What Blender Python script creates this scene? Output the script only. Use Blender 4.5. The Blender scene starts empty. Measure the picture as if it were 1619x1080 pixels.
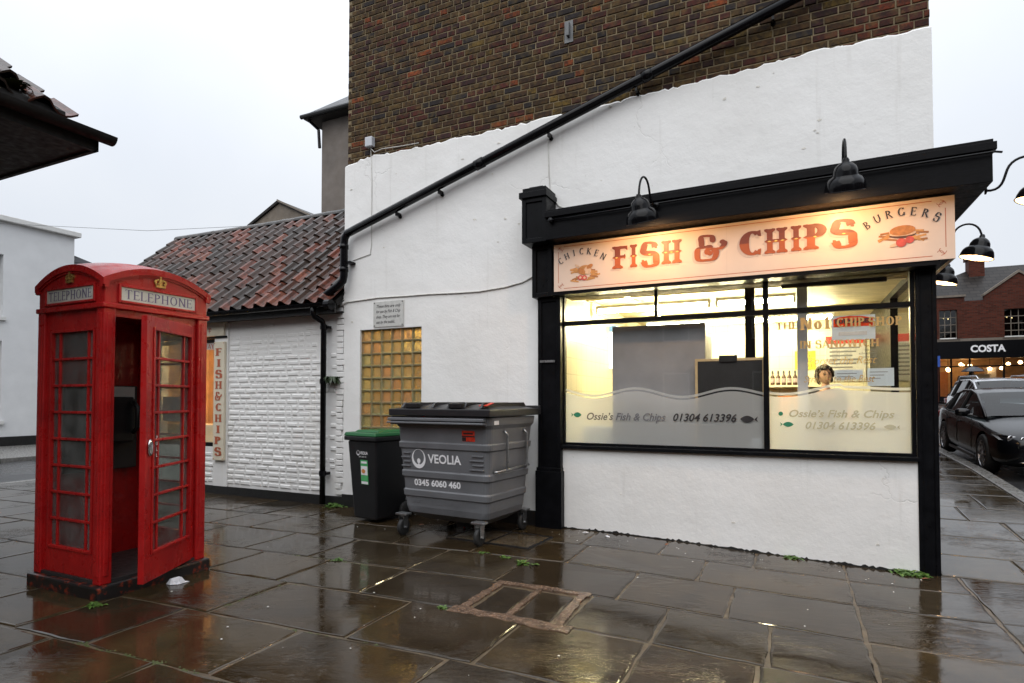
import bpy, bmesh, math, random
from mathutils import Vector, Matrix

R = math.radians
random.seed(7)
SC = bpy.context.scene
COL = SC.collection

# ------------------------------------------------------------------ camera
SENS = 36.0
cam_data = bpy.data.cameras.new('camera')
cam_data.sensor_width = SENS
cam_data.lens = SENS * 940.0 / 1619.0
cam_data.shift_y = 0.0420
cam_data.clip_start = 0.05
cam_data.clip_end = 600
cam = bpy.data.objects.new('camera', cam_data)
COL.objects.link(cam)
cam.location = (0, 0, 1.5)
cam.rotation_euler = (R(90 + 1.4), 0, 0)
SC.camera = cam

# ------------------------------------------------------------------ sky (overcast) and weak soft sun
world = bpy.data.worlds.new('World'); SC.world = world
world.use_nodes = True
wn, wl = world.node_tree.nodes, world.node_tree.links
wn.clear()
wo = wn.new('ShaderNodeOutputWorld'); bg = wn.new('ShaderNodeBackground')
sky = wn.new('ShaderNodeTexSky'); sky.sky_type = 'NISHITA'; sky.sun_disc = False
SUN_EL, SUN_AZ = R(48), R(200)           # azimuth measured clockwise from +Y: behind the camera, a little left
sky.sun_elevation = SUN_EL; sky.sun_rotation = SUN_AZ
tc = wn.new('ShaderNodeTexCoord'); nz = wn.new('ShaderNodeTexNoise')
nz.inputs['Scale'].default_value = 2.2; nz.inputs['Detail'].default_value = 5
rmp = wn.new('ShaderNodeValToRGB')
rmp.color_ramp.elements[0].position = 0.3; rmp.color_ramp.elements[0].color = (6.75, 7.2, 7.9, 1)
rmp.color_ramp.elements[1].position = 0.7; rmp.color_ramp.elements[1].color = (7.7, 8.0, 8.45, 1)
mx = wn.new('ShaderNodeMix'); mx.data_type = 'RGBA'; mx.inputs[0].default_value = 0.96
wl.new(tc.outputs['Generated'], nz.inputs['Vector']); wl.new(nz.outputs['Fac'], rmp.inputs['Fac'])
# an even overcast brightens from horizon to zenith (CIE overcast sky, softened)
sep = wn.new('ShaderNodeSeparateXYZ'); wl.new(tc.outputs['Generated'], sep.inputs[0])
mxz = wn.new('ShaderNodeMath'); mxz.operation = 'MAXIMUM'; mxz.inputs[1].default_value = 0.0; wl.new(sep.outputs['Z'], mxz.inputs[0])
pw = wn.new('ShaderNodeMath'); pw.operation = 'POWER'; pw.inputs[1].default_value = 2.5; wl.new(mxz.outputs[0], pw.inputs[0])
cie = wn.new('ShaderNodeMath'); cie.operation = 'MULTIPLY_ADD'; cie.inputs[1].default_value = 2.0; cie.inputs[2].default_value = 1.0; wl.new(pw.outputs[0], cie.inputs[0])
scl = wn.new('ShaderNodeVectorMath'); scl.operation = 'SCALE'; wl.new(rmp.outputs['Color'], scl.inputs[0]); wl.new(cie.outputs[0], scl.inputs['Scale'])
wl.new(sky.outputs['Color'], mx.inputs[6]); wl.new(scl.outputs[0], mx.inputs[7])
wl.new(mx.outputs[2], bg.inputs['Color']); bg.inputs['Strength'].default_value = 0.1
wl.new(bg.outputs[0], wo.inputs['Surface'])
sund = bpy.data.lights.new('sun', 'SUN'); sund.energy = 1.5; sund.angle = R(70); sund.color = (1, 0.97, 0.93)
sun = bpy.data.objects.new('sun', sund); COL.objects.link(sun)
sd = Vector((math.sin(SUN_AZ) * math.cos(SUN_EL), math.cos(SUN_AZ) * math.cos(SUN_EL), math.sin(SUN_EL)))
sun.rotation_euler = sd.to_track_quat('Z', 'Y').to_euler()
sun.location = (0, -5, 12)

SC.view_settings.view_transform = 'Standard'; SC.view_settings.look = 'None'
SC.view_settings.exposure = 0.12; SC.view_settings.gamma = 1.0
SC.view_settings.use_curve_mapping = False
SC.render.engine = 'CYCLES'
SC.cycles.use_denoising = True
SC.cycles.max_bounces = 7; SC.cycles.transparent_max_bounces = 12
SC.cycles.diffuse_bounces = 3; SC.cycles.glossy_bounces = 3
SC.cycles.caustics_reflective = False; SC.cycles.caustics_refractive = False
SC.cycles.sample_clamp_indirect = 6

# ------------------------------------------------------------------ the street frame: u along the shop wall, v into it, z up
ANG = math.atan2(-0.4259, 0.9048)
UX, UY, VX, VY, OX, OY = 0.9048, -0.4259, 0.4259, 0.9048, 0.588, 7.0
def W(u, v, z=0.0): return Vector((OX + u * UX + v * VX, OY + u * UY + v * VY, z))
def sstep(a, b, x):
    t = max(0.0, min(1.0, (x - a) / (b - a))); return t * t * (3 - 2 * t)
def G(u, v):
    z = -0.10 * sstep(0.2, 3.6, u)
    if v > 0:
        r = 0.068 * v if v < 6 else 0.408 + 0.0375 * (v - 6)
        z += r * sstep(2.6, 3.7, u)
    return z

# ------------------------------------------------------------------ materials
MATS = {}
def _new(name):
    m = bpy.data.materials.new(name); m.use_nodes = True
    nt = m.node_tree; nt.nodes.clear()
    out = nt.nodes.new('ShaderNodeOutputMaterial')
    b = nt.nodes.new('ShaderNodeBsdfPrincipled')
    nt.links.new(b.outputs[0], out.inputs['Surface'])
    MATS[name] = m
    return m, nt, b, out
def N(nt, t, **kw):
    n = nt.nodes.new(t)
    for k, v in kw.items():
        if k in n.inputs: n.inputs[k].default_value = v
        else: setattr(n, k, v)
    return n
def pos(nt, scale=(1, 1, 1), obj=False):
    if obj:
        g = nt.nodes.new('ShaderNodeTexCoord'); o = g.outputs['Object']
    else:
        g = nt.nodes.new('ShaderNodeNewGeometry'); o = g.outputs['Position']
    mp = nt.nodes.new('ShaderNodeMapping'); mp.inputs['Scale'].default_value = scale
    if not obj: mp.inputs['Rotation'].default_value = (0, 0, -ANG)
    nt.links.new(o, mp.inputs['Vector'])
    return mp.outputs[0]
def noise(nt, vec, scale, detail=4, rough=0.55):
    n = N(nt, 'ShaderNodeTexNoise', Scale=scale, Detail=detail, Roughness=rough)
    nt.links.new(vec, n.inputs['Vector']); return n.outputs['Fac']
def ramp(nt, fac, stops):
    r = nt.nodes.new('ShaderNodeValToRGB'); e = r.color_ramp.elements
    while len(e) < len(stops): e.new(0.5)
    for i, (p, c) in enumerate(stops):
        e[i].position = p
        e[i].color = c if len(c) == 4 else (*c, 1) if not isinstance(c, float) else (c, c, c, 1)
    nt.links.new(fac, r.inputs['Fac']); return r.outputs['Color']
def gray(v): return (v, v, v, 1)
def mixc(nt, fac, a, b, mode='MIX'):
    m = nt.nodes.new('ShaderNodeMix'); m.data_type = 'RGBA'; m.blend_type = mode
    for s, i in ((fac, 0), (a, 6), (b, 7)):
        if hasattr(s, 'node'): nt.links.new(s, m.inputs[i])
        elif i == 0: m.inputs[0].default_value = s
        else: m.inputs[i].default_value = s if len(s) == 4 else (*s, 1)
    return m.outputs[2]
def bump(nt, b, h, strength, dist=0.01):
    n = N(nt, 'ShaderNodeBump', Strength=strength, Distance=dist)
    nt.links.new(h, n.inputs['Height']); nt.links.new(n.outputs[0], b.inputs['Normal']); return n
def objcol(nt):
    return nt.nodes.new('ShaderNodeObjectInfo').outputs['Color']

def simple(name, col, rough=0.5, var=0.15, nscale=6, bmp=0.0, bscale=40, metal=0.0, coat=0.0, spec=None, obj=False, stretch=(1, 1, 1)):
    m, nt, b, out = _new(name)
    p = pos(nt, stretch, obj)
    f = noise(nt, p, nscale)
    lo = tuple(c * (1 - var) for c in col); hi = tuple(min(1, c * (1 + var)) for c in col)
    nt.links.new(ramp(nt, f, [(0.3, lo), (0.7, hi)]), b.inputs['Base Color'])
    r = noise(nt, p, nscale * 2.7)
    nt.links.new(ramp(nt, r, [(0.3, gray(max(0.02, rough * 0.75))), (0.7, gray(min(1, rough * 1.25)))]), b.inputs['Roughness'])
    b.inputs['Metallic'].default_value = metal
    if coat: b.inputs['Coat Weight'].default_value = coat; b.inputs['Coat Roughness'].default_value = 0.08
    if spec is not None: b.inputs['Specular IOR Level'].default_value = spec
    if bmp: bump(nt, b, noise(nt, p, bscale, 5), bmp, 0.005)
    return m
def emit(name, col, s):
    m, nt, b, out = _new(name)
    b.inputs['Base Color'].default_value = (*col, 1)
    b.inputs['Emission Color'].default_value = (*col, 1); b.inputs['Emission Strength'].default_value = s
    return m
def glass(name, tint=(0.92, 0.95, 0.93), rough=0.02, dirt=0.0, dirtcol=(0.3, 0.3, 0.29), ior=1.5):
    m, nt, b, out = _new(name)
    nt.nodes.remove(b)
    tr = N(nt, 'ShaderNodeBsdfTransparent'); tr.inputs[0].default_value = (*tint, 1)
    gl = N(nt, 'ShaderNodeBsdfGlossy'); gl.inputs['Roughness'].default_value = rough
    lw = N(nt, 'ShaderNodeLayerWeight'); lw.inputs['Blend'].default_value = 0.5
    f0 = ((ior - 1) / (ior + 1)) ** 2
    pw5 = N(nt, 'ShaderNodeMath', operation='POWER'); pw5.inputs[1].default_value = 5.0; nt.links.new(lw.outputs['Facing'], pw5.inputs[0])
    sch = N(nt, 'ShaderNodeMath', operation='MULTIPLY_ADD'); sch.inputs[1].default_value = 1 - f0; sch.inputs[2].default_value = f0; nt.links.new(pw5.outputs[0], sch.inputs[0])
    geo = N(nt, 'ShaderNodeNewGeometry'); inv = N(nt, 'ShaderNodeMath', operation='SUBTRACT'); inv.inputs[0].default_value = 1.0; nt.links.new(geo.outputs['Backfacing'], inv.inputs[1])
    fr = N(nt, 'ShaderNodeMath', operation='MULTIPLY'); nt.links.new(sch.outputs[0], fr.inputs[0]); nt.links.new(inv.outputs[0], fr.inputs[1])
    ms = nt.nodes.new('ShaderNodeMixShader')
    nt.links.new(fr.outputs[0], ms.inputs[0]); nt.links.new(tr.outputs[0], ms.inputs[1]); nt.links.new(gl.outputs[0], ms.inputs[2])
    last = ms
    if dirt:
        df = N(nt, 'ShaderNodeBsdfDiffuse'); df.inputs[0].default_value = (*dirtcol, 1)
        p = pos(nt); f = noise(nt, p, 5, 6)
        f2 = ramp(nt, f, [(0.35, gray(dirt * 0.4)), (0.7, gray(min(1, dirt * 1.5)))])
        m2 = nt.nodes.new('ShaderNodeMixShader')
        nt.links.new(f2, m2.inputs[0]); nt.links.new(ms.outputs[0], m2.inputs[1]); nt.links.new(df.outputs[0], m2.inputs[2]); last = m2
    nt.links.new(last.outputs[0], out.inputs['Surface'])
    return m

# white render on the shop wall: paint with streaks, dirt, hairline cracks
def m_render(name, base=(0.80, 0.80, 0.79), dirt=(0.42, 0.40, 0.36), bricky=False):
    m, nt, b, out = _new(name)
    p = pos(nt)
    big = noise(nt, p, 0.9, 6, 0.6)
    c = mixc(nt, ramp(nt, big, [(0.42, gray(0.0)), (0.78, gray(0.45))]), base, (0.60, 0.59, 0.56))
    st = noise(nt, pos(nt, (9, 9, 0.5)), 1.0, 5, 0.6)
    c = mixc(nt, ramp(nt, st, [(0.60, gray(0.0)), (0.80, gray(0.32))]), c, dirt)
    sp = noise(nt, p, 26, 4, 0.7)
    c = mixc(nt, ramp(nt, sp, [(0.68, gray(0.0)), (0.76, gray(0.5))]), c, (0.40, 0.38, 0.33))
    vo = N(nt, 'ShaderNodeTexVoronoi', feature='DISTANCE_TO_EDGE', Scale=0.75)
    dn = N(nt, 'ShaderNodeTexNoise', Scale=2.2, Detail=6)
    nt.links.new(p, dn.inputs['Vector'])
    dv = mixc(nt, 0.42, p, dn.outputs['Color'])
    nt.links.new(dv, vo.inputs['Vector'])
    cm = noise(nt, p, 1.3, 2)
    crk = ramp(nt, vo.outputs['Distance'], [(0.0, gray(1)), (0.004, gray(0))])
    crk = mixc(nt, 1.0, crk, ramp(nt, cm, [(0.56, gray(0)), (0.64, gray(1))]), 'MULTIPLY')
    crk2 = mixc(nt, 1.0, crk, (0.25, 0.25, 0.25), 'MULTIPLY')
    c = mixc(nt, crk2, c, (0.40, 0.39, 0.37))
    nt.links.new(c, b.inputs['Base Color'])
    b.inputs['Roughness'].default_value = 0.62
    h1 = noise(nt, p, 3.5, 5, 0.5); h2 = noise(nt, p, 38, 4, 0.6)
    h = N(nt, 'ShaderNodeMath', operation='MULTIPLY_ADD'); h.inputs[1].default_value = 0.16
    nt.links.new(h2, h.inputs[0]); nt.links.new(h1, h.inputs[2])
    h3 = N(nt, 'ShaderNodeMath', operation='SUBTRACT'); nt.links.new(h.outputs[0], h3.inputs[0]); nt.links.new(crk2, h3.inputs[1])
    bump(nt, b, h3.outputs[0], 0.35, 0.03)
    return m
m_render('white_render')
m_render('white_brick_paint', (0.78, 0.78, 0.77), (0.5, 0.45, 0.33))
simple('flake', (0.64, 0.62, 0.57), 0.8, 0.25, 40)
simple('far_white', (0.72, 0.73, 0.74), 0.7, 0.05, 2, 0.1, 30)

# bricks: colour from the brick itself, mottled
def m_brick(name, attr=False):
    m, nt, b, out = _new(name)
    p = pos(nt)
    if attr:
        a = N(nt, 'ShaderNodeAttribute'); a.attribute_name = 'tone'; src = a.outputs['Color']
    else: src = objcol(nt)
    f = noise(nt, p, 22, 5, 0.7)
    c = mixc(nt, ramp(nt, f, [(0.36, gray(0)), (0.60, gray(0.80))]), src, (0.022, 0.017, 0.015))
    f2 = noise(nt, p, 9, 3)
    c = mixc(nt, ramp(nt, f2, [(0.5, gray(0)), (0.75, gray(0.5))]), c, (0.16, 0.11, 0.04))
    nt.links.new(c, b.inputs['Base Color']); b.inputs['Roughness'].default_value = 0.8; b.inputs['Specular IOR Level'].default_value = 0.12
    bump(nt, b, noise(nt, p, 60, 5, 0.7), 0.6, 0.006)
m_brick('stock_brick'); m_brick('stock_brick_mass', True)
simple('mortar', (0.190, 0.152, 0.095), 0.9, 0.35, 7, 0.4, 80, spec=0.1)
simple('dark_brick_side', (0.11, 0.075, 0.05), 0.85, 0.4, 8, 0.4, 60)

# wet flagstones
def m_slab(name):
    m, nt, b, out = _new(name)
    p = pos(nt); src = objcol(nt)
    n1 = noise(nt, p, 2.1, 7, 0.62)
    c = mixc(nt, ramp(nt, n1, [(0.38, gray(0)), (0.66, gray(0.85))]), src, (0.014, 0.0095, 0.0055))
    n2 = noise(nt, p, 60, 4, 0.75)
    c = mixc(nt, ramp(nt, n2, [(0.52, gray(0)), (0.72, gray(0.45))]), c, (0.085, 0.058, 0.030))
    sp = noise(nt, p, 130, 2, 0.5)
    c = mixc(nt, ramp(nt, sp, [(0.70, gray(0)), (0.74, gray(0.55))]), c, (0.14, 0.125, 0.10))
    nt.links.new(c, b.inputs['Base Color'])
    # riven ridges running one way, drowned where water stands
    w = N(nt, 'ShaderNodeTexNoise', Scale=1.0, Detail=8, Roughness=0.66); w.inputs['Distortion'].default_value = 1.3
    nt.links.new(pos(nt, (2.2, 6.0, 4)), w.inputs['Vector'])
    terr = ramp(nt, w.outputs['Fac'], [(0.30, gray(0.0)), (0.42, gray(0.25)), (0.44, gray(0.45)), (0.52, gray(0.55)), (0.54, gray(0.75)), (0.68, gray(1.0))])
    fine = noise(nt, p, 42, 6, 0.7)
    pud = ramp(nt, noise(nt, p, 1.1, 6, 0.65), [(0.50, gray(1.0)), (0.63, gray(0.0))])    # 1 = standing water
    hs = N(nt, 'ShaderNodeMath', operation='MULTIPLY_ADD'); hs.inputs[1].default_value = 0.16
    nt.links.new(fine, hs.inputs[0]); nt.links.new(terr, hs.inputs[2])
    st = ramp(nt, pud, [(0.0, gray(0.40)), (1.0, gray(0.04))])
    bn = bump(nt, b, hs.outputs[0], 0.4, 0.013); nt.links.new(st, bn.inputs['Strength'])
    rg = ramp(nt, pud, [(0.0, gray(0.06)), (1.0, gray(0.015))])
    nt.links.new(rg, b.inputs['Roughness'])
    b.inputs['IOR'].default_value = 1.40
m_slab('wet_flagstone')
simple('joint_bed', (0.085, 0.064, 0.040), 0.40, 0.4, 9, 0.5, 50)
simple('pink_cement', (0.115, 0.074, 0.050), 0.25, 0.5, 14, 0.6, 50)
def m_asphalt(name):
    m, nt, b, out = _new(name)
    p = pos(nt)
    nt.links.new(ramp(nt, noise(nt, p, 90, 4, 0.7), [(0.3, (0.022, 0.022, 0.024)), (0.7, (0.06, 0.06, 0.062))]), b.inputs['Base Color'])
    nt.links.new(ramp(nt, noise(nt, p, 0.6, 4), [(0.4, gray(0.12)), (0.6, gray(0.4))]), b.inputs['Roughness'])
    bump(nt, b, noise(nt, p, 120, 3), 0.25, 0.01)
m_asphalt('wet_asphalt')
simple('kerb_stone', (0.16, 0.155, 0.145), 0.28, 0.25, 8, 0.3, 40)
simple('ground_mat', (0.06, 0.055, 0.05), 0.6, 0.3, 3, 0.3, 20)
simple('line_paint', (0.62, 0.62, 0.60), 0.4, 0.15, 12)

# black shopfront paint, metals, plastics
simple('black_gloss', (0.0045, 0.0048, 0.006), 0.36, 0.35, 9, 0.12, 30, spec=0.10)
simple('black_wood', (0.0042, 0.0044, 0.0055), 0.38, 0.35, 5, 0.25, 25, stretch=(2, 2, 14), spec=0.08)
simple('black_tar', (0.010, 0.010, 0.010), 0.5, 0.4, 10, 0.4, 40)
simple('black_metal', (0.0045, 0.0045, 0.0055), 0.11, 0.2, 8, spec=0.17)
simple('lamp_white', (0.82, 0.80, 0.74), 0.35, 0.05)
simple('cream_board', (0.68, 0.55, 0.46), 0.42, 0.05, 3, 0.05, 30)
simple('cream_plain', (0.66, 0.60, 0.47), 0.5, 0.07, 5, 0.1, 30)
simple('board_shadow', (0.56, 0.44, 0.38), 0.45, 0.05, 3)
simple('red_line', (0.42, 0.10, 0.04), 0.45, 0.1, 8)
simple('print_black', (0.022, 0.020, 0.022), 0.45, 0.1, 8)
simple('print_grey', (0.16, 0.16, 0.17), 0.45, 0.1, 8)
simple('print_white', (0.80, 0.80, 0.82), 0.45, 0.05, 8)
simple('print_pale', (0.50, 0.47, 0.33), 0.45, 0.1, 8)
simple('gold_print', (0.46, 0.31, 0.12), 0.45, 0.12, 8)
simple('green_print', (0.03, 0.22, 0.12), 0.45, 0.1, 8)
def m_twotone(name, top, low):
    m, nt, b, out = _new(name)
    t = nt.nodes.new('ShaderNodeTexCoord'); s = nt.nodes.new('ShaderNodeSeparateXYZ')
    nt.links.new(t.outputs['Object'], s.inputs[0])
    c = ramp(nt, s.outputs['Z'], [(0.0, low), (0.012, top)])
    nt.links.new(c, b.inputs['Base Color']); b.inputs['Roughness'].default_value = 0.45
m_twotone('sign_letter', (0.17, 0.034, 0.012), (0.36, 0.080, 0.016))
for nm, c in (('chip_paint', (0.52, 0.25, 0.075)), ('chip_paint_dark', (0.33, 0.14, 0.045)), ('chicken_paint', (0.50, 0.23, 0.07)), ('tomato_paint', (0.50, 0.075, 0.055)),
              ('bun_paint', (0.43, 0.17, 0.045)), ('salad_paint', (0.62, 0.42, 0.28)), ('patty_paint', (0.10, 0.04, 0.02)), ('gold_spark', (0.85, 0.62, 0.16))):
    simple(nm, c, 0.5, 0.22, 30, obj=False)

def m_red(name):
    m, nt, b, out = _new(name); p = pos(nt)
    c = ramp(nt, noise(nt, p, 4, 6, 0.6), [(0.3, (0.33, 0.009, 0.010)), (0.7, (0.48, 0.014, 0.013))])
    c = mixc(nt, ramp(nt, noise(nt, pos(nt, (14, 14, 2.2)), 1.6, 5, 0.65), [(0.56, gray(0)), (0.74, gray(0.55))]), c, (0.11, 0.010, 0.010))
    c = mixc(nt, ramp(nt, noise(nt, p, 75, 4, 0.7), [(0.63, gray(0)), (0.70, gray(0.7))]), c, (0.045, 0.012, 0.010))
    nt.links.new(c, b.inputs['Base Color'])
    nt.links.new(ramp(nt, noise(nt, p, 9, 4), [(0.35, gray(0.2)), (0.65, gray(0.48))]), b.inputs['Roughness']); b.inputs['Specular IOR Level'].default_value = 0.4
    bump(nt, b, noise(nt, p, 55, 5, 0.65), 0.4, 0.004)
m_red('phone_red')
def m_chipped(name):
    m, nt, b, out = _new(name); p = pos(nt)
    f = noise(nt, p, 14, 5, 0.7)
    nt.links.new(ramp(nt, f, [(0.54, (0.014, 0.013, 0.013)), (0.60, (0.20, 0.030, 0.014))]), b.inputs['Base Color'])
    b.inputs['Roughness'].default_value = 0.32; bump(nt, b, f, 0.3, 0.004)
m_chipped('plinth_paint')
simple('gilt', (0.50, 0.30, 0.09), 0.40, 0.25, 30, 0.2, 90, metal=0.6)
simple('opal', (0.60, 0.60, 0.53), 0.4, 0.14, 14)
simple('purple_print', (0.14, 0.11, 0.21), 0.45, 0.1)
glass('booth_glass', (0.80, 0.83, 0.81), 0.04, 0.26, (0.24, 0.245, 0.24))
glass('shop_glass', (0.985, 0.99, 0.985), 0.01)
glass('car_glass', (0.16, 0.19, 0.19), 0.02, ior=1.6)
glass('house_glass', (0.25, 0.28, 0.29), 0.03, ior=1.6)
simple('chrome', (0.62, 0.62, 0.63), 0.16, 0.05, metal=1.0)
simple('zinc', (0.36, 0.37, 0.38), 0.34, 0.2, 20, metal=0.9)
simple('rubber', (0.014, 0.014, 0.014), 0.65, 0.2, 20, 0.2, 60)
simple('booth_inside', (0.030, 0.028, 0.028), 0.5, 0.2)
simple('notice_yellow', (0.50, 0.42, 0.11), 0.6, 0.15, 20)
simple('notice_white', (0.50, 0.50, 0.48), 0.6, 0.1, 20)
def m_bin(name, col):
    m, nt, b, out = _new(name); p = pos(nt)
    f = noise(nt, p, 3, 5)
    c = ramp(nt, f, [(0.3, tuple(x * 0.85 for x in col)), (0.7, tuple(x * 1.15 for x in col))])
    sc = N(nt, 'ShaderNodeTexNoise', Scale=1.0, Detail=5, Roughness=0.7); nt.links.new(pos(nt, (14, 14, 45)), sc.inputs['Vector'])
    c = mixc(nt, ramp(nt, sc.outputs['Fac'], [(0.66, gray(0)), (0.74, gray(0.35))]), c, tuple(min(1, x * 2.6 + 0.03) for x in col))
    nt.links.new(c, b.inputs['Base Color']); b.inputs['Roughness'].default_value = 0.38
    bump(nt, b, noise(nt, p, 160, 3), 0.12, 0.003)
m_bin('bin_grey', (0.135, 0.140, 0.150)); m_bin('bin_black', (0.011, 0.0115, 0.013)); m_bin('bin_green', (0.012, 0.105, 0.032)); m_bin('bin_lid', (0.016, 0.016, 0.018))
simple('red_sticker', (0.52, 0.035, 0.015), 0.45, 0.25, 40)
simple('green_sticker', (0.08, 0.40, 0.14), 0.45, 0.1)

def m_tile(name, obj=True):
    m, nt, b, out = _new(name); p = pos(nt)
    src = objcol(nt)
    f = noise(nt, p, 10, 5, 0.7)
    c = mixc(nt, ramp(nt, f, [(0.38, gray(0)), (0.66, gray(0.85))]), src, (0.026, 0.020, 0.016))
    f2 = noise(nt, p, 34, 4, 0.7)
    c = mixc(nt, ramp(nt, f2, [(0.62, gray(0)), (0.72, gray(0.5))]), c, (0.085, 0.08, 0.055))
    nt.links.new(c, b.inputs['Base Color']); b.inputs['Roughness'].default_value = 0.22; b.inputs['Specular IOR Level'].default_value = 0.2
    bump(nt, b, f2, 0.35, 0.006)
m_tile('pantile')
def m_slate(name, col):
    m, nt, b, out = _new(name)
    br = N(nt, 'ShaderNodeTexBrick', Scale=1.0); br.inputs['Brick Width'].default_value = 0.5; br.inputs['Row Height'].default_value = 0.22
    br.inputs['Mortar Size'].default_value = 0.02
    br.inputs['Color1'].default_value = (*[c * 0.8 for c in col], 1); br.inputs['Color2'].default_value = (*[c * 1.2 for c in col], 1); br.inputs['Mortar'].default_value = (*[c * 0.35 for c in col], 1)
    g = nt.nodes.new('ShaderNodeNewGeometry'); s = nt.nodes.new('ShaderNodeSeparateXYZ'); cb = nt.nodes.new('ShaderNodeCombineXYZ')
    mp = nt.nodes.new('ShaderNodeMapping'); mp.inputs['Rotation'].default_value = (0, 0, -ANG)
    nt.links.new(g.outputs['Position'], mp.inputs[0]); nt.links.new(mp.outputs[0], s.inputs[0])
    nt.links.new(s.outputs['X'], cb.inputs['X']); nt.links.new(s.outputs['Z'], cb.inputs['Y'])
    nt.links.new(cb.outputs[0], br.inputs['Vector'])
    nt.links.new(br.outputs['Color'], b.inputs['Base Color']); b.inputs['Roughness'].default_value = 0.4; b.inputs['Specular IOR Level'].default_value = 0.12
m_slate('slate', (0.085, 0.085, 0.09)); m_slate('far_slate', (0.022, 0.0185, 0.0165))
def m_farbrick(name, col):
    m, nt, b, out = _new(name)
    br = N(nt, 'ShaderNodeTexBrick', Scale=1.0); br.inputs['Brick Width'].default_value = 0.24; br.inputs['Row Height'].default_value = 0.08
    br.inputs['Mortar Size'].default_value = 0.008
    br.inputs['Color1'].default_value = (*[c * 0.7 for c in col], 1); br.inputs['Color2'].default_value = (*[c * 1.3 for c in col], 1); br.inputs['Mortar'].default_value = (0.05, 0.035, 0.028, 1)
    g = nt.nodes.new('ShaderNodeNewGeometry'); s = nt.nodes.new('ShaderNodeSeparateXYZ'); cb = nt.nodes.new('ShaderNodeCombineXYZ')
    mp = nt.nodes.new('ShaderNodeMapping'); mp.inputs['Rotation'].default_value = (0, 0, -ANG)
    nt.links.new(g.outputs['Position'], mp.inputs[0]); nt.links.new(mp.outputs[0], s.inputs[0])
    ad = N(nt, 'ShaderNodeMath', operation='ADD'); nt.links.new(s.outputs['X'], ad.inputs[0]); nt.links.new(s.outputs['Y'], ad.inputs[1])
    nt.links.new(ad.outputs[0], cb.inputs['X']); nt.links.new(s.outputs['Z'], cb.inputs['Y']); nt.links.new(cb.outputs[0], br.inputs['Vector'])
    nt.links.new(br.outputs['Color'], b.inputs['Base Color']); b.inputs['Roughness'].default_value = 0.7; b.inputs['Specular IOR Level'].default_value = 0.12
m_farbrick('red_brick_far', (0.070, 0.0165, 0.0090))
simple('brown_render', (0.135, 0.115, 0.10), 0.85, 0.15, 1.5, 0.3, 30)
simple('gable_brown', (0.14, 0.115, 0.09), 0.85, 0.2, 2)
simple('stone_trim', (0.15, 0.125, 0.10), 0.7, 0.2, 4)
simple('white_paint', (0.70, 0.70, 0.68), 0.5, 0.06)
simple('old_wood', (0.012, 0.011, 0.010), 0.65, 0.4, 6, 0.4, 25, spec=0.25)

# inside
def m_tiled(name, col):
    m, nt, b, out = _new(name)
    simple_p = pos(nt)
    br = N(nt, 'ShaderNodeTexBrick', Scale=1.0); br.offset = 0.0
    br.inputs['Brick Width'].default_value = 0.2; br.inputs['Row Height'].default_value = 0.2; br.inputs['Mortar Size'].default_value = 0.004
    br.inputs['Color1'].default_value = (*col, 1); br.inputs['Color2'].default_value = (*[c * 0.96 for c in col], 1); br.inputs['Mortar'].default_value = (*[c * 0.72 for c in col], 1)
    s = nt.nodes.new('ShaderNodeSeparateXYZ'); cb = nt.nodes.new('ShaderNodeCombineXYZ')
    nt.links.new(simple_p, s.inputs[0])
    ad = N(nt, 'ShaderNodeMath', operation='ADD'); nt.links.new(s.outputs['X'], ad.inputs[0]); nt.links.new(s.outputs['Y'], ad.inputs[1])
    nt.links.new(ad.outputs[0], cb.inputs['X']); nt.links.new(s.outputs['Z'], cb.inputs['Y']); nt.links.new(cb.outputs[0], br.inputs['Vector'])
    nt.links.new(br.outputs['Color'], b.inputs['Base Color']); b.inputs['Roughness'].default_value = 0.25
m_tiled('wall_tile', (0.76, 0.71, 0.50))
simple('ceiling_paint', (0.62, 0.56, 0.36), 0.6, 0.16, 3.0, 0.9, 9, stretch=(1, 3, 3))
simple('inside_floor', (0.20, 0.13, 0.09), 0.4, 0.2, 5)
simple('steel', (0.55, 0.55, 0.52), 0.3, 0.05, metal=0.8)
simple('counter_cream', (0.62, 0.56, 0.40), 0.4, 0.06)
simple('fridge_grey', (0.25, 0.25, 0.262), 0.45, 0.12, 3, spec=0.4)
simple('chalk_black', (0.012, 0.012, 0.013), 0.5, 0.2)
simple('pale_wood', (0.50, 0.37, 0.20), 0.5, 0.15, 10)
simple('blue_card', (0.07, 0.17, 0.42), 0.5, 0.1)
def m_paper(name, col):
    m, nt, b, out = _new(name); nt.nodes.remove(b)
    d = N(nt, 'ShaderNodeBsdfDiffuse'); d.inputs[0].default_value = (*col, 1); t_ = N(nt, 'ShaderNodeBsdfTranslucent'); t_.inputs[0].default_value = (*col, 1)
    x = nt.nodes.new('ShaderNodeMixShader'); x.inputs[0].default_value = 0.4
    nt.links.new(d.outputs[0], x.inputs[1]); nt.links.new(t_.outputs[0], x.inputs[2]); nt.links.new(x.outputs[0], out.inputs['Surface'])
m_paper('paper_blue', (0.66, 0.72, 0.78)); m_paper('paper_red', (0.75, 0.08, 0.03))
simple('orange_card', (0.60, 0.24, 0.07), 0.6, 0.1)
simple('bottle_brown', (0.045, 0.020, 0.012), 0.2, 0.2)
simple('label_mixed', (0.30, 0.25, 0.26), 0.5, 0.4, 50)
simple('yellow_card', (0.78, 0.62, 0.04), 0.6, 0.05)
simple('grey_post', (0.50, 0.52, 0.56), 0.4, 0.06)
emit('tube_light', (1.0, 0.87, 0.52), 235)
emit('added_store_tube', (1.0, 0.80, 0.42), 45)
emit('warm_bulb', (1.0, 0.62, 0.26), 30)
emit('warm_ceiling_lamp', (1.0, 0.62, 0.28), 14)
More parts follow.
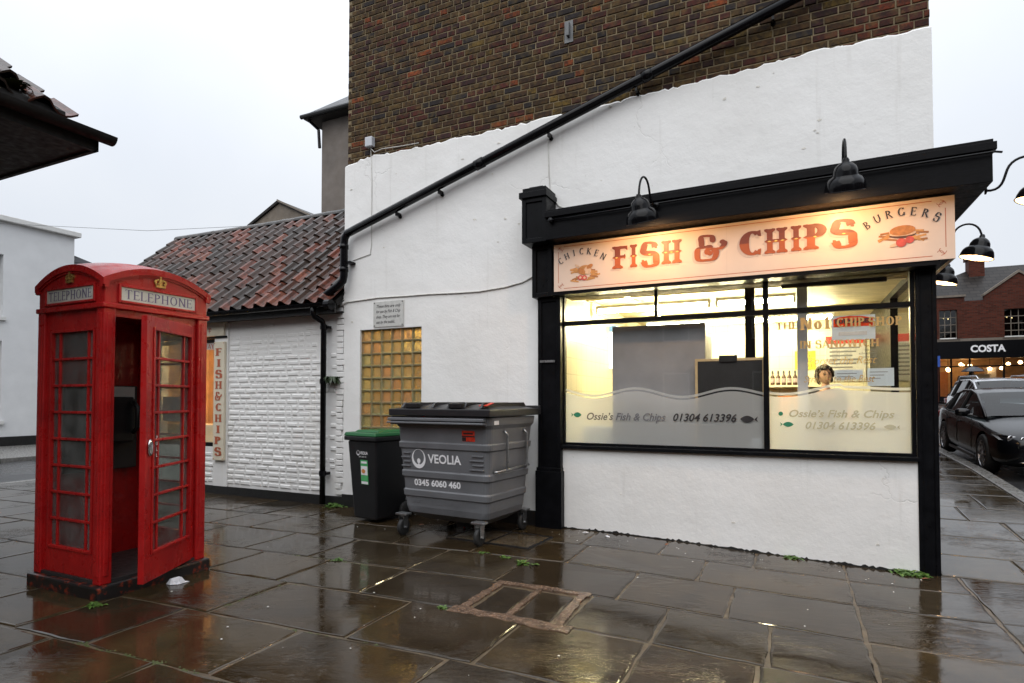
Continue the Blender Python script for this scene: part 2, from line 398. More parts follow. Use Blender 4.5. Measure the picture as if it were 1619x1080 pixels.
emit('takeaway_glow', (1.0, 0.64, 0.32), 420)
emit('menu_light', (1.0, 0.92, 0.72), 2.2)
simple('warm_wall', (0.62, 0.42, 0.22), 0.5, 0.2, 4)
simple('red_hood', (0.30, 0.06, 0.03), 0.5, 0.2)
def m_frost(name):
    m, nt, b, out = _new(name); nt.nodes.remove(b)
    tl = N(nt, 'ShaderNodeBsdfTranslucent'); tl.inputs[0].default_value = (0.95, 0.95, 0.93, 1)
    df = N(nt, 'ShaderNodeBsdfDiffuse'); df.inputs[0].default_value = (0.90, 0.91, 0.90, 1)
    rf = N(nt, 'ShaderNodeBsdfRefraction'); rf.inputs['Roughness'].default_value = 0.28; rf.inputs['IOR'].default_value = 1.02
    gl = N(nt, 'ShaderNodeBsdfGlossy'); gl.inputs['Roughness'].default_value = 0.12
    a = nt.nodes.new('ShaderNodeMixShader'); a.inputs[0].default_value = 0.52
    nt.links.new(tl.outputs[0], a.inputs[1]); nt.links.new(df.outputs[0], a.inputs[2])
    c = nt.nodes.new('ShaderNodeMixShader'); c.inputs[0].default_value = 0.30
    nt.links.new(a.outputs[0], c.inputs[1]); nt.links.new(rf.outputs[0], c.inputs[2])
    d = nt.nodes.new('ShaderNodeMixShader'); d.inputs[0].default_value = 0.05
    nt.links.new(c.outputs[0], d.inputs[1]); nt.links.new(gl.outputs[0], d.inputs[2])
    nt.links.new(d.outputs[0], out.inputs['Surface'])
m_frost('frost_film')
def m_glassblock(name):
    m, nt, b, out = _new(name)
    p = pos(nt)
    nt.links.new(objcol(nt), b.inputs['Base Color'])
    b.inputs['Transmission Weight'].default_value = 0.7
    b.inputs['Roughness'].default_value = 0.08; b.inputs['IOR'].default_value = 1.4
    w = N(nt, 'ShaderNodeTexWave', Scale=26.0, Distortion=0.4); w.bands_direction = 'Z'
    nt.links.new(p, w.inputs['Vector']); bump(nt, b, w.outputs['Fac'], 0.35, 0.006)
m_glassblock('glass_block_mat')
simple('block_mortar', (0.34, 0.31, 0.20), 0.7, 0.25, 14)
simple('curtain_orange', (0.50, 0.33, 0.09), 0.8, 0.6, 3.0)

# plants, people, cars
def m_leaf(name, col):
    m, nt, b, out = _new(name); p = pos(nt)
    nt.links.new(ramp(nt, noise(nt, p, 60, 3), [(0.3, tuple(c * 0.55 for c in col)), (0.7, tuple(c * 1.4 for c in col))]), b.inputs['Base Color'])
    b.inputs['Roughness'].default_value = 0.45
m_leaf('weed_leaf', (0.060, 0.125, 0.018)); m_leaf('fern_leaf', (0.022, 0.042, 0.012)); m_leaf('moss_mat', (0.050, 0.066, 0.014))
simple('skin', (0.50, 0.29, 0.19), 0.5, 0.06, 20)
simple('hair_dark', (0.022, 0.014, 0.009), 0.4, 0.5, 60, 0.5, 90)
simple('top_dark', (0.022, 0.020, 0.026), 0.8, 0.8, 45)
simple('lips', (0.36, 0.10, 0.08), 0.4, 0.05)
simple('eye_dark', (0.02, 0.014, 0.01), 0.15, 0.05)
simple('coat_dark', (0.020, 0.018, 0.020), 0.8, 0.3)
simple('umbrella_cloth', (0.030, 0.033, 0.042), 0.35, 0.2)
simple('car_black', (0.0040, 0.0043, 0.0058), 0.14, 0.1, 3, 0.05, 180, spec=0.35)
simple('car_silver', (0.50, 0.51, 0.53), 0.24, 0.05, 3, metal=0.5, coat=0.8)
simple('trim_black', (0.010, 0.010, 0.011), 0.4, 0.1)
simple('alloy', (0.30, 0.30, 0.31), 0.3, 0.1, metal=0.8)
simple('seat_dark', (0.02, 0.02, 0.02), 0.7, 0.1)
simple('lamp_clear', (0.42, 0.43, 0.45), 0.12, 0.3, 20, metal=0.6)
simple('tail_red', (0.30, 0.01, 0.008), 0.2, 0.1)
simple('amber', (0.55, 0.20, 0.02), 0.3, 0.1)
simple('blue_sign', (0.02, 0.08, 0.36), 0.4, 0.05)
simple('litter_white', (0.66, 0.67, 0.70), 0.45, 0.1)
simple('leaf_brown', (0.17, 0.06, 0.025), 0.6, 0.3, 30)
simple('lead_grey', (0.12, 0.125, 0.13), 0.5, 0.2)
simple('cable_white', (0.52, 0.51, 0.48), 0.6, 0.15, 20)
M = MATS

# ------------------------------------------------------------------ mesh helpers
class MB:
    """collects faces, links them as one mesh object"""
    def __init__(self): self.v = []; self.f = []; self.m = []; self.mi = 0; self.cols = None
    def add(self, vs, fs):
        o = len(self.v); self.v += [tuple(x) for x in vs]
        self.f += [tuple(i + o for i in f) for f in fs]; self.m += [self.mi] * len(fs); return self
    def box(self, x0, x1, y0, y1, z0, z1, mat=None):
        vs = [Vector((x, y, z)) for z in (z0, z1) for y in (y0, y1) for x in (x0, x1)]
        if mat: vs = [mat @ p for p in vs]
        return self.add(vs, [(0, 2, 3, 1), (4, 5, 7, 6), (0, 1, 5, 4), (2, 6, 7, 3), (0, 4, 6, 2), (1, 3, 7, 5)])
    def hexa(self, b4, t4):
        """bottom four and top four corners, both counter-clockwise from above"""
        return self.add(list(b4) + list(t4), [(3, 2, 1, 0), (4, 5, 6, 7), (0, 1, 5, 4), (1, 2, 6, 5), (2, 3, 7, 6), (3, 0, 4, 7)])
    def prism(self, poly, fn, d0, d1):
        """poly 2-D points, fn(a, b, d) -> 3-D"""
        n = len(poly)
        vs = [fn(a, b, d0) for a, b in poly] + [fn(a, b, d1) for a, b in poly]
        fs = [tuple(range(n)), tuple(range(2 * n - 1, n - 1, -1))] + [(i, i + n, (i + 1) % n + n, (i + 1) % n) for i in range(n)]
        return self.add(vs, fs)
    def tube(self, pts, r, n=10, cap=True):
        pts = [Vector(p) for p in pts]; rs = r if isinstance(r, (list, tuple)) else [r] * len(pts)
        vs = []; fs = []
        up = None
        for i, p in enumerate(pts):
            t = (pts[min(i + 1, len(pts) - 1)] - pts[max(i - 1, 0)]).normalized()
            if up is None:
                up = Vector((0, 0, 1)) if abs(t.z) < 0.9 else Vector((0, 1, 0))
            a = t.cross(up).normalized(); b = a.cross(t).normalized(); up = b
            for k in range(n):
                an = 2 * math.pi * k / n
                vs.append(p + (a * math.cos(an) + b * math.sin(an)) * rs[i])
        for i in range(len(pts) - 1):
            for k in range(n):
                fs.append((i * n + k, i * n + (k + 1) % n, (i + 1) * n + (k + 1) % n, (i + 1) * n + k))
        if cap:
            fs.append(tuple(reversed(range(n)))); fs.append(tuple(range((len(pts) - 1) * n, len(pts) * n)))
        return self.add(vs, fs)
    def lathe(self, prof, n=20, mat=None, cap=False):
        vs = []; fs = []
        for r, z in prof:
            for k in range(n):
                an = 2 * math.pi * k / n; p = Vector((r * math.cos(an), r * math.sin(an), z))
                vs.append(mat @ p if mat else p)
        for i in range(len(prof) - 1):
            for k in range(n):
                fs.append((i * n + k, i * n + (k + 1) % n, (i + 1) * n + (k + 1) % n, (i + 1) * n + k))
        if cap:
            fs.append(tuple(reversed(range(n)))); fs.append(tuple(range((len(prof) - 1) * n, len(prof) * n)))
        return self.add(vs, fs)
    def grid(self, nx, ny, fn):
        vs = [fn(i / nx, j / ny) for j in range(ny + 1) for i in range(nx + 1)]
        fs = [(j * (nx + 1) + i, j * (nx + 1) + i + 1, (j + 1) * (nx + 1) + i + 1, (j + 1) * (nx + 1) + i) for j in range(ny) for i in range(nx)]
        return self.add(vs, fs)
    def mesh(self, name, mats, off=(0, 0, 0), smooth=False):
        me = bpy.data.meshes.new(name)
        ox, oy, oz = off
        me.from_pydata([(x - ox, y - oy, z - oz) for x, y, z in self.v], [], self.f)
        for m in (mats if isinstance(mats, (list, tuple)) else [mats]): me.materials.append(M[m])
        if max(self.m, default=0): me.polygons.foreach_set('material_index', self.m)
        if smooth: me.polygons.foreach_set('use_smooth', [True] * len(me.polygons))
        me.update(); return me

BASE = {}
def props(o, label=None, cat=None, group=None, kind=None):
    if label: o['label'] = label
    if cat: o['category'] = cat
    if group: o['group'] = group
    if kind: o['kind'] = kind
    return o
def thing(name, label, cat, base, group=None, rot=0.0, kind=None):
    """an Empty in the street frame; base = (u, v, z)"""
    o = bpy.data.objects.new(name, None); COL.objects.link(o)
    o.empty_display_size = 0.1
    o.location = W(*base); o.rotation_euler = (0, 0, ANG + rot)
    BASE[o] = base
    return props(o, label, cat, group, kind)
def put(mb, name, mats, parent=None, smooth=False, local=False, bevel=0.0, base=None, sharp=None):
    """one mesh object. In street coordinates (made relative to its thing) unless local."""
    top = parent
    while top is not None and top.parent is not None: top = top.parent
    b = (0, 0, 0) if local else (base if parent is None and base else BASE.get(top, (0, 0, 0)))
    me = mb.mesh(name, mats, b, smooth)
    o = bpy.data.objects.new(name, me); COL.objects.link(o)
    if parent is not None: o.parent = parent
    elif not local:
        o.location = W(*b); o.rotation_euler = (0, 0, ANG); BASE[o] = b
    if bevel:
        md = o.modifiers.new('bevel', 'BEVEL'); md.width = bevel; md.segments = 2; md.limit_method = 'ANGLE'; md.angle_limit = R(40)
    if sharp:
        bm = bmesh.new(); bm.from_mesh(me)
        for e in bm.edges:
            if len(e.link_faces) == 2 and e.calc_face_angle(0) > R(sharp): e.smooth = False
        bm.to_mesh(me); bm.free()
    return o
def piece(me, name, parent, loc, rot=(0, 0, 0), scale=(1, 1, 1), color=None):
    """a repeat that shares mesh data; loc in street coordinates"""
    top = parent
    while top.parent is not None: top = top.parent
    b = BASE[top]
    o = bpy.data.objects.new(name, me); COL.objects.link(o); o.parent = parent
    o.location = (loc[0] - b[0], loc[1] - b[1], loc[2] - b[2]); o.rotation_euler = rot; o.scale = scale
    if color: o.color = (*color, 1)
    return o
def copy_tree(o, parent=None):
    c = o.copy(); COL.objects.link(c); c.parent = parent
    if o in BASE: BASE[c] = BASE[o]
    for ch in list(o.children): copy_tree(ch, c)
    return c
def bez(p0, p1, p2, p3, n=10):
    out = []
    for i in range(n + 1):
        t = i / n; s = 1 - t
        out.append(tuple(s * s * s * a + 3 * s * s * t * b + 3 * s * t * t * c + t * t * t * d for a, b, c, d in zip(p0, p1, p2, p3)))
    return out

# ------------------------------------------------------------------ lettering
def ribbon(pts, ws):
    L = []; Rr = []
    for i, p in enumerate(pts):
        a = pts[max(i - 1, 0)]; b = pts[min(i + 1, len(pts) - 1)]
        dx, dy = b[0] - a[0], b[1] - a[1]; d = math.hypot(dx, dy) or 1
        nx, ny = -dy / d, dx / d; w = ws[i] if isinstance(ws, (list, tuple)) else ws
        L.append((p[0] + nx * w / 2, p[1] + ny * w / 2)); Rr.append((p[0] - nx * w / 2, p[1] - ny * w / 2))
    return [[L[i], Rr[i], Rr[i + 1], L[i + 1]] for i in range(len(pts) - 1)]
def arc(cx, cy, rx, ry, a0, a1, n=14):
    return [(cx + rx * math.cos(R(a0 + (a1 - a0) * i / n)), cy + ry * math.sin(R(a0 + (a1 - a0) * i / n))) for i in range(n + 1)]
GLYPH = {   # width, strokes; v stem, h bar, d diagonal (k thick, t thin), a arc, s free curve
    'A': (.74, [('d', .37, 1, .06, 0, 't'), ('d', .37, 1, .68, 0, 'k'), ('h', .32, .18, .58)]),
    'B': (.62, [('v', .12, 0, 1), ('a', .14, .75, .34, .25, 90, -90), ('a', .14, .25, .40, .25, 90, -90)]),
    'C': (.72, [('a', .40, .5, .33, .5, 52, 308)]),
    'D': (.74, [('v', .12, 0, 1), ('a', .14, .5, .50, .5, 90, -90)]),
    'E': (.58, [('v', .12, 0, 1), ('h', 1, .12, .54), ('h', .52, .12, .44), ('h', 0, .12, .56)]),
    'F': (.56, [('v', .12, 0, 1), ('h', 1, .12, .54), ('h', .52, .12, .44)]),
    'G': (.76, [('a', .40, .5, .33, .5, 50, 320), ('v', .68, .06, .42)]),
    'H': (.76, [('v', .13, 0, 1), ('v', .63, 0, 1), ('h', .5, .13, .63)]),
    'I': (.30, [('v', .15, 0, 1)]),
    'K': (.68, [('v', .12, 0, 1), ('d', .58, 1, .14, .45, 't'), ('d', .26, .55, .62, 0, 'k')]),
    'L': (.56, [('v', .12, 0, 1), ('h', 0, .12, .54)]),
    'N': (.78, [('v', .12, 0, 1), ('v', .66, 0, 1), ('d', .12, 1, .66, 0, 'k')]),
    'O': (.82, [('a', .41, .5, .35, .5, 0, 360)]),
    'P': (.60, [('v', .12, 0, 1), ('a', .14, .73, .40, .27, 90, -90)]),
    'R': (.68, [('v', .12, 0, 1), ('a', .14, .74, .36, .26, 90, -90), ('d', .30, .5, .62, 0, 'k')]),
    'S': (.60, [('s', [(.50, .80), (.42, .97), (.18, 1.0), (.09, .78), (.10, .58), (.48, .50), (.53, .28), (.50, .02), (.20, -.02), (.08, .20)])]),
    'T': (.66, [('v', .33, 0, 1), ('h', 1, .03, .63)]),
    'U': (.74, [('v', .12, .3, 1), ('v', .62, .3, 1), ('a', .37, .3, .25, .3, 180, 360)]),
    'W': (1.0, [('d', .04, 1, .28, 0, 'k'), ('d', .28, 0, .50, 1, 't'), ('d', .50, 1, .74, 0, 'k'), ('d', .74, 0, .96, 1, 't')]),
    'Y': (.70, [('d', .05, 1, .35, .45, 'k'), ('d', .65, 1, .35, .45, 't'), ('v', .35, 0, .46)]),
    'o': (.62, [('a', .31, .34, .24, .34, 0, 360)]),
    '1': (.42, [('v', .23, 0, 1), ('d', .05, .80, .23, .98, 't')]),
    '&': (.95, [('s', [(.55, .80), (.50, .98), (.20, 1.0), (.19, .76), (.22, .58), (.40, .52), (.46, .52)]),
                ('s', [(.40, .53), (.10, .50), (.05, .28), (.10, .02), (.38, -.02), (.58, .02), (.66, .25), (.60, .42), (.40, .42), (.38, .28), (.46, .26)]),
                ('s', [(.60, .36), (.70, .42), (.80, .44), (.90, .55), (.92, .66), (.86, .70)])]),
}
def catmull(P, n=6):
    out = []
    for i in range(len(P) - 1):
        p0 = P[max(i - 1, 0)]; p1 = P[i]; p2 = P[i + 1]; p3 = P[min(i + 2, len(P) - 1)]
        for k in range(n):
            t = k / n
            out.append(tuple(0.5 * (2 * b + (c - a) * t + (2 * a - 5 * b + 4 * c - d) * t * t + (3 * b - a - 3 * c + d) * t ** 3) for a, b, c, d in zip(p0, p1, p2, p3)))
    out.append(P[-1]); return out
def glyph(ch, thick=.17, thin=.07, serif=0.0, tuscan=False):
    """polygons of one capital, height 1"""
    w, st = GLYPH[ch]; out = []
    def ser(x, y, up, wd):
        s = 1 if up else -1
        if tuscan:      # fishtail foot
            out.append([(x - wd * .95, y), (x - wd * .95, y - s * .07), (x - wd * .5, y - s * .15), (x + wd * .5, y - s * .15), (x + wd * .95, y - s * .07), (x + wd * .95, y), (x + wd * .45, y + s * .015), (x, y - s * .035), (x - wd * .45, y + s * .015)])
        else:
            out.append([(x - wd / 2 - serif, y), (x - wd / 2 - serif, y - s * thin * .8), (x + wd / 2 + serif, y - s * thin * .8), (x + wd / 2 + serif, y)])
    for s in st:
        if s[0] == 'v':
            _, x, y0, y1 = s
            out.append([(x - thick / 2, y0), (x + thick / 2, y0), (x + thick / 2, y1), (x - thick / 2, y1)])
            if serif or tuscan: ser(x, y0, False, thick); ser(x, y1, True, thick)
            if tuscan:
                ym = (y0 + y1) / 2; out.append([(x - thick * .98, ym), (x - thick * .45, ym - .075), (x + thick * .45, ym - .075), (x + thick * .98, ym), (x + thick * .45, ym + .075), (x - thick * .45, ym + .075)])
        elif s[0] == 'h':
            _, y, x0, x1 = s; t = thin * (1.25 if tuscan else 1)
            yy = y - t if y > .9 else (y if y < .1 else y - t / 2)
            out.append([(x0, yy), (x1, yy), (x1, yy + t), (x0, yy + t)])
            if (serif or tuscan) and ch in 'EFLT':
                for xe in ([x1] if ch != 'T' else [x0, x1]):
                    k = 1 if xe == x1 else -1; hh = .20 if y > .9 else (-.20 if y < .1 else .13)
                    if y > .9: out.append([(xe, y), (xe - k * thin * 1.5, y - thin * .6), (xe - k * thin * .2, y - hh), (xe + k * .01, y - hh)])
                    elif y < .1: out.append([(xe, y), (xe + k * .02, y - hh), (xe - k * thin * .2, y - hh), (xe - k * thin * 1.5, y + thin * .6)])
                    else: out.append([(xe - thin, y), (xe, y - hh), (xe + .03, y), (xe, y + hh)])
        elif s[0] == 'd':
            _, x0, y0, x1, y1, k = s
            wd = (thick if k == 'k' else thin * 1.1); dx = wd * math.hypot(x1 - x0, y1 - y0) / max(.2, abs(y1 - y0)) / 2
            out.append([(x0 - dx, y0), (x0 + dx, y0), (x1 + dx, y1), (x1 - dx, y1)])
            if serif and ch in 'AKRWY':
                for x, y in ((x0, y0), (x1, y1)):
                    if (y in (0, 1)) and not (ch == 'A' and y == 1): ser(x, y, y == 1, wd)
        elif s[0] == 'a':
            _, cx, cy, rx, ry, a0, a1 = s
            wmid = thick * (1.05 if not tuscan else 1.15); P = arc(cx, cy, rx - wmid / 2 * .7, ry - thin / 2, a0, a1, 22)
            ws = []
            for i in range(len(P)):
                an = R(a0 + (a1 - a0) * i / 22); ws.append(thin + (wmid - thin) * abs(math.cos(an)) ** 1.4)
            out.extend(ribbon(P, ws))
            if ch in 'CG' and (serif or tuscan):
                for e in ((P[0], 1), (P[-1], -1)):
                    (x, y), k = e
                    if ch == 'G' and k < 0: continue
                    out.append([(x - thick * .3, y + k * .10), (x + thick * .35, y + k * .16), (x + thick * .42, y - k * .10), (x + thick * .1, y - k * .08)])
            if tuscan: out.append([(cx - rx - .05, cy), (cx - rx + .10, cy - .09), (cx - rx + .22, cy), (cx - rx + .10, cy + .09)]) if ch in 'CO' else out.append([(cx + rx + .06, cy), (cx + rx - .1, cy + .09), (cx + rx - .22, cy), (cx + rx - .1, cy - .09)])
        elif s[0] == 's':
            P = catmull(s[1], 6); n = len(P); ws = []
            for i in range(n):
                a = P[max(i - 1, 0)]; b = P[min(i + 1, n - 1)]; d = math.hypot(b[0] - a[0], b[1] - a[1]) or 1
                hor = abs(b[0] - a[0]) / d; ver = abs(b[1] - a[1]) / d
                mid = max(0, 1 - abs(i / (n - 1) - .5) * 4) if ch == 'S' else 0
                ws.append(thin + (thick - thin) * max(ver ** 1.5, mid))
            out.extend(ribbon(P, ws))
            if (serif or tuscan) and (ch == 'S'):
                for (x, y), k in ((P[0], 1), (P[-1], -1)):
                    out.append([(x - k * thick * .45, y + k * .10), (x + k * .05, y + k * .20), (x + k * .07, y - k * .07), (x, y - k * .07)])
            elif tuscan:
                for (x, y) in (P[0], P[-1]): out.append(arc(x, y, thick * .5, thick * .5, 0, 330, 10))
    return w, out
def plane_fn(o, e1, e2, n):
    o, e1, e2, n = Vector(o), Vector(e1), Vector(e2), Vector(n)
    return lambda a, b, d=0.0: o + e1 * a + e2 * b + n * d
def polys_to(mb, polys, fn, scale=1.0, dx=0.0, dy=0.0, rot=0.0, d=0.0):
    c, s = math.cos(rot), math.sin(rot); k = 0
    for p in polys:
        ar = sum(p[i][0] * p[(i + 1) % len(p)][1] - p[(i + 1) % len(p)][0] * p[i][1] for i in range(len(p)))
        q = p if ar > 0 else list(reversed(p))
        k += 1
        mb.add([fn(dx + (x * c - y * s) * scale, dy + (x * s + y * c) * scale, d + 0.00006 * (k % 40)) for x, y in q], [tuple(range(len(q)))])
def word(text, size, thick=.17, thin=.07, serif=.06, gap=.10, tuscan=False):
    """list of (x, polys) at height 1, total width; caller scales by size"""
    x = 0; out = []
    for ch in text:
        if ch == ' ': x += .38; continue
        w, p = glyph(ch, thick, thin, serif, tuscan); out.append((x, w, p, ch)); x += w + gap
    return out, x - gap
def word_mb(text, fn, size, d=0.002, align=0.5, width=None, **kw):
    gl, w = word(text, size, **kw); sx = 1.0
    mb = MB(); k = (width / w) if width else size
    for x, gw, p, ch in gl:
        q = [[((px_ + x - w * align) * (k / size), py) for px_, py in poly] for poly in p]
        polys_to(mb, q, fn, size, 0, 0, 0, d)
    return mb
def font_mb(text, fn, size, d=0.002, align='CENTER', shear=0.0, bold=0.0, width=None, spacing=1.0):
    cu = bpy.data.curves.new('t', 'FONT'); cu.body = text; cu.size = size; cu.align_x = align
    cu.shear = shear; cu.offset = bold; cu.space_character = spacing; cu.resolution_u = 3; cu.space_line = 1.05
    ob = bpy.data.objects.new('t', cu); COL.objects.link(ob)
    dg = bpy.context.evaluated_depsgraph_get(); me = bpy.data.meshes.new_from_object(ob.evaluated_get(dg))
    mb = MB(); k = 1.0
    if width and len(me.vertices):
        xs = [v.co.x for v in me.vertices]; k = width / max(1e-6, max(xs) - min(xs))
    vs = [fn(v.co.x * k, v.co.y, d) for v in me.vertices]
    mb.add(vs, [tuple(p.vertices) for p in me.polygons])
    bpy.data.objects.remove(ob); bpy.data.curves.remove(cu); bpy.data.meshes.remove(me)
    return mb
FRONT = lambda u, v, z: plane_fn((u, v, z), (1, 0, 0), (0, 0, 1), (0, -1, 0))      # writing on a face that looks out of the shop wall

# ================================================================== GROUND
def sheet(name, u0, u1, v0, v1, du, dv, dz, mat, kind='structure'):
    mb = MB(); nu = max(1, int((u1 - u0) / du)); nv = max(1, int((v1 - v0) / dv))
    mb.grid(nu, nv, lambda a, b: (u0 + (u1 - u0) * a, v0 + (v1 - v0) * b, G(u0 + (u1 - u0) * a, v0 + (v1 - v0) * b) + dz))
    return props(put(mb, name, mat, base=(0, 0, 0)), kind=kind)
sheet('ground', -90, 90, -60, 160, 1.5, 2.0, -0.24, 'ground_mat')
sheet('road', 5.42, 12.6, -14, 33.9, 0.6, 0.5, -0.115, 'wet_asphalt')
sheet('road_left', -15.6, -10.42, -30, 45, 1.0, 1.0, -0.11, 'wet_asphalt')
pave = sheet('pavement', -10.2, 5.2, -8.0, 0.0, 0.35, 0.35, -0.009, 'joint_bed')
pave_st = sheet('street_pavement', 3.6, 5.2, 0.0, 33, 0.4, 0.5, -0.015, 'joint_bed')
sheet('far_pavement', -20.4, -15.75, -30, 45, 1.0, 1.0, 0.0, 'kerb_stone')
sheet('shop_pavement', 5.42, 26, 33.9, 40, 1.0, 1.0, -0.03, 'kerb_stone')
SLAB_TONES = [(0.044, 0.029, 0.013), (0.036, 0.023, 0.011), (0.044, 0.034, 0.021), (0.030, 0.021, 0.012), (0.047, 0.032, 0.015), (0.036, 0.028, 0.019)]
def slab(parent, q, tone=None, th=0.045, name='paving_slab', mat='wet_flagstone', lift=0.0, sub=True):
    """q four (u, v) corners, counter-clockwise"""
    cu = sum(p[0] for p in q) / 4; cv = sum(p[1] for p in q) / 4
    h = random.uniform(-0.003, 0.003) + lift; tx, ty = random.uniform(-.004, .004), random.uniform(-.004, .004)
    near_ = math.hypot(cu - 1.5, cv + 4.5) < 6.5; n = 6 if near_ else 2
    out_ = []
    for a, c in zip(q, q[1:] + q[:1]):
        for k in range(n):
            t_ = k / n; x, y = a[0] + (c[0] - a[0]) * t_, a[1] + (c[1] - a[1]) * t_
            jt = .007 if k else .010                                   # worn arrises, rubbed corners
            x += random.uniform(-jt, jt); y += random.uniform(-jt, jt)
            if k == 0: x += (cu - x) * .012; y += (cv - y) * .012
            out_.append((x, y))
    m_ = len(out_)
    def zz(p): return G(*p) + h + tx * (p[0] - cu) + ty * (p[1] - cv)
    def inset(p, d):
        l = math.hypot(cu - p[0], cv - p[1]); return (p[0] + (cu - p[0]) * d / l, p[1] + (cv - p[1]) * d / l)
    mb = MB()
    i1 = [inset(p, .006) for p in out_]; i2 = [inset(p, random.uniform(.014, .024)) for p in out_]
    vs = [(p[0], p[1], zz(p) - th) for p in out_] + [(p[0], p[1], zz(p) - .008) for p in out_] + [(p[0], p[1], zz(p) - .0025) for p in i1] + [(p[0], p[1], zz(p)) for p in i2]
    fs = [tuple(range(3 * m_, 4 * m_))]
    for lv_ in range(3): fs += [(lv_ * m_ + k, lv_ * m_ + (k + 1) % m_, (lv_ + 1) * m_ + (k + 1) % m_, (lv_ + 1) * m_ + k) for k in range(m_)]
    mb.add(vs, fs)
    o = put(mb, name, mat, parent)
    t = tone or random.choice(SLAB_TONES); k = random.uniform(.8, 1.2)
    o.color = (t[0] * k, t[1] * k, t[2] * k, 1)
    return o
ROWS = [0.0, -0.72, -1.41, -2.17, -2.86, -3.61, -4.31, -5.02, -5.78, -6.5, -7.2]
def rv(k, u): return -0.012 if k == 0 else ROWS[k] + 0.045 * u
JOINTS = {3: [-0.62, 0.27, 1.04, 1.62], 2: [-1.75, -0.65, 0.2, 1.22], 4: [-1.3, -0.12, 0.78, 1.60], 1: [-0.45, 0.55, 1.7], 5: [-1.5, -0.45, 0.62, 1.75]}
rs = random.Random(3)
for k in range(len(ROWS) - 1):
    fixed = JOINTS.get(k, [0.4 + 0.2 * rs.random()])
    js = list(fixed)
    while js[0] > -9.6: js.insert(0, js[0] - rs.uniform(.62, 1.15))
    js[0] = -10.18
    if js[1] < -9.9: js.pop(1)
    while js[-1] < 2.2: js.append(js[-1] + rs.uniform(.62, 1.0))
    js = [j for j in js if j < 2.35] + [2.88]
    x = 2.88
    js += [3.78, 4.55 + rs.uniform(-.2, .2), 5.19]
    for a, b in zip(js, js[1:]):
        if k == 3 and abs(a - 0.27) < 0.01: continue          # the repaired patch
        g = 0.009
        slab(pave, [(a + g, rv(k + 1, a) + g), (b - g, rv(k + 1, b) + g), (b - g, rv(k, b) - g), (a + g, rv(k, a) - g)])
# the patch of two small slabs set in pink cement
mb = MB()
def pz(u, v): return G(u, v) - 0.001
def smear(u0, v0, u1, v1, w, n=14):
    rr_ = random.Random(int((u0 + v1) * 977)); dx, dy = u1 - u0, v1 - v0; d = math.hypot(dx, dy); nx_, ny_ = -dy / d, dx / d
    A_ = []; B2 = []
    for i in range(n + 1):
        t_ = i / n; a_, c_ = w * rr_.uniform(.55, 1.2) / 2, w * rr_.uniform(.55, 1.2) / 2
        A_.append((u0 + dx * t_ + nx_ * a_, v0 + dy * t_ + ny_ * a_)); B2.append((u0 + dx * t_ - nx_ * c_, v0 + dy * t_ - ny_ * c_))
    for i in range(n):
        q = [B2[i], B2[i + 1], A_[i + 1], A_[i]]
        mb.hexa([(u, v, pz(u, v) - .03) for u, v in q], [(u, v, pz(u, v) + .0065) for u, v in q])
smear(.22, -2.88, 1.12, -2.86, .13); smear(.29, -2.85, .285, -2.17, .075); smear(1.01, -2.85, .97, -2.12, .07); smear(.25, -2.19, 1.03, -2.14, .09); smear(.645, -2.82, .632, -2.22, .05)
q = [(.24, -2.86), (1.05, -2.86), (1.0, -2.17), (.26, -2.18)]
mb.hexa([(u, v, pz(u, v) - .04) for u, v in q], [(u, v, pz(u, v) - .012) for u, v in q])
o = put(mb, 'cement_bedding', 'pink_cement', pave)
for q in ([(0.35, -2.81), (0.615, -2.81), (0.605, -2.245), (0.338, -2.245)], [(0.675, -2.81), (0.95, -2.795), (0.925, -2.23), (0.66, -2.245)]):
    slab(pave, q, (0.035, 0.026, 0.017), lift=-0.004)
# street pavement beside the shop, then kerbs
v = 0.0
while v < 32:
    d = rs.uniform(.65, .95); j = 4.45 + rs.uniform(-.3, .3); g = .007
    if v < 18:
        for a, b in ((3.66, j), (j, 5.19)):
            slab(pave_st, [(a + g, v + g), (b - g, v + g), (b - g, v + d - g), (a + g, v + d - g)], (0.050, 0.040, 0.027))
    else:
        slab(pave_st, [(3.66, v + g), (5.19, v + g), (5.19, v + d - g), (3.66, v + d - g)], (0.050, 0.040, 0.027))
    v += d
def kerb(name, ua, ub, v0, v1):
    o0 = None
    mb = MB(); mb.box(ua + .01, ub - .01, v0, v0 + .05, G(ua, v0) - .2, G(ua, v0) - .05)
    root = props(put(mb, name, 'kerb_stone', base=(0, 0, 0)), kind='structure')
    v = v0
    while v < v1:
        d = 0.92; z0, z1 = G(ua, v), G(ua, v + d)
        mb = MB(); mb.hexa([(ua, v + .005, z0 - .2), (ub, v + .005, z0 - .2), (ub, v + d - .005, z1 - .2), (ua, v + d - .005, z1 - .2)],
                           [(ua, v + .005, z0 + .004), (ub, v + .005, z0 + .004), (ub, v + d - .005, z1 + .004), (ua, v + d - .005, z1 + .004)])
        put(mb, 'kerb_block', 'kerb_stone', root, bevel=0.015); v += d
kerb('kerb', 5.21, 5.41, -6, 33)
kerb('kerb_left', -10.41, -10.20, -10, 8)
kerb('kerb_far_left', -15.75, -15.60, -4, 10)
for i in range(4):
    mb = MB(); mb.box(-12.95, -12.85, -9 + i * 5.2, -6.6 + i * 5.2, -.106, -.104)
    props(put(mb, 'road_marking', 'line_paint', base=(0, 0, 0)), kind='structure')

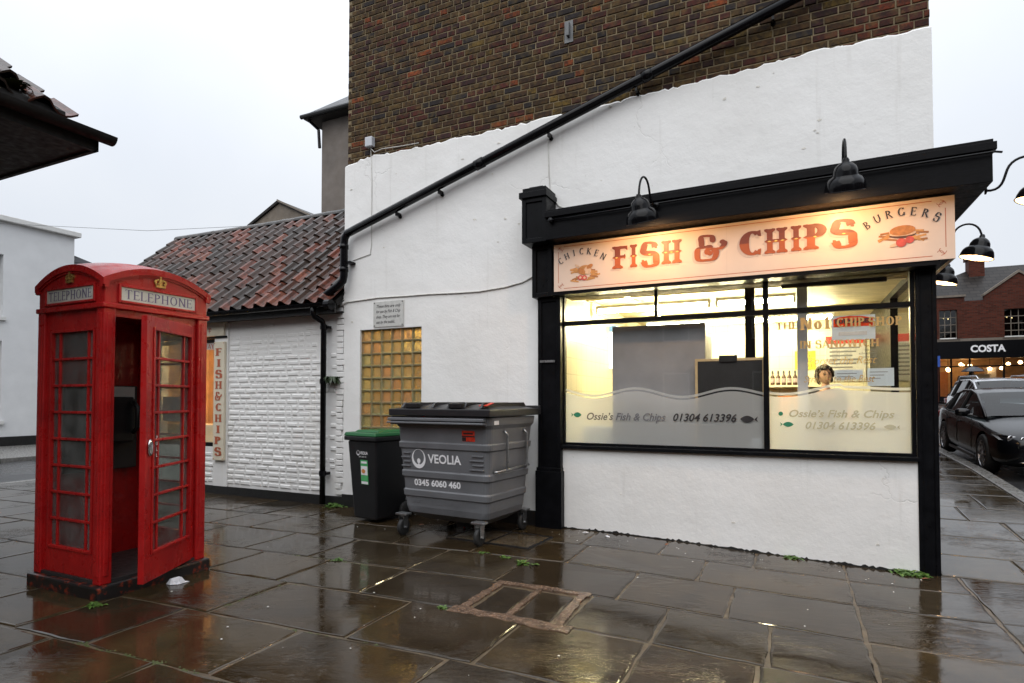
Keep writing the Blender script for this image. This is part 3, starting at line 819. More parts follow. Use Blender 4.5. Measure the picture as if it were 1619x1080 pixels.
# ================================================================== THE CHIP SHOP
shop = thing('chip_shop_building', 'corner shop with white rendered ground floor under a stock brick upper wall', 'building', (0, 0, 0))
PAINT = [(-3.25, 4.80), (-3.19, 4.83), (-2.78, 4.88), (-2.25, 4.86), (-1.85, 4.87), (-1.18, 4.87), (-0.73, 4.865), (-0.14, 4.885), (0.14, 4.87), (0.855, 4.90), (1.54, 4.92), (2.18, 4.94), (2.76, 4.97), (3.29, 4.95), (3.63, 4.975), (3.66, 4.97)]
def paint_top(u):
    for (a, za), (b, zb) in zip(PAINT, PAINT[1:]):
        if a <= u <= b: return za + (zb - za) * (u - a) / (b - a)
    return PAINT[-1][1]
WV = -0.022                                        # face of the render
mb = MB()
def wallpiece(u0, u1, z0, z1, d1=0.25):
    mb.box(u0, u1, WV, d1, z0, z1)
GB = (-2.972, -1.956, 0.94, 2.457)                 # glass block opening
wallpiece(-3.26, GB[0], -0.2, 3.2); wallpiece(GB[1], -0.2, -0.2, 3.2); wallpiece(GB[0], GB[1], -0.2, GB[2]); wallpiece(GB[0], GB[1], GB[3], 3.2)
wallpiece(0.0, 3.5, -0.3, 0.93); wallpiece(-0.2, 3.655, 2.76, 3.2, 0.12)
# upper band with its ragged painted top edge
pr = random.Random(11); us = []; u = -3.26
while u < 3.655: us.append(u); u += pr.uniform(.03, .09)
us.append(3.655)
tops = [paint_top(max(-3.25, a)) + pr.uniform(-.014, .018) for a in us]
for (a, b, za, zb) in zip(us, us[1:], tops, tops[1:]):
    mb.add([(a, WV, 3.2), (b, WV, 3.2), (b, WV, zb - .02), (a, WV, za - .02), (b, WV + .016, zb), (a, WV + .016, za), (b, 0.02, zb + .004), (a, 0.02, za + .004)], [(0, 1, 2, 3), (3, 2, 4, 5), (5, 4, 6, 7)])
put(mb, 'rendered_wall', 'white_render', shop)
mb = MB()                                          # tarred plinth strip
mb.box(-3.27, -0.3, WV - .012, WV, -.1, .17)
put(mb, 'plinth_strip', 'black_tar', shop)
mb = MB(); fr_ = random.Random(12); u = .03; pts_ = []
while u < 3.49: pts_.append((u, G(u, 0) + .008 + .022 * fr_.random() ** 2)); u += fr_.uniform(.012, .04)
pts_.append((3.49, G(3.49, 0) + .02))
for (a, za), (c, zc) in zip(pts_, pts_[1:]):
    mb.add([(a, WV - .004, G(a, 0) - .03), (c, WV - .004, G(c, 0) - .03), (c, WV - .004, zc), (a, WV - .004, za)], [(0, 1, 2, 3)])
put(mb, 'ragged_base', 'black_tar', shop)
mb = MB()
for i in range(30):
    cl = fr_.choice([(-2.9, 4.7, .35, .10), (-2.4, 2.62, .5, .16), (-1.3, 3.7, .6, .2), (-.9, 4.55, .5, .12), (1.6, 4.75, 1.2, .08), (.6, 3.85, .8, .10), (-1.2, 2.75, .5, .08), (3.0, 4.2, .3, .3), (2.2, .25, 1.0, .12), (-2.0, 4.3, .8, .3)])
    u = cl[0] + fr_.gauss(0, cl[2]); z = cl[1] + fr_.gauss(0, cl[3]); r = fr_.uniform(.006, .020)
    if u < -3.2 or u > 3.6 or (z < .95 and u < .1) or (GB[0] - .05 < u < GB[1] + .05 and z < GB[3] + .05) or (-.4 < u and .9 < z < 3.75): continue
    P = [(r * fr_.uniform(.5, 1.2) * math.cos(6.283 * k / 7) * 1.5, r * fr_.uniform(.3, 1.0) * math.sin(6.283 * k / 7)) for k in range(7)]
    mb.prism(P, lambda a, c, d, u=u, z=z: (u + a, WV - d, z + c), 0.0005, .0025 + .001 * (i % 3))
o = put(mb, 'flaked_paint', 'flake', shop); o['kind'] = 'stuff'
mb = MB()                                          # flaked patch of bare stone by the cornice and one at the corner
mb.prism([(2.86, 3.70), (3.36, 3.71), (3.40, 3.80), (3.1, 3.79), (2.95, 3.76)], lambda a, b, d: (a + .12, WV - d, b), 0, .004)
put(mb, 'bare_patch', 'cream_plain', shop)

# stock brick upper wall: each brick is a piece
TOPZ = 8.6
mb = MB(); mb.box(-3.225, 3.64, 0.0, 0.28, 2.7, TOPZ)
bw = put(mb, 'brick_wall', 'mortar', shop)
def brick_mesh(l, h, d=0.10, bev=0.006):
    m = MB()
    x, z = l / 2, h / 2; b = bev
    vs = [(-x, d, -z), (x, d, -z), (x, d, z), (-x, d, z), (-x, b, -z), (x, b, -z), (x, b, z), (-x, b, z), (-x + b, 0, -z + b), (x - b, 0, -z + b), (x - b, 0, z - b), (-x + b, 0, z - b)]
    fs = [(8, 9, 10, 11)] + [(4 + i, 4 + (i + 1) % 4, 8 + (i + 1) % 4, 8 + i) for i in range(4)] + [(i, (i + 1) % 4, 4 + (i + 1) % 4, 4 + i) for i in range(4)]
    m.add(vs, fs); return m
CH, BL, HL, JT = 0.0785, 0.226, 0.107, 0.0125
TONES = [(0.135, 0.078, 0.032)] * 6 + [(0.120, 0.062, 0.030)] * 6 + [(0.155, 0.096, 0.034)] * 3 + [(0.050, 0.044, 0.046)] * 4 + [(0.125, 0.036, 0.027)] * 4 + [(0.075, 0.034, 0.034)] * 3 + [(0.19, 0.12, 0.03)] + [(0.34, 0.085, 0.028)]
br = random.Random(5); bricks = []
z = 4.74; row = 0
while z < TOPZ - .05:
    u = -3.225 + (0.0 if row % 2 else HL / 2 + JT / 2); i = row
    if row % 2 == 0: bricks.append((-3.225 + HL / 4, z, HL / 2 - JT, 0))
    while u < 3.64:
        l = BL if i % 2 == 0 else HL
        if br.random() < .12: l = BL if l == HL else HL
        l = min(l * br.uniform(.93, 1.05), 3.645 - u)
        if l > .04 and not (z + CH < paint_top(max(-3.25, min(3.65, u))) - .02):
            bricks.append((u + l / 2, z + CH / 2, l, br.random()))
        u += l + JT; i += 1
    z += CH; row += 1
def tone_of(b):
    t = br.choice(TONES)
    if b[0] > 2.98: t = br.choice([(0.24, 0.055, 0.026), (0.27, 0.060, 0.028), (0.17, 0.045, 0.028), (0.12, 0.04, 0.03)])   # the redder repaired end
    k = br.uniform(.45, .80); return (t[0] * k, t[1] * k, t[2] * k)
cu_, cv_ = 2.449, -6.58
def vis(b):      # nearest to the street and not above the part of the wall one sees
    return (b[0] - cu_) ** 2 + cv_ ** 2 + (b[1] - 1.5) ** 2
order = sorted(bricks, key=vis)
near, rest = order[:300], order[300:]
BM = {}
for (u, z, l, _) in near:
    k = round(l, 2)
    if k not in BM: BM[k] = brick_mesh(l, CH - JT).mesh('brick', 'stock_brick')
    piece(BM[k], 'brick', bw, (u, -0.009 + br.uniform(-.003, .003), z + br.uniform(-.0015, .0015)), (br.uniform(-.01, .01), br.uniform(-.006, .006), br.uniform(-.006, .006)), color=tone_of((u, z)))
mass = MB(); tones = []
for (u, z, l, _) in rest:
    m = brick_mesh(l, CH - JT); dy = -0.009 + br.uniform(-.003, .003); t = tone_of((u, z)); n0 = len(mass.f)
    a = br.uniform(-.006, .006)
    mass.add([(x + u, y + dy, zz + z + x * a) for x, y, zz in m.v], m.f); tones += [t] * (len(mass.f) - n0)
o = put(mass, 'brickwork', 'stock_brick_mass', bw); o['kind'] = 'stuff'
ca = o.data.color_attributes.new('tone', 'FLOAT_COLOR', 'CORNER')
flat = []
for p in o.data.polygons:
    for _ in p.loop_indices: flat += [*tones[p.index], 1.0]
ca.data.foreach_set('color', flat)
# the rest of the carcass: side walls, back and roof, out of the photograph's view
mb = MB(); mb.box(-3.224, -2.95, .28, 8, 2.6, TOPZ); mb.box(3.36, 3.639, .28, 8, 3.2, TOPZ); mb.box(-3.224, 3.639, 8, 8.25, 0, TOPZ)
put(mb, 'side_wall', 'dark_brick_side', shop)
mb = MB(); mb.hexa([(-3.3, -.05, TOPZ + .002), (3.7, -.05, TOPZ + .002), (3.7, 8.3, TOPZ + .002), (-3.3, 8.3, TOPZ + .002)], [(-3.3, 2.8, TOPZ + 2.4), (3.7, 2.8, TOPZ + 2.4), (3.7, 5.2, TOPZ + 2.4), (-3.3, 5.2, TOPZ + 2.4)])
put(mb, 'roof', 'slate', shop)

# ---- black timber shopfront
def panelled(u0, u1, z0, z1, vf, dep=0.02, m=0.045):
    b = MB(); b.box(u0, u1, vf + dep, 0, z0, z1)
    for (a, c, d, e) in ((u0, u0 + m, z0, z1), (u1 - m, u1, z0, z1), (u0 + m, u1 - m, z0, z0 + m), (u0 + m, u1 - m, z1 - m, z1)):
        b.box(a, c, vf, vf + dep, d, e)
    return b
pil = put(panelled(-0.265, 0.018, 0.0, 2.69, -0.10), 'pilaster', 'black_gloss', shop, bevel=0.004)
b = MB(); b.box(-0.29, 0.035, -0.125, -.003, -0.02, 0.66); b.box(-0.28, 0.025, -0.115, -.003, 0.66, 0.70); put(b, 'pilaster_base', 'black_gloss', pil, bevel=0.006)
b = panelled(-0.31, -0.06, 2.692, 3.30, -0.17, 0.025, 0.05); put(b, 'console_block', 'black_gloss', pil, bevel=0.004)
b = panelled(-0.37, -0.066, 3.302, 3.82, -0.33, 0.02, 0.05); b.box(-0.395, -0.05, -0.36, 0, 3.82, 3.89); b.box(-0.36, -0.07, -0.33, 0, 3.89, 3.94); b.box(-.30, -.13, -.27, 0, 3.94, 3.97)
put(b, 'console_cap', 'black_gloss', pil, bevel=0.005)
b = MB(); b.box(-.235, -.05, -.112, -.1, 1.93, 1.955); put(b, 'letter_slot', 'zinc', pil)
b = panelled(3.492, 3.655, -0.16, 2.72, -0.035, 0.012, 0.035)
put(b, 'corner_pilaster', 'black_gloss', shop, bevel=0.004)
b = MB()      # cornice, rising a touch to the right, wrapped round the corner
def corn(za0, za1, zb0, zb1, v0, v1, u0=-0.05, u1=3.995):
    b.hexa([(u0, v0, za0), (u1, v0, zb0), (u1, v1, zb0), (u0, v1, za0)], [(u0, v0, za1), (u1, v0, zb1), (u1, v1, zb1), (u0, v1, za1)])
corn(3.293, 3.535, 3.325, 3.585, -0.395, -.002)
corn(3.537, 3.60, 3.587, 3.655, -0.425, -.002, -0.05, 4.02)
corn(3.602, 3.625, 3.657, 3.685, -0.405, -.002, -0.05, 4.0)
b.box(3.662, 3.995, 0.0, 4.4, 3.325, 3.585); b.box(3.662, 4.02, 0.0, 4.4, 3.587, 3.68)
put(b, 'cornice', 'black_wood', shop, bevel=0.004)
b = MB(); b.box(-0.06, 3.66, -.19, -.003, 2.70, 2.745)
put(b, 'sign_bed_mould', 'black_gloss', shop)
b = MB()      # street-side shopfront, seen from indoors only
b.box(3.56, 3.65, 2.05, 2.25, -.2, 3.2); b.box(3.56, 3.65, 2.25, 8, -.2, 3.2); b.box(3.56, 3.65, .0, 2.05, 2.745, 3.2); b.box(3.56, 3.65, 0.06, 2.05, -.2, .62)
put(b, 'street_shopfront', 'black_gloss', shop)
# shop window
win = MB()
win.box(0.0, 0.035, 0.0, 0.07, 0.966, 2.75); win.box(3.455, 3.491, 0.0, 0.07, 0.966, 2.75)
win.box(2.188, 2.240, -.004, 0.07, 0.966, 2.75); win.box(0.035, 2.188, 0.0, 0.066, 2.362, 2.412); win.box(2.24, 3.455, 0.0, 0.066, 2.362, 2.412)
win.box(1.085, 1.118, 0.0, 0.066, 2.412, 2.70); win.box(0.035, 2.188, 0.0, 0.066, 2.70, 2.75); win.box(2.24, 3.455, 0.0, 0.066, 2.70, 2.75)
win.box(0.035, 2.188, 0.0, 0.066, 0.966, 0.992); win.box(2.24, 3.455, 0.0, 0.066, 0.966, 0.992)
swin = put(win, 'shop_window', 'black_gloss', shop)
b = MB(); b.box(-0.01, 3.497, -0.07, 0.09, 0.925, 0.965); put(b, 'window_sill', 'black_gloss', swin, bevel=0.006)
PV = 0.030
PANES = [(0.035, 2.188, 0.992, 2.362), (2.24, 3.455, 0.992, 2.362), (0.035, 1.085, 2.412, 2.70), (1.118, 2.188, 2.412, 2.70), (2.24, 3.455, 2.412, 2.70)]
for (a, c, d, e) in PANES:
    b = MB(); b.box(a, c, PV, PV + .005, d, e); put(b, 'pane', 'shop_glass', swin)
b = MB(); b.box(3.60, 3.606, 0.08, 2.05, .62, 2.745); put(b, 'side_pane', 'shop_glass', swin)
def wave(u):
    if u < 2.2: return 1.575 + 0.045 * math.sin((u - 0.62) / 1.0 * 2 * math.pi) + 0.01 * math.cos(u * 2)
    return 1.585 + 0.035 * math.sin((u - 2.63) / 1.0 * 2 * math.pi) * (1 if u < 2.9 else .35) + (.02 if u > 2.9 else .02 * sstep(2.6, 2.9, u))
for (a, c) in ((0.036, 2.187), (2.241, 3.454)):
    b = MB(); n = 40
    f2 = MB()
    for i in range(n):
        x0 = a + (c - a) * i / n; x1 = a + (c - a) * (i + 1) / n
        b.add([(x0, PV + .008, .993), (x1, PV + .008, .993), (x1, PV + .008, wave(x1) - .03), (x0, PV + .008, wave(x0) - .03)], [(0, 1, 2, 3)])
        f2.add([(x0, PV + .008, wave(x0) - .012), (x1, PV + .008, wave(x1) - .012), (x1, PV + .008, wave(x1) + .014), (x0, PV + .008, wave(x0) + .014)], [(0, 1, 2, 3)])
    put(b, 'frosted_film', 'frost_film', swin); put(f2, 'wave_stripe', 'frost_film', swin)
def fish_poly(l, h):
    P = []
    for i in range(13): t = i / 12; P.append((-l / 2 + l * .8 * t, h / 2 * math.sin(math.pi * t) ** .8))
    P += [(l * .5, h * .42), (l * .44, 0), (l * .5, -h * .42)]
    for i in range(12, 0, -1): t = i / 12; P.append((-l / 2 + l * .8 * t, -h / 2 * math.sin(math.pi * t) ** .8))
    return P
def fish(u, z, l, h, mat, flip=False):
    P = fish_poly(l, h)
    if flip: P = [(-x, y) for x, y in P]
    b = MB(); polys_to(b, [P], FRONT(u, PV - .001, z)); put(b, 'fish_mark', mat, swin)
fish(0.168, 1.316, .125, .058, 'green_print', True); fish(2.045, 1.292, .17, .07, 'print_black')
put(font_mb('Ossie’s Fish & Chips', FRONT(0.283, PV, 1.262), .115, .001, 'LEFT', .28, .002, .90), 'window_lettering', 'print_grey', swin)
put(font_mb('01304 613396', FRONT(1.266, PV, 1.262), .115, .001, 'LEFT', .28, .002, .65), 'window_lettering', 'print_black', swin)
b = MB(); polys_to(b, [arc(0, 0, .021, .021, 0, 345, 16)], FRONT(2.345, PV - .001, 1.352)); put(b, 'dot_mark', 'green_print', swin)
put(font_mb('Ossie’s Fish & Chips', FRONT(2.41, PV, 1.322), .10, .001, 'LEFT', .28, .002, .90), 'window_lettering', 'print_pale', swin)
fish(2.40, 1.245, .125, .05, 'green_print', True); fish(3.30, 1.235, .13, .045, 'print_pale')
put(font_mb('01304 613396', FRONT(2.56, PV, 1.205), .10, .001, 'LEFT', .28, .002, .60), 'window_lettering', 'print_pale', swin)
put(word_mb('THE', FRONT(2.41, PV, 2.205), .072, .001, .5, .20, thick=.2, thin=.1, serif=.06), 'window_lettering', 'gold_print', swin)
put(word_mb('No1', FRONT(2.665, PV, 2.19), .125, .001, .5, .26, thick=.24, thin=.1, serif=.07), 'window_lettering', 'gold_print', swin)
put(word_mb('CHIP', FRONT(2.97, PV, 2.205), .085, .001, .5, .24, thick=.2, thin=.1, serif=.06), 'window_lettering', 'gold_print', swin)
put(word_mb('SHOP', FRONT(3.26, PV, 2.20), .085, .001, .5, .27, thick=.2, thin=.1, serif=.06), 'window_lettering', 'gold_print', swin)
put(word_mb('IN SANDWICH', FRONT(2.865, PV, 2.005), .075, .001, .5, .68, thick=.2, thin=.09, serif=.06), 'window_lettering', 'gold_print', swin)
put(font_mb('Forget the Rest', FRONT(2.60, PV, 1.845), .10, .001, 'LEFT', .35, 0, .58), 'window_lettering', 'gold_print', swin)
put(font_mb('Straight to the Best', FRONT(2.555, PV, 1.665), .10, .001, 'LEFT', .35, 0, .61), 'window_lettering', 'gold_print', swin)
# glass block window
nx, nz_ = 6, 9; bw_ = (GB[1] - GB[0]) / nx; bh_ = (GB[3] - GB[2]) / nz_
b = MB()
for i in range(nx + 1): b.box(GB[0] + i * bw_ - .007, GB[0] + i * bw_ + .007, .012, .085, GB[2], GB[3])
for j in range(nz_ + 1): b.box(GB[0], GB[1], .014, .083, GB[2] + j * bh_ - .007, GB[2] + j * bh_ + .007)
gbw = put(b, 'glass_block_window', 'block_mortar', shop)
me_gb = None
gm = MB(); w_, h_ = bw_ / 2 - .006, bh_ / 2 - .006; iw, ih = w_ - .022, h_ - .022
gm.v = [(-w_, 0, -h_), (w_, 0, -h_), (w_, 0, h_), (-w_, 0, h_), (-iw, .020, -ih), (iw, .020, -ih), (iw, .020, ih), (-iw, .020, ih), (-w_, .07, -h_), (w_, .07, -h_), (w_, .07, h_), (-w_, .07, h_), (-.15 * iw, .012, -ih), (-.15 * iw, .012, ih)]
gm.f = [(0, 1, 5, 12, 4), (1, 2, 6, 5), (2, 3, 7, 13, 6), (3, 0, 4, 7), (4, 12, 13, 7), (12, 5, 6, 13), (11, 10, 9, 8), (0, 8, 9, 1), (1, 9, 10, 2), (2, 10, 11, 3), (3, 11, 8, 0)]; gm.m = [0] * 11
me_gb = gm.mesh('glass_block', 'glass_block_mat')
gr_ = random.Random(6)
for i in range(nx):
    for j in range(nz_):
        piece(me_gb, 'glass_block', gbw, (GB[0] + (i + .5) * bw_, .006, GB[2] + (j + .5) * bh_), color=[(.74, .60, .22), (.70, .52, .18), (.78, .50, .20), (.62, .56, .24)][gr_.randrange(4)])
# ---- rooms behind the glass
RU0, RU1, RV0, RV1, RZ0, RZ1 = 0.03, 3.56, 0.12, 4.2, 0.20, 2.82
b = MB(); b.box(RU0 - .12, RU0, 0.08, RV1, RZ0, RZ1); b.box(RU0 - .12, RU1, RV1, RV1 + .12, RZ0, RZ1)
put(b, 'interior_wall', 'wall_tile', shop)
b = MB(); b.box(RU0 - .12, RU1, 0.08, RV1 + .12, RZ1, RZ1 + .1); put(b, 'interior_ceiling', 'ceiling_paint', shop)
b = MB(); b.box(RU0, RU1, RV0 + .7, RV0 + .78, RZ1 - .045, RZ1 - .001); b.box(.55, .62, RV0, RV1, RZ1 - .04, RZ1 - .002); put(b, 'ceiling_moulding', 'counter_cream', shop)
b = MB(); b.box(RU0 - .12, RU1, 0.25, RV1, RZ0 - .1, RZ0); put(b, 'interior_floor', 'inside_floor', shop)
b = MB(); b.box(RU0, 3.5, .1, .13, RZ0, .95); put(b, 'window_back', 'counter_cream', shop)
b = MB(); b.box(-3.2, -.3, .26, .3, .0, 3.0); 
back = MB(); back.box(-3.2, -.25, 1.6, 1.7, 0, 2.9); back.box(-3.22, -3.2, .25, 1.7, 0, 2.9); back.box(-.25, -.2, .25, 1.7, 0, 2.9); back.box(-3.22, -.2, .25, 1.7, 2.9, 3.0); back.box(-3.22, -.2, .25, 1.7, -.1, 0)
put(back, 'store_room', 'curtain_orange', shop)
def strip_light(u0, u1, v, z, label):
    t = thing('strip_light', label, 'light', ((u0 + u1) / 2, v, z), 'fluorescent strips on the shop ceiling')
    b = MB(); b.box(u0, u1, v - .025, v + .025, z + .035, z + .075); put(b, 'batten', 'white_paint', t)
    b = MB(); b.tube([(u0 + .03, v, z), (u1 - .03, v, z)], .022, 10); put(b, 'tube', 'tube_light', t)
    for u in (u0 + .015, u1 - .015):
        b = MB(); b.box(u - .015, u + .015, v - .025, v + .025, z - .03, z + .03); put(b, 'lamp_holder', 'white_paint', t)
strip_light(.10, 1.55, 1.05, 2.66, 'fluorescent strip nearest the window, above the grey fridge')
strip_light(1.62, 2.50, 1.05, 2.66, 'short fluorescent strip nearest the window, above the chalkboard')
strip_light(.35, 1.85, 2.9, 2.66, 'fluorescent strip far back on the shop ceiling, left')
strip_light(1.95, 3.0, 2.9, 2.66, 'fluorescent strip far back on the shop ceiling, right')
b = MB(); b.tube([(-2.9, .9, 2.6), (-1.2, .9, 2.6)], .03, 8); props(put(b, 'strip_light', 'added_store_tube', base=(-2, .9, 2.6)), 'unseen tube added to glow behind the glass blocks', 'light', 'fluorescent strips on the shop ceiling')  # unseen tube, added to light the glass blocks from behind
# fridge seen from behind, chalkboard, post, blind
t = thing('fridge', 'tall grey fridge standing with its back to the shop window', 'fridge', (1.07, .45, RZ0))
b = MB(); b.box(.56, 1.60, .17, .78, RZ0 + .06, 2.34); put(b, 'cabinet', 'fridge_grey', t, bevel=.01)
b = MB(); b.box(.62, 1.54, .155, .168, RZ0 + .3, 1.75); put(b, 'back_panel', 'fridge_grey', t)
for u in (.62, 1.54):
    b = MB(); b.box(u - .03, u + .03, .22, .72, RZ0, RZ0 + .06); put(b, 'foot', 'trim_black', t)
t = thing('chalkboard', 'black chalkboard with pale wooden frame leaning inside the window', 'chalkboard', (1.85, .1, .93))
b = MB(); b.box(1.53, 2.175, .085, .10, .97, 1.905); put(b, 'board', 'chalk_black', t)
for (a, c, d, e) in ((1.503, 1.53, .94, 1.932), (2.175, 2.203, .94, 1.932), (1.53, 2.175, .94, .97), (1.53, 2.175, 1.905, 1.932)):
    b = MB(); b.box(a, c, .08, .108, d, e); put(b, 'frame_rail', 'pale_wood', t)
b = MB(); b.box(1.75, 1.93, .07, .13, 1.89, 1.965); put(b, 'clip', 'trim_black', t, bevel=.006)
b = MB(); b.box(1.99, 2.09, .42, .52, RZ0, RZ1); put(b, 'inside_post', 'black_gloss', shop)
b = MB(); b.box(2.505, 2.605, .36, .46, RZ0, RZ1); put(b, 'inside_post', 'grey_post', shop)
b = MB(); b.box(2.36, 3.30, .20, .26, 2.655, 2.695); props(put(b, 'roller_blind', 'trim_black', base=(2.8, .2, 2.65)), 'rolled black blind above the right window pane', 'blind')
# menu light box, picture frames, frying range
t = thing('menu_board', 'white lit menu box with blue header on the left inside wall', 'menu board', (.10, 2.3, 1.9))
b = MB(); b.box(.032, .13, 1.9, 3.3, 1.95, 2.48); put(b, 'light_box', 'menu_light', t)
b = MB(); b.box(.032, .132, 1.9, 3.3, 2.482, 2.57); put(b, 'header', 'blue_card', t)
for i, u in enumerate((.42, .66)):
    t = thing('picture_frame', ('left' if i == 0 else 'right') + ' one of two small frames hung high on the back wall', 'picture', (u, 4.18, 2.2), 'frames on the shop back wall')
    for (a, c, d, e) in ((u - .09, u - .075, 2.02, 2.46), (u + .075, u + .09, 2.02, 2.46), (u - .075, u + .075, 2.02, 2.035), (u - .075, u + .075, 2.445, 2.46)):
        b = MB(); b.box(a, c, 4.17, 4.198, d, e); put(b, 'rail', 'print_black', t)
    b = MB(); b.box(u - .075, u + .075, 4.185, 4.198, 2.035, 2.445); put(b, 'print', 'cream_plain', t)
t = thing('frying_range', 'cream frying range with glazed hot cupboard along the back', 'frying range', (1.0, 3.3, RZ0))
b = MB(); b.box(.1, 1.9, 3.0, 3.7, RZ0, 1.15); put(b, 'range_body', 'steel', t)
b = MB(); b.box(.1, 1.9, 3.0, 3.6, 1.72, 1.86); put(b, 'canopy', 'counter_cream', t, bevel=.01)
b = MB(); b.box(.1, 1.9, 3.02, 3.03, 1.15, 1.72); put(b, 'glass_front', 'shop_glass', t)
for u in (.11, .7, 1.3, 1.86):
    b = MB(); b.box(u, u + .04, 3.0, 3.04, 1.15, 1.72); put(b, 'upright', 'counter_cream', t)
for k, (u, l, m) in enumerate(((.45, 'tall orange carton in the glazed hot cupboard', 'orange_card'), (.92, 'pale wrapped parcel in the glazed hot cupboard', 'notice_white'))):
    b = MB(); b.box(u, u + .16, 3.2, 3.34, 1.152, 1.55); props(put(b, 'carton', m, base=(u, 3.2, 1.15), bevel=.006), l, 'carton')
t = thing('shop_counter', 'cream serving counter running across the right of the shop', 'counter', (2.9, 1.35, RZ0))
b = MB(); b.box(2.3, 3.5, 1.1, 1.5, RZ0, 1.20); put(b, 'front', 'counter_cream', t)
b = MB(); b.box(2.25, 3.52, 1.02, 1.55, 1.202, 1.245); put(b, 'top', 'steel', t)
b = MB(); b.box(.15, .60, .32, .62, RZ0, 1.16); props(put(b, 'drinks_crate', 'blue_card', base=(.4, .45, RZ0), bevel=.01), 'pale blue box blurred behind the frosted glass at the left', 'box')
# shelf with sauce bottles
t = thing('wall_shelf', 'cream wall shelf carrying the sauce bottles', 'shelf', (2.5, 3.9, 1.70))
b = MB(); b.box(2.0, 2.95, 3.75, 4.195, 1.69, 1.72); put(b, 'shelf_board', 'counter_cream', t)
for u in (2.1, 2.85):
    b = MB(); b.box(u - .015, u + .015, 3.85, 4.195, 1.60, 1.69); put(b, 'bracket', 'zinc', t)
ordn = ['first', 'second', 'third', 'fourth', 'fifth', 'sixth', 'seventh']
for i in range(7):
    u = 2.17 + i * .082
    t = thing('sauce_bottle', 'dark sauce bottle on the wall shelf, %s from the left' % ordn[i], 'bottle', (u, 3.86, 1.722), 'sauce bottles on the shelf')
    mt = Matrix.Translation((u, 3.86, 1.722))
    b = MB(); b.lathe([(.030, 0), (.033, .02), (.033, .13), (.014, .17), (.012, .19)], 12, mt, True); put(b, 'bottle_body', 'bottle_brown', t, smooth=True)
    b = MB(); b.lathe([(.0335, .04), (.0335, .11)], 12, mt); put(b, 'bottle_label', 'label_mixed', t)
    b = MB(); b.lathe([(.016, .185), (.016, .215), (.008, .235)], 10, mt, True); put(b, 'cap', 'print_black', t)
b = MB(); b.box(2.25, 2.72, 3.75, 4.1, 1.25, 1.55); props(put(b, 'cardboard_box', 'orange_card', base=(2.5, 3.9, 1.25), bevel=.004), 'orange cardboard box below the bottle shelf', 'box')
b = MB(); b.box(2.1, 2.9, 3.7, 4.19, RZ0, 1.249); props(put(b, 'back_cabinet', 'counter_cream', base=(2.5, 3.9, RZ0), bevel=.004), 'cream cabinet under the cardboard box', 'cabinet')
t = thing('yellow_notice', 'yellow price notice on the back wall above the bottles', 'notice', (2.62, 4.19, 2.05))
b = MB(); b.box(2.50, 2.80, 4.18, 4.197, 1.98, 2.28); put(b, 'card', 'yellow_card', t)
put(font_mb('Only\nCOD\nIN OIL', FRONT(2.65, 4.18, 2.19), .085, .002), 'lettering', 'print_black', t)
t = thing('till', 'grey till with a small screen on the serving counter', 'till', (3.28, 1.28, 1.245))
b = MB(); b.box(3.14, 3.42, 1.12, 1.45, 1.246, 1.36); put(b, 'drawer', 'fridge_grey', t, bevel=.01)
b = MB(); b.hexa([(3.18, 1.22, 1.362), (3.38, 1.22, 1.362), (3.38, 1.40, 1.362), (3.18, 1.40, 1.362)], [(3.18, 1.28, 1.55), (3.38, 1.28, 1.55), (3.38, 1.32, 1.55), (3.18, 1.32, 1.55)]); put(b, 'screen', 'trim_black', t, bevel=.006)
for i, (u, m, l) in enumerate(((2.45, 'steel', 'steel salt shaker on the serving counter'), (2.53, 'bottle_brown', 'brown vinegar bottle on the serving counter'), (3.05, 'orange_card', 'orange jar on the serving counter'))):
    t = thing('condiment', l, 'shaker', (u, 1.15, 1.246), 'condiments on the counter'); mt = Matrix.Translation((u, 1.15, 1.246))
    b = MB(); b.lathe([(.030, 0), (.034, .03), (.032, .13), (.016, .17)], 12, mt, True); put(b, 'bottle_body', m, t, smooth=True); b = MB(); b.lathe([(.018, .165), (.018, .20), (.004, .215)], 10, mt, True); put(b, 'cap', 'steel', t)
t = thing('wall_menu', 'white menu panel with coloured rows high on the back wall', 'menu', (3.1, 4.19, 1.9))
b = MB(); b.box(2.95, 3.50, 4.17, 4.198, 1.78, 2.5); put(b, 'panel', 'notice_white', t); b = MB(); b.box(2.95, 3.50, 4.165, 4.17, 2.38, 2.5); put(b, 'header', 'red_sticker', t)
for k in range(8): b = MB(); b.box(3.0, 3.42 - .05 * (k % 3), 4.166, 4.17, 2.30 - k * .062, 2.325 - k * .062); put(b, 'text_line', 'print_grey', t)
t = thing('wall_cupboard', 'cream wall cupboard on the left inside wall past the menu box', 'cupboard', (.2, 3.8, 1.9)); b = MB(); b.box(.032, .36, 3.45, 4.19, 1.9, 2.6); put(b, 'carcass', 'counter_cream', t, bevel=.005)
for y in (3.47, 3.83): b = MB(); b.box(.361, .375, y, y + .34, 1.92, 2.58); put(b, 'door', 'white_paint', t, bevel=.004)
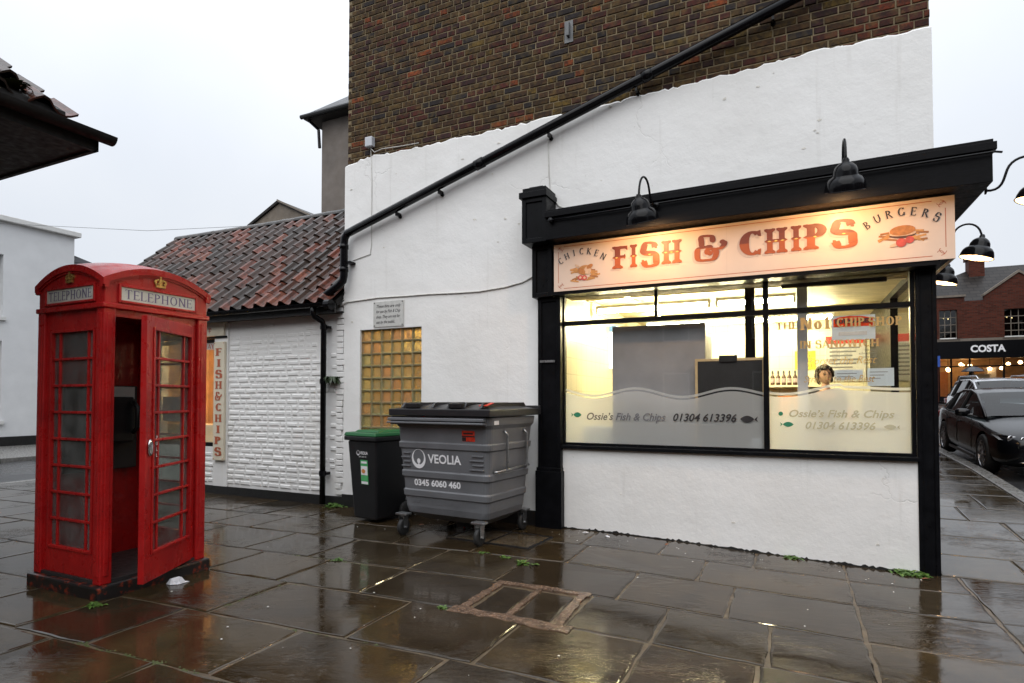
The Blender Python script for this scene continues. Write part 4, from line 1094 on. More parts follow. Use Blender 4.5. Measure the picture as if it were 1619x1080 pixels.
# papers stuck inside the right pane
PI = PV + .012
t = thing('pie_poster', 'red and grey pie poster stuck inside the right pane', 'poster', (3.0, PI, 2.2))
b = MB(); b.box(2.81, 3.18, PI, PI + .003, 2.075, 2.315); put(b, 'sheet', 'paper_blue', t)
b = MB(); polys_to(b, [[(-.17, -.03), (.165, -.03), (.165, .045), (.08, .068), (-.03, .075), (-.12, .066), (-.17, .045)]], FRONT(2.995, PI - .001, 2.235)); put(b, 'red_banner', 'paper_red', t)
put(font_mb('PUKKA-PIES', FRONT(2.995, PI - .002, 2.240), .058, .0006, bold=.003, width=.31), 'lettering', 'print_black', t)
b = MB(); b.box(2.87, 3.11, PI - .002, PI - .001, 2.12, 2.155); put(b, 'strip', 'notice_white', t)
t = thing('opening_hours', 'opening hours lettering in grey on the right pane', 'lettering', (3.0, PV, 1.85))
MIR = lambda u, v, z: plane_fn((u, v, z), (-1, 0, 0), (0, 0, 1), (0, -1, 0))
for i, dname in enumerate(('Tuesday', 'Wednesday', 'Thursday', 'Friday', 'Saturday')):
    z = 1.965 - i * .033
    put(font_mb(dname, MIR(3.19, PV + .007, z), .032, .0, 'LEFT'), 'lettering', 'print_grey', t)
    put(font_mb('11am - 10pm', MIR(2.98, PV + .007, z), .032, .0, 'LEFT'), 'lettering', 'print_grey', t)
for (a, c, d, e, l) in ((3.108, 3.326, 1.625, 1.796, 'larger pale blue paper taped inside the right pane'), (2.83, 3.07, 1.69, 1.785, 'smaller pale blue paper taped inside the right pane')):
    t = thing('paper_notice', l, 'paper', (a, PI, d), 'papers taped inside the window')
    b = MB(); b.box(a, c, PI, PI + .002, d, e); put(b, 'sheet', 'paper_blue', t)
    for k in range(3):
        b = MB(); b.box(a + .02, c - .05 - .03 * k, PI - .001, PI - .0005, e - .04 - .03 * k, e - .034 - .03 * k); put(b, 'text_line', 'print_grey', t)
b = MB(); b.box(2.06, 2.165, .045, .075, .993, 1.10); props(put(b, 'leaflet_box', 'paper_blue', base=(2.1, .05, .99)), 'small leaflet box on the sill in front of the chalkboard', 'box')

# ================================================================== SIGN
sign = thing('shop_sign', 'cream fascia signboard with orange capitals and painted food over the shop window', 'sign', (1.9, -.2, 2.735))
SV = -.20
b = MB(); b.hexa([(-.02, SV, 2.735), (3.768, SV, 2.742), (3.768, SV + .03, 2.742), (-.02, SV + .03, 2.735)], [(-.02, SV, 3.272), (3.768, SV, 3.306), (3.768, SV + .03, 3.306), (-.02, SV + .03, 3.272)])
put(b, 'board', 'cream_board', sign)
b = MB(); b.box(3.735, 3.768, SV + .031, 2.4, 2.742, 3.30); put(b, 'return_board', 'cream_board', sign)
b = MB(); b.box(3.60, 3.734, SV + .031, 2.4, 2.745, 2.76); b.box(-.019, 3.6, SV + .031, -.004, 2.7455, 2.758); put(b, 'backing', 'black_wood', sign)
def sline(u0, z0, u1, z1, w=.006):
    dx, dz = u1 - u0, z1 - z0; d = math.hypot(dx, dz); nx_, nz2 = -dz / d * w / 2, dx / d * w / 2
    b = MB(); b.add([(u0 + nx_, SV - .001, z0 + nz2), (u0 - nx_, SV - .001, z0 - nz2), (u1 - nx_, SV - .001, z1 - nz2), (u1 + nx_, SV - .001, z1 + nz2)], [(0, 1, 2, 3)]); put(b, 'border_line', 'red_line', sign)
sline(.10, 3.245, 3.60, 3.272); sline(.10, 2.765, 3.60, 2.778); sline(.035, 2.83, .035, 3.19); sline(3.70, 2.85, 3.70, 3.20)
for (u, z, sx, sz) in ((.045, 3.235, 1, -1), (.045, 2.78, 1, 1), (3.69, 3.262, -1, -1), (3.69, 2.79, -1, 1)):
    b = MB()
    for pts in ([(0, 0), (.02, .012), (.03, .03), (.022, .04)], [(0, 0), (.014, .02), (.034, .022), (.042, .012)], [(-.012, .02), (0, 0), (.02, -.01)]):
        polys_to(b, ribbon(catmull([(x * sx * 1.3, y * sz * 1.3) for x, y in pts], 4), .0045), FRONT(u, SV - .001, z))
    put(b, 'corner_scroll', 'red_line', sign)
ZB, ZH = 2.932, .243
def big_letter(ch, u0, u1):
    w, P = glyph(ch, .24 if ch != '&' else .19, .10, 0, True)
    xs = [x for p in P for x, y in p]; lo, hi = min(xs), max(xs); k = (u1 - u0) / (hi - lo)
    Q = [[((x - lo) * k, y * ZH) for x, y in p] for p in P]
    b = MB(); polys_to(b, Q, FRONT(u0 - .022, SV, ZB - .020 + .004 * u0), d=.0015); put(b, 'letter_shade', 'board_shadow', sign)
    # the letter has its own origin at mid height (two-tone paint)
    mbq = MB(); polys_to(mbq, Q, plane_fn((0, 0, -.115), (1, 0, 0), (0, 0, 1), (0, -1, 0)), d=.0)
    o = put(mbq, 'letter', 'sign_letter', sign, local=True); bb = BASE[sign]
    o.location = (u0 - bb[0], SV - .005 - bb[1], ZB + .115 + .004 * u0 - bb[2])
    b = MB()
    for f in (.22, .5, .78):
        if ch in 'H' or (ch in 'IFPS' and f == .5):
            polys_to(b, [[(-.018, 0), (0, .007), (.018, 0), (0, -.007)]], FRONT(u0 + (u1 - u0) * (f if ch != 'F' else .3), SV - .0085, ZB + .118 + .004 * u0))
    if b.v: put(b, 'highlight', 'gold_spark', sign)
for ch, a, c in (('F', .668, .842), ('I', .866, .948), ('S', .976, 1.188), ('H', 1.205, 1.42), ('&', 1.545, 1.872), ('C', 1.982, 2.188), ('H', 2.216, 2.428), ('I', 2.455, 2.55), ('P', 2.562, 2.772), ('S', 2.794, 3.022)):
    big_letter(ch, a, c)
def arched(text, uc, zc, rad, a0, a1, size):
    n = len(text)
    for i, ch in enumerate(text):
        an = R(a0 + (a1 - a0) * i / (n - 1)); w, P = glyph(ch, .15, .065, 0.02)
        P = [[(x - w / 2, y) for x, y in p] for p in P]
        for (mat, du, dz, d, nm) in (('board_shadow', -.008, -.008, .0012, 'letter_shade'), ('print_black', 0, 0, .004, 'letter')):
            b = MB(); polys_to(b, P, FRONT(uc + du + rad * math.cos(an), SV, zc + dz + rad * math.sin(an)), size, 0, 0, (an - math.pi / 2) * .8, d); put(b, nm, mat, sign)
arched('CHICKEN', .318, 2.76, .375, 129, 52, .072); arched('BURGERS', 3.375, 2.74, .43, 127, 55, .075)
def blob(u, z, rx, rz, mat, rot=0.0, d=.003, name='painted_food', n=20):
    b = MB(); polys_to(b, [[(x, y) for x, y in arc(0, 0, rx, rz, 0, 360 - 360 / n, n - 1)]], FRONT(u, SV, z), 1, 0, 0, rot, d); put(b, name, mat, sign)
def chip(u, z, l, rot, k):
    w = .017
    b = MB(); polys_to(b, [[(-l / 2, -w / 2), (l / 2, -w / 2), (l / 2, w / 2), (-l / 2, w / 2)]], FRONT(u, SV, z), 1, 0, 0, rot, .002 + .0002 * (k % 9)); put(b, 'painted_chip', 'chip_paint' if k % 3 else 'chip_paint_dark', sign)
cr = random.Random(21)
for k in range(18):
    sd_ = -1 if k % 2 else 1; chip(.355 + sd_ * cr.uniform(.06, .145), 2.935 + cr.uniform(-.075, .055), cr.uniform(.07, .10), cr.uniform(-.5, .3) * sd_, k)
chip(.23, 2.838, .10, -.2, 1); chip(.42, 2.848, .10, .15, 2)
blob(.35, 2.955, .082, .055, 'chicken_paint', .1, .0045); blob(.385, 2.945, .040, .046, 'salad_paint', .2, .005); blob(.315, 2.945, .05, .030, 'bun_paint', -.7, .0055); blob(.265, 3.005, .035, .013, 'salad_paint', -.6, .0055); blob(.41, 2.99, .04, .022, 'bun_paint', .5, .0052)
blob(.300, 2.872, .030, .029, 'tomato_paint', 0, .006); blob(.348, 2.866, .031, .030, 'tomato_paint', 0, .0062); blob(.300, 2.872, .014, .014, 'salad_paint', 0, .0065); blob(.35, 2.866, .014, .014, 'salad_paint', 0, .0067)
for k in range(16):
    sd_ = -1 if k % 2 else 1; chip(3.375 + sd_ * cr.uniform(.08, .165), 2.985 + cr.uniform(-.06, .04), cr.uniform(.07, .10), cr.uniform(-.6, .2) * sd_, k)
blob(3.375, 2.998, .105, .032, 'patty_paint', 0, .0045); blob(3.375, 3.004, .103, .020, 'salad_paint', 0, .0047); blob(3.375, 3.035, .100, .046, 'bun_paint', .05, .005)
blob(3.365, 2.925, .042, .040, 'tomato_paint', 0, .006); blob(3.43, 2.945, .034, .033, 'tomato_paint', 0, .0062); blob(3.31, 2.905, .035, .016, 'salad_paint', .2, .0057)
b = MB(); b.box(1.862, 1.864, SV - .0006, SV, 2.74, 3.285); put(b, 'panel_joint', 'board_shadow', sign)

# ---- swan-neck lamps
def swan_lamp(label, base, out, up=.28, reach=.34, head_tilt=20, energy=30, drop=-.02):
    """base: fixing point (u,v,z); out: unit (u,v) direction away from the wall"""
    t = thing('swan_neck_lamp', label, 'lamp', base, 'black swan-neck lamps along the shopfront')
    u, v, z = base; ou, ov = out
    def pt(r, h): return (u + ou * r, v + ov * r, z + h)
    b = MB(); b.lathe([(.0, 0), (.035, 0), (.035, .012), (.012, .02)], 14, Matrix.Translation(pt(0, 0)) @ Matrix.Rotation(math.atan2(ov, ou), 4, 'Z') @ Matrix.Rotation(math.pi / 2, 4, 'Y'))
    put(b, 'wall_rose', 'black_metal', t, smooth=True)
    P = bez(pt(0, 0), pt(.13, -.03), pt(.13, up * .3), pt(.16, up * .66), 8) + bez(pt(.16, up * .66), pt(.20, up * 1.2), pt(reach, up * 1.25), pt(reach, drop), 12)[1:]
    b = MB(); b.tube(P, .011, 10); put(b, 'swan_neck', 'black_metal', t, smooth=True)
    hx = pt(reach, drop)
    # head opens downward and a little back towards the wall
    tilt = Matrix.Rotation(R(head_tilt), 4, Vector((-ov, ou, 0)))
    mt = Matrix.Translation(hx) @ tilt @ Matrix.Diagonal((1.14, 1.14, 1.30, 1))
    prof = [(.014, .032), (.024, .018), (.026, .004), (.048, -.006), (.070, -.024), (.084, -.050), (.089, -.078), (.092, -.084), (.115, -.096), (.132, -.120), (.141, -.150), (.143, -.175)]
    b = MB(); b.lathe(prof, 26, mt); b.lathe([(.143, -.175), (.148, -.178), (.143, -.181)], 26, mt); shade = put(b, 'lamp_shade', 'black_metal', t, smooth=True)
    ins = [(.139, -.1765), (.136, -.150), (.127, -.122), (.110, -.100), (.086, -.088), (.080, -.050), (.050, -.022), (.0, -.016)]
    b = MB(); b.lathe(ins, 26, mt); put(b, 'shade_lining', 'lamp_white', shade, smooth=True)
    mtb = mt @ Matrix.Translation((0, 0, -.115))
    b = MB(); b.lathe([(.001, .05), (.022, .035), (.033, .0), (.022, -.03), (.001, -.036)], 14, mtb); put(b, 'bulb', 'warm_bulb', t, smooth=True)
    ld = bpy.data.lights.new('lamp_light', 'POINT'); ld.energy = energy; ld.color = (1, .57, .25); ld.shadow_soft_size = .035
    lo = bpy.data.objects.new('lamp_light', ld); COL.objects.link(lo); lo.parent = t
    p = mt @ Vector((0, 0, -.165)); bb = base
    lo.location = (p[0] - bb[0], p[1] - bb[1], p[2] - bb[2])
    return t
swan_lamp('black swan-neck lamp lit above the first word of the signboard', (1.20, -.43, 3.50), (-.26, -.966), .22, .37)
swan_lamp('black swan-neck lamp lit above the last word of the signboard', (2.88, -.43, 3.545), (.02, -1.0), .22, .37)
swan_lamp('lit swan-neck lamp in full view against the sky right of the signboard', (4.025, 1.9, 3.28), (.995, -.1), .24, .42, 14, 8, .07)
swan_lamp('lit swan-neck lamp half hidden low behind the signboard end', (4.025, 3.55, 3.28), (.995, -.1), .24, .42, 14, 8, .07)
swan_lamp('lit swan-neck lamp cut by the right edge beside the cornice corner', (4.025, -.02, 3.36), (.995, -.1), .24, .42, 14, 8, .07)
b = MB(); b.tube([(.03, -.42, 3.50), (1.0, -.437, 3.515), (2.0, -.437, 3.532), (4.0, -.437, 3.56), (4.05, -.43, 3.55)], .010, 8); b.tube([(.03, -.445, 3.497), (.03, -.40, 3.497)], .028, 12)
props(put(b, 'conduit', 'black_metal', base=(2, -.44, 3.5), smooth=True), 'thin black conduit along the face of the cornice', 'conduit')

# ================================================================== PIPES AND CABLES ON THE WALL
t = thing('waste_pipe', 'long black pipe running diagonally down the gable wall', 'pipe', (-3.1, -.12, 3.8))
A, B_ = Vector((-3.12, -.13, 3.80)), Vector((3.2, -.13, 5.69))
b = MB(); b.tube([A, A.lerp(B_, .5), B_], .056, 14); put(b, 'pipe_run', 'black_metal', t, smooth=True)
for f in (.33, .66):
    p = A.lerp(B_, f); d = (B_ - A).normalized(); b = MB(); b.tube([p - d * .06, p + d * .06], .064, 14); put(b, 'socket', 'black_metal', t, smooth=True)
for f in (.13, .235, .475, .64, .86):
    p = A.lerp(B_, f); b = MB(); b.box(p.x - .012, p.x + .012, -.13, -.02, p.z - .10, p.z - .05); b.tube([(p.x, -.02, p.z - .09), (p.x, -.045, p.z - .09)], .025, 8); put(b, 'bracket', 'black_metal', t)
b = MB(); b.tube([A + (B_ - A).normalized() * .12, A, (-3.165, -.13, 3.74), (-3.175, -.13, 3.66), (-3.175, -.13, 3.22), (-3.19, -.13, 3.15), (-3.25, -.14, 3.09), (-3.52, -.17, 2.93), (-3.56, -.17, 2.86)], .054, 14)
put(b, 'elbow', 'black_metal', t, smooth=True)
for z in (3.62, 3.30): b = MB(); b.tube([(-3.175, -.13, z - .03), (-3.175, -.13, z + .03)], .062, 14); put(b, 'socket', 'black_metal', t, smooth=True)
b = MB(); b.box(-3.15, -3.06, -.14, -.02, 3.38, 3.41); put(b, 'bracket', 'black_metal', t)
def cable(name, pts, r, mat, label):
    b = MB(); b.tube(pts, r, 6); return props(put(b, name, mat, base=pts[0], smooth=True), label, 'cable')
cable('cable', [(-3.36, -.05, 2.80), (-3.20, -.035, 2.862), (-2.66, -.032, 2.885), (-2.2, -.032, 2.875), (-1.84, -.032, 2.872), (-1.4, -.032, 2.855), (-1.09, -.032, 2.85), (-.73, -.032, 2.876), (-.5, -.032, 2.915), (-.35, -.034, 2.975)], .009, 'cable_white', 'white cable clipped across the wall above the small notice')
cable('cable', [(-.16, -.03, 4.72), (-.15, -.03, 4.2), (-.13, -.03, 3.95), (-.02, -.035, 3.78), (.15, -.04, 3.70), (.3, -.05, 3.66)], .006, 'cable_white', 'thin white cable dropping from the diagonal pipe to the cornice')
cable('cable', [(-2.80, -.03, 4.97), (-2.78, -.03, 4.5), (-2.78, -.03, 3.62), (-2.80, -.03, 3.50), (-3.1, -.03, 3.44)], .005, 'cable_white', 'thin white cable running down from the grey box')
cable('cable', [(-2.80, -.04, 4.98), (-2.72, -.05, 4.90), (-2.6, -.04, 4.93), (-2.3, -.04, 4.91), (-2.0, -.04, 4.90)], .006, 'cable_white', 'loose looped cable along the paint line beside the grey box')
b = MB(); b.box(-2.86, -2.74, -.09, -.012, 4.985, 5.12); props(put(b, 'junction_box', 'grey_post', base=(-2.8, -.05, 5.0), bevel=.01), 'small grey junction box on the brickwork near the left corner', 'box')
t = thing('wall_bracket', 'small galvanised bracket bolted to the upper brickwork', 'bracket', (.10, -.02, 5.9))
b = MB(); b.box(.05, .155, -.022, -.012, 5.72, 5.98); put(b, 'plate', 'lead_grey', t); b = MB(); b.box(.085, .12, -.07, -.022, 5.78, 5.95); put(b, 'lug', 'lead_grey', t, bevel=.006)
# notice about the bins
t = thing('bin_notice', 'small white notice in black italics above the glass blocks', 'notice', (-2.48, -.03, 2.48))
b = MB(); b.box(-2.735, -2.235, -.036, -.024, 2.482, 2.828); put(b, 'plate', 'notice_white', t)
for i, l in enumerate(('These bins are only', 'for use by Fish & Chip', 'shop. They are not for', 'use by the public.')):
    put(font_mb(l, FRONT(-2.69, -.036, 2.745 - i * .072), .058, .0012, 'LEFT', .35, .0006, .40 if i < 3 else .31), 'lettering', 'print_black', t)
for u in (-2.715, -2.255):
    for z in (2.50, 2.81): b = MB(); b.tube([(u, -.036, z), (u, -.040, z)], .008, 8); put(b, 'screw', 'trim_black', t)

# ================================================================== LOW BUILDING WITH PANTILES
low = thing('low_building', 'low white painted brick building with a pantiled roof, left of the shop', 'building', (-6, 0, 0))
LV = 0.012
b = MB()      # painted wall; openings for the takeaway window
b.box(-5.90, -3.262, LV, .25, -.1, 2.86); b.box(-9.9, -5.90, LV, .25, -.1, .74); b.box(-9.9, -7.4, LV, .25, .74, 2.86); b.box(-7.4, -5.90, LV, .25, 2.72, 2.86)
b.box(-9.9, -9.65, .25, 4.6, -.1, 2.86); b.box(-9.9, -3.3, 4.4, 4.6, -.1, 2.86)
b.add([(-9.9, LV, 2.86), (-9.9, 4.6, 2.86), (-9.9, 2.3, 4.95), (-9.65, LV, 2.86), (-9.65, 4.6, 2.86), (-9.65, 2.3, 4.95)], [(0, 2, 1), (3, 4, 5), (0, 3, 5, 2), (1, 2, 5, 4)])
lw = put(b, 'painted_wall', 'white_brick_paint', low)
pbm = {}
def pbrick(l):
    k = round(l, 2)
    if k not in pbm:
        m = brick_mesh(l, .074, .05, .019); pbm[k] = m.mesh('brick', 'white_brick_paint', smooth=False)
    return pbm[k]
pr2 = random.Random(9); CH2 = .0835; row = 0; z = .16
cands = []
while z < 2.62:
    u = -3.30 - (0.0 if row % 2 else .12); i = row
    while u > -6.1:
        l = .225 if pr2.random() < .6 else .115
        uu0 = u - l
        if uu0 < -5.62 and z > .62: 
            if u > -5.56: l = u + 5.62
            else: break
        if not (z > 2.35 and pr2.random() < (z - 2.35) * 4) and l > .06 and not (-3.66 < u - l / 2 < -3.53):
            cands.append((u - l / 2, z + CH2 / 2, l))
        u -= l + .012; i += 1
    z += CH2; row += 1
for (u, z, l) in cands[:330]:
    prot = -.0105 if z < 2.2 else -.005
    piece(pbrick(l), 'brick', lw, (u, LV + prot + pr2.uniform(-.005, .004), z + pr2.uniform(-.004, .004)), (pr2.uniform(-.03, .03), pr2.uniform(-.018, .018), pr2.uniform(-.02, .02)), (1, 1, pr2.uniform(.93, 1.08)))
b = MB(); b.box(-9.92, -3.262, -.022, LV, -.05, .125); put(b, 'plinth_strip', 'black_tar', low)
b = MB(); b.box(-5.905, -5.60, -.012, LV, .0, 2.70); put(b, 'window_pier', 'white_brick_paint', low)
# quoin strip where the two buildings meet
b = MB(); qr = random.Random(2); z = .15
while z < 2.9:
    w = qr.uniform(.05, .12); b.box(-3.40, -3.36 + w, -.02 + qr.uniform(-.006, .006), .05, z, z + .075); z += .083
put(b, 'toothed_quoin', 'white_brick_paint', low, bevel=.01)
# takeaway window
t = put(MB().box(-7.40, -5.905, .02, .08, .74, .80), 'takeaway_window', 'black_gloss', low)
for (a, c, d, e) in ((-7.40, -7.34, .80, 2.47), (-5.95, -5.905, .80, 2.47), (-7.34, -5.95, 2.41, 2.47), (-6.70, -6.66, .80, 2.41)):
    b = MB(); b.box(a, c, .02, .08, d, e); put(b, 'frame_rail', 'black_gloss', t)
b = MB(); b.box(-7.34, -5.95, .045, .05, .80, 2.41); put(b, 'pane', 'shop_glass', t)
b = MB(); b.box(-7.45, -5.62, -.03, .012, 2.47, 2.50); put(b, 'head_rail', 'black_gloss', t)
t = thing('header_board', 'cream header board with a small red fleur over the takeaway window', 'sign', (-6.5, -.03, 2.5))
b = MB(); b.box(-7.45, -5.66, -.05, -.015, 2.505, 2.70); put(b, 'board', 'cream_plain', t); b = MB(); b.box(-7.5, -5.61, -.06, -.02, 2.702, 2.735); put(b, 'cap_mould', 'cream_plain', t)
b = MB()
for pts in ([(0, -.05), (0, .045)], [(0, -.01), (.02, .03), (.035, .02), (.03, .0)], [(0, -.01), (-.02, .03), (-.035, .02), (-.03, .0)], [(-.025, -.02), (.025, -.02)]): polys_to(b, ribbon(catmull(pts, 4), .012), FRONT(-5.98, -.051, 2.60))
put(b, 'fleur_mark', 'red_line', t)
t = thing('takeaway_strip', 'white strip with red takeaway lettering at the top of the low window', 'sign', (-6.3, .04, 2.3))
b = MB(); b.box(-6.64, -5.955, .036, .042, 2.30, 2.405); put(b, 'strip', 'notice_white', t)
put(word_mb('TAKEAWAY', FRONT(-6.29, .035, 2.315), .075, .001, .5, .62, thick=.2, thin=.08, serif=.05), 'lettering', 'red_line', t)
t = thing('vertical_sign', 'tall narrow cream sign reading downwards in red beside the takeaway window', 'sign', (-5.75, -.04, .53))
b = MB(); b.box(-5.868, -5.632, -.055, -.013, .535, 2.408); put(b, 'board', 'cream_plain', t, bevel=.004)
zc = 2.305
for ch in 'FISH&CHIPS':
    w, P = glyph(ch, .24, .10, .07)
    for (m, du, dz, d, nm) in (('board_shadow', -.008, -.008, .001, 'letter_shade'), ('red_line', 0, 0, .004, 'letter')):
        b = MB(); k = .135 / max(w, .6)
        polys_to(b, [[((x - w / 2) * k * 1.0 / .135 * .135, y * .118) for x, y in p] for p in P], FRONT(-5.75 + du, -.055, zc - .118 + dz), 1, 0, 0, 0, d); put(b, nm, m, t)
    zc -= .1745
for u in (-5.85, -5.65):
    for z in (.56, 2.385): b = MB(); b.tube([(u, -.055, z), (u, -.059, z)], .008, 8); put(b, 'screw', 'red_line', t)
# warm room behind it
b = MB(); b.box(-9, -5.0, 2.2, 2.3, 0, 2.7); b.box(-5.1, -5.0, .26, 2.2, 0, 2.7); b.box(-9, -8.9, .26, 2.2, 0, 2.7); b.box(-9, -5, .26, 2.3, 2.7, 2.8); b.box(-9, -5, .26, 2.3, -.05, .0)
put(b, 'takeaway_room', 'warm_wall', low)
t = thing('takeaway_lamp', 'warm lamp glowing inside the takeaway window', 'lamp', (-6.2, 1.1, 2.3))
b = MB(); b.lathe([(.01, .08), (.09, .0), (.10, -.06), (.06, -.12), (.01, -.14)], 16, Matrix.Translation((-6.3, 1.0, 2.4))); put(b, 'globe', 'takeaway_glow', t, smooth=True); b = MB(); b.tube([(-6.3, 1.0, 2.47), (-6.3, 1.0, 2.7)], .01, 6); put(b, 'flex', 'trim_black', t)
b = MB(); b.box(-6.75, -5.2, 1.5, 2.15, 1.98, 2.06); b.box(-6.7, -5.25, 1.55, 2.15, 2.06, 2.16); props(put(b, 'extractor_hood', 'red_hood', base=(-6, 1.8, 2)), 'red extractor hood inside the takeaway window', 'hood')
b = MB(); b.prism([(-.16, 1.35), (.16, 1.35), (.16, 1.85), (.1, 1.87), (.06, 1.93), (-.06, 1.93), (-.1, 1.87), (-.16, 1.85)], lambda a, c, d: (-6.45 + a, .9 + d, c), 0, .03); props(put(b, 'menu_plaque', 'fridge_grey', base=(-6.45, .9, 1.35)), 'dark shaped menu plaque hanging in the takeaway window', 'menu')
b = MB(); b.box(-8.8, -5.2, .55, 1.0, 0, 1.05); props(put(b, 'takeaway_counter', 'counter_cream', base=(-7, .8, 0)), 'pale counter across the takeaway window', 'counter')
# roof
EV, EZ, RVv, RZz = -.20, 2.86, 2.25, 5.05
b = MB(); b.hexa([(-9.95, EV + .05, EZ - .06), (-3.27, EV + .05, EZ - .06), (-3.27, RVv, RZz - .10), (-9.95, RVv, RZz - .10)], [(-9.95, EV + .02, EZ - .0), (-3.27, EV + .02, EZ - .0), (-3.27, RVv, RZz - .04), (-9.95, RVv, RZz - .04)])
b.hexa([(-9.95, RVv, RZz - .10), (-3.27, RVv, RZz - .10), (-3.27, 4.8, EZ - .06), (-9.95, 4.8, EZ - .06)], [(-9.95, RVv, RZz - .04), (-3.27, RVv, RZz - .04), (-3.27, 4.8, EZ), (-9.95, 4.8, EZ)])
rf = put(b, 'roof', 'old_wood', low)
slope = math.atan2(RZz - EZ, RVv - EV); SL = math.hypot(RZz - EZ, RVv - EV)
TW, NR = .2475, 10; gauge = SL / NR
tm = MB(); nprof = 9
def tprof(s):   # S-shaped section, s 0..1 across
    return .048 * math.sin((s * 1.15 - .08) * 2 * math.pi) if s < .5 else .030 * math.sin((s * 1.15 - .08) * 2 * math.pi)
for k in (0, 1):
    for i in range(nprof):
        s = i / (nprof - 1)
        for yy in (0, gauge + .075):
            tm.v.append((s * (TW + .035), yy, tprof(s) + (.028 if yy == 0 else -.004) + (0.016 if k else 0)))
def tid(k, i, y): return k * nprof * 2 + i * 2 + y
for i in range(nprof - 1):
    tm.f.append((tid(1, i, 0), tid(1, i + 1, 0), tid(1, i + 1, 1), tid(1, i, 1))); tm.m.append(0)
    tm.f.append((tid(0, i, 0), tid(0, i + 1, 0), tid(1, i + 1, 0), tid(1, i, 0))); tm.m.append(0)
tm.f.append((tid(0, 0, 0), tid(1, 0, 0), tid(1, 0, 1), tid(0, 0, 1))); tm.m.append(0)
tm.f.append((tid(0, nprof - 1, 0), tid(0, nprof - 1, 1), tid(1, nprof - 1, 1), tid(1, nprof - 1, 0))); tm.m.append(0)
tile_me = tm.mesh('roof_tile', 'pantile', smooth=False)
tr_ = random.Random(4)
for r in range(NR):
    for c in range(27):
        u = -9.98 + c * TW; s = r * gauge - .06
        red = tr_.random() < (.75 if r < 1 else .42 if r < 3 else .26)
        t_ = tr_.choice([(0.18, 0.052, 0.032), (0.14, 0.045, 0.030), (0.20, 0.068, 0.042)]) if red else tr_.choice([(0.052, 0.029, 0.021), (0.062, 0.032, 0.023), (0.072, 0.032, 0.022), (0.038, 0.027, 0.022)])
        sag = -.035 * math.sin(math.pi * c / 27) * (.4 + .6 * r / NR)
        piece(tile_me, 'roof_tile', rf, (u + tr_.uniform(-.008, .008), EV + math.cos(slope) * s, EZ + math.sin(slope) * s + .03 + sag + tr_.uniform(-.006, .006)), (slope + tr_.uniform(-.02, .02), tr_.uniform(-.02, .02), tr_.uniform(-.025, .025)), color=t_)
rm = MB(); n = 8
for k in range(n + 1):
    a = math.pi * (k / n); rm.v += [(0, -.13 * math.cos(a), .10 * math.sin(a) - .02), (.40, -.125 * math.cos(a), .095 * math.sin(a) - .02)]
for k in range(n): rm.f.append((2 * k, 2 * k + 1, 2 * k + 3, 2 * k + 2)); rm.m.append(0)
rm.f.append(tuple(2 * k for k in range(n + 1))); rm.m.append(0)
ridge_me = rm.mesh('ridge_tile', 'pantile', smooth=True)
for c in range(17):
    piece(ridge_me, 'ridge_tile', rf, (-9.98 + c * .395, RVv, RZz + .02 - .03 * math.sin(math.pi * c / 17)), (0, tr_.uniform(-.01, .01), tr_.uniform(-.01, .01)), color=tr_.choice([(0.05, 0.047, 0.043), (0.075, 0.06, 0.05)]))
# gutter and downpipe
t = thing('gutter', 'black half-round gutter under the pantiled eaves', 'gutter', (-6.5, -.26, 2.8))
b = MB()
for k in range(9):
    a = math.pi + math.pi * k / 8
    b.v += [(-10.0, -.27 + .065 * math.cos(a), 2.845 + .065 * math.sin(a)), (-3.30, -.27 + .065 * math.cos(a), 2.835 + .065 * math.sin(a))]
for k in range(8): b.f.append((2 * k, 2 * k + 2, 2 * k + 3, 2 * k + 1)); b.m.append(0)
put(b, 'trough', 'black_metal', t, smooth=True)
b = MB(); b.box(-9.95, -3.28, -.195, -.16, 2.70, 2.835); b.box(-9.95, -3.28, -.16, .012, 2.72, 2.74); put(b, 'fascia_board', 'black_tar', t)
b = MB(); b.tube([(-3.36, -.27, 2.80), (-3.27, -.27, 2.80)], .075, 12); put(b, 'stop_end', 'black_metal', t)
t = thing('downpipe', 'black downpipe from the gutter to the ground by the low building', 'pipe', (-3.58, -.09, 0))
b = MB(); b.tube([(-3.60, -.27, 2.80), (-3.60, -.27, 2.70), (-3.60, -.25, 2.66), (-3.56, -.13, 2.60), (-3.56, -.10, 2.54), (-3.56, -.10, .02)], .040, 12); put(b, 'pipe_run', 'black_metal', t, smooth=True)
for z in (2.52, 1.75, .45): b = MB(); b.tube([(-3.56, -.10, z - .035), (-3.56, -.10, z + .035)], .050, 12); b.box(-3.63, -3.49, -.1, -.02, z - .02, z + .02); put(b, 'bracket', 'black_metal', t)

# ================================================================== TELEPHONE BOX
HB = .435
booth = thing('telephone_box', 'red cast iron telephone box with its door standing ajar', 'telephone box', (-2.69, -3.405, 0))
def face(side, h):
    return {0: lambda s, z, d=0.0: (s, -h - d, z), 1: lambda s, z, d=0.0: (h + d, s, z), 2: lambda s, z, d=0.0: (-s, h + d, z), 3: lambda s, z, d=0.0: (-h - d, -s, z)}[side]
def fbox(mb, fn, s0, s1, z0, z1, d0, d1):
    b4 = [fn(s0, z0, d1), fn(s1, z0, d1), fn(s1, z0, d0), fn(s0, z0, d0)]; t4 = [fn(s0, z1, d1), fn(s1, z1, d1), fn(s1, z1, d0), fn(s0, z1, d0)]
    mb.hexa(b4, t4)
L = dict(local=True)
b = MB(); b.box(-.475, .475, -.475, .475, -.02, .10); put(b, 'plinth', 'plinth_paint', booth, bevel=.018, **L)
b = MB(); b.box(-.43, .43, -.43, .43, .10, .125); put(b, 'floor', 'booth_inside', booth, **L)
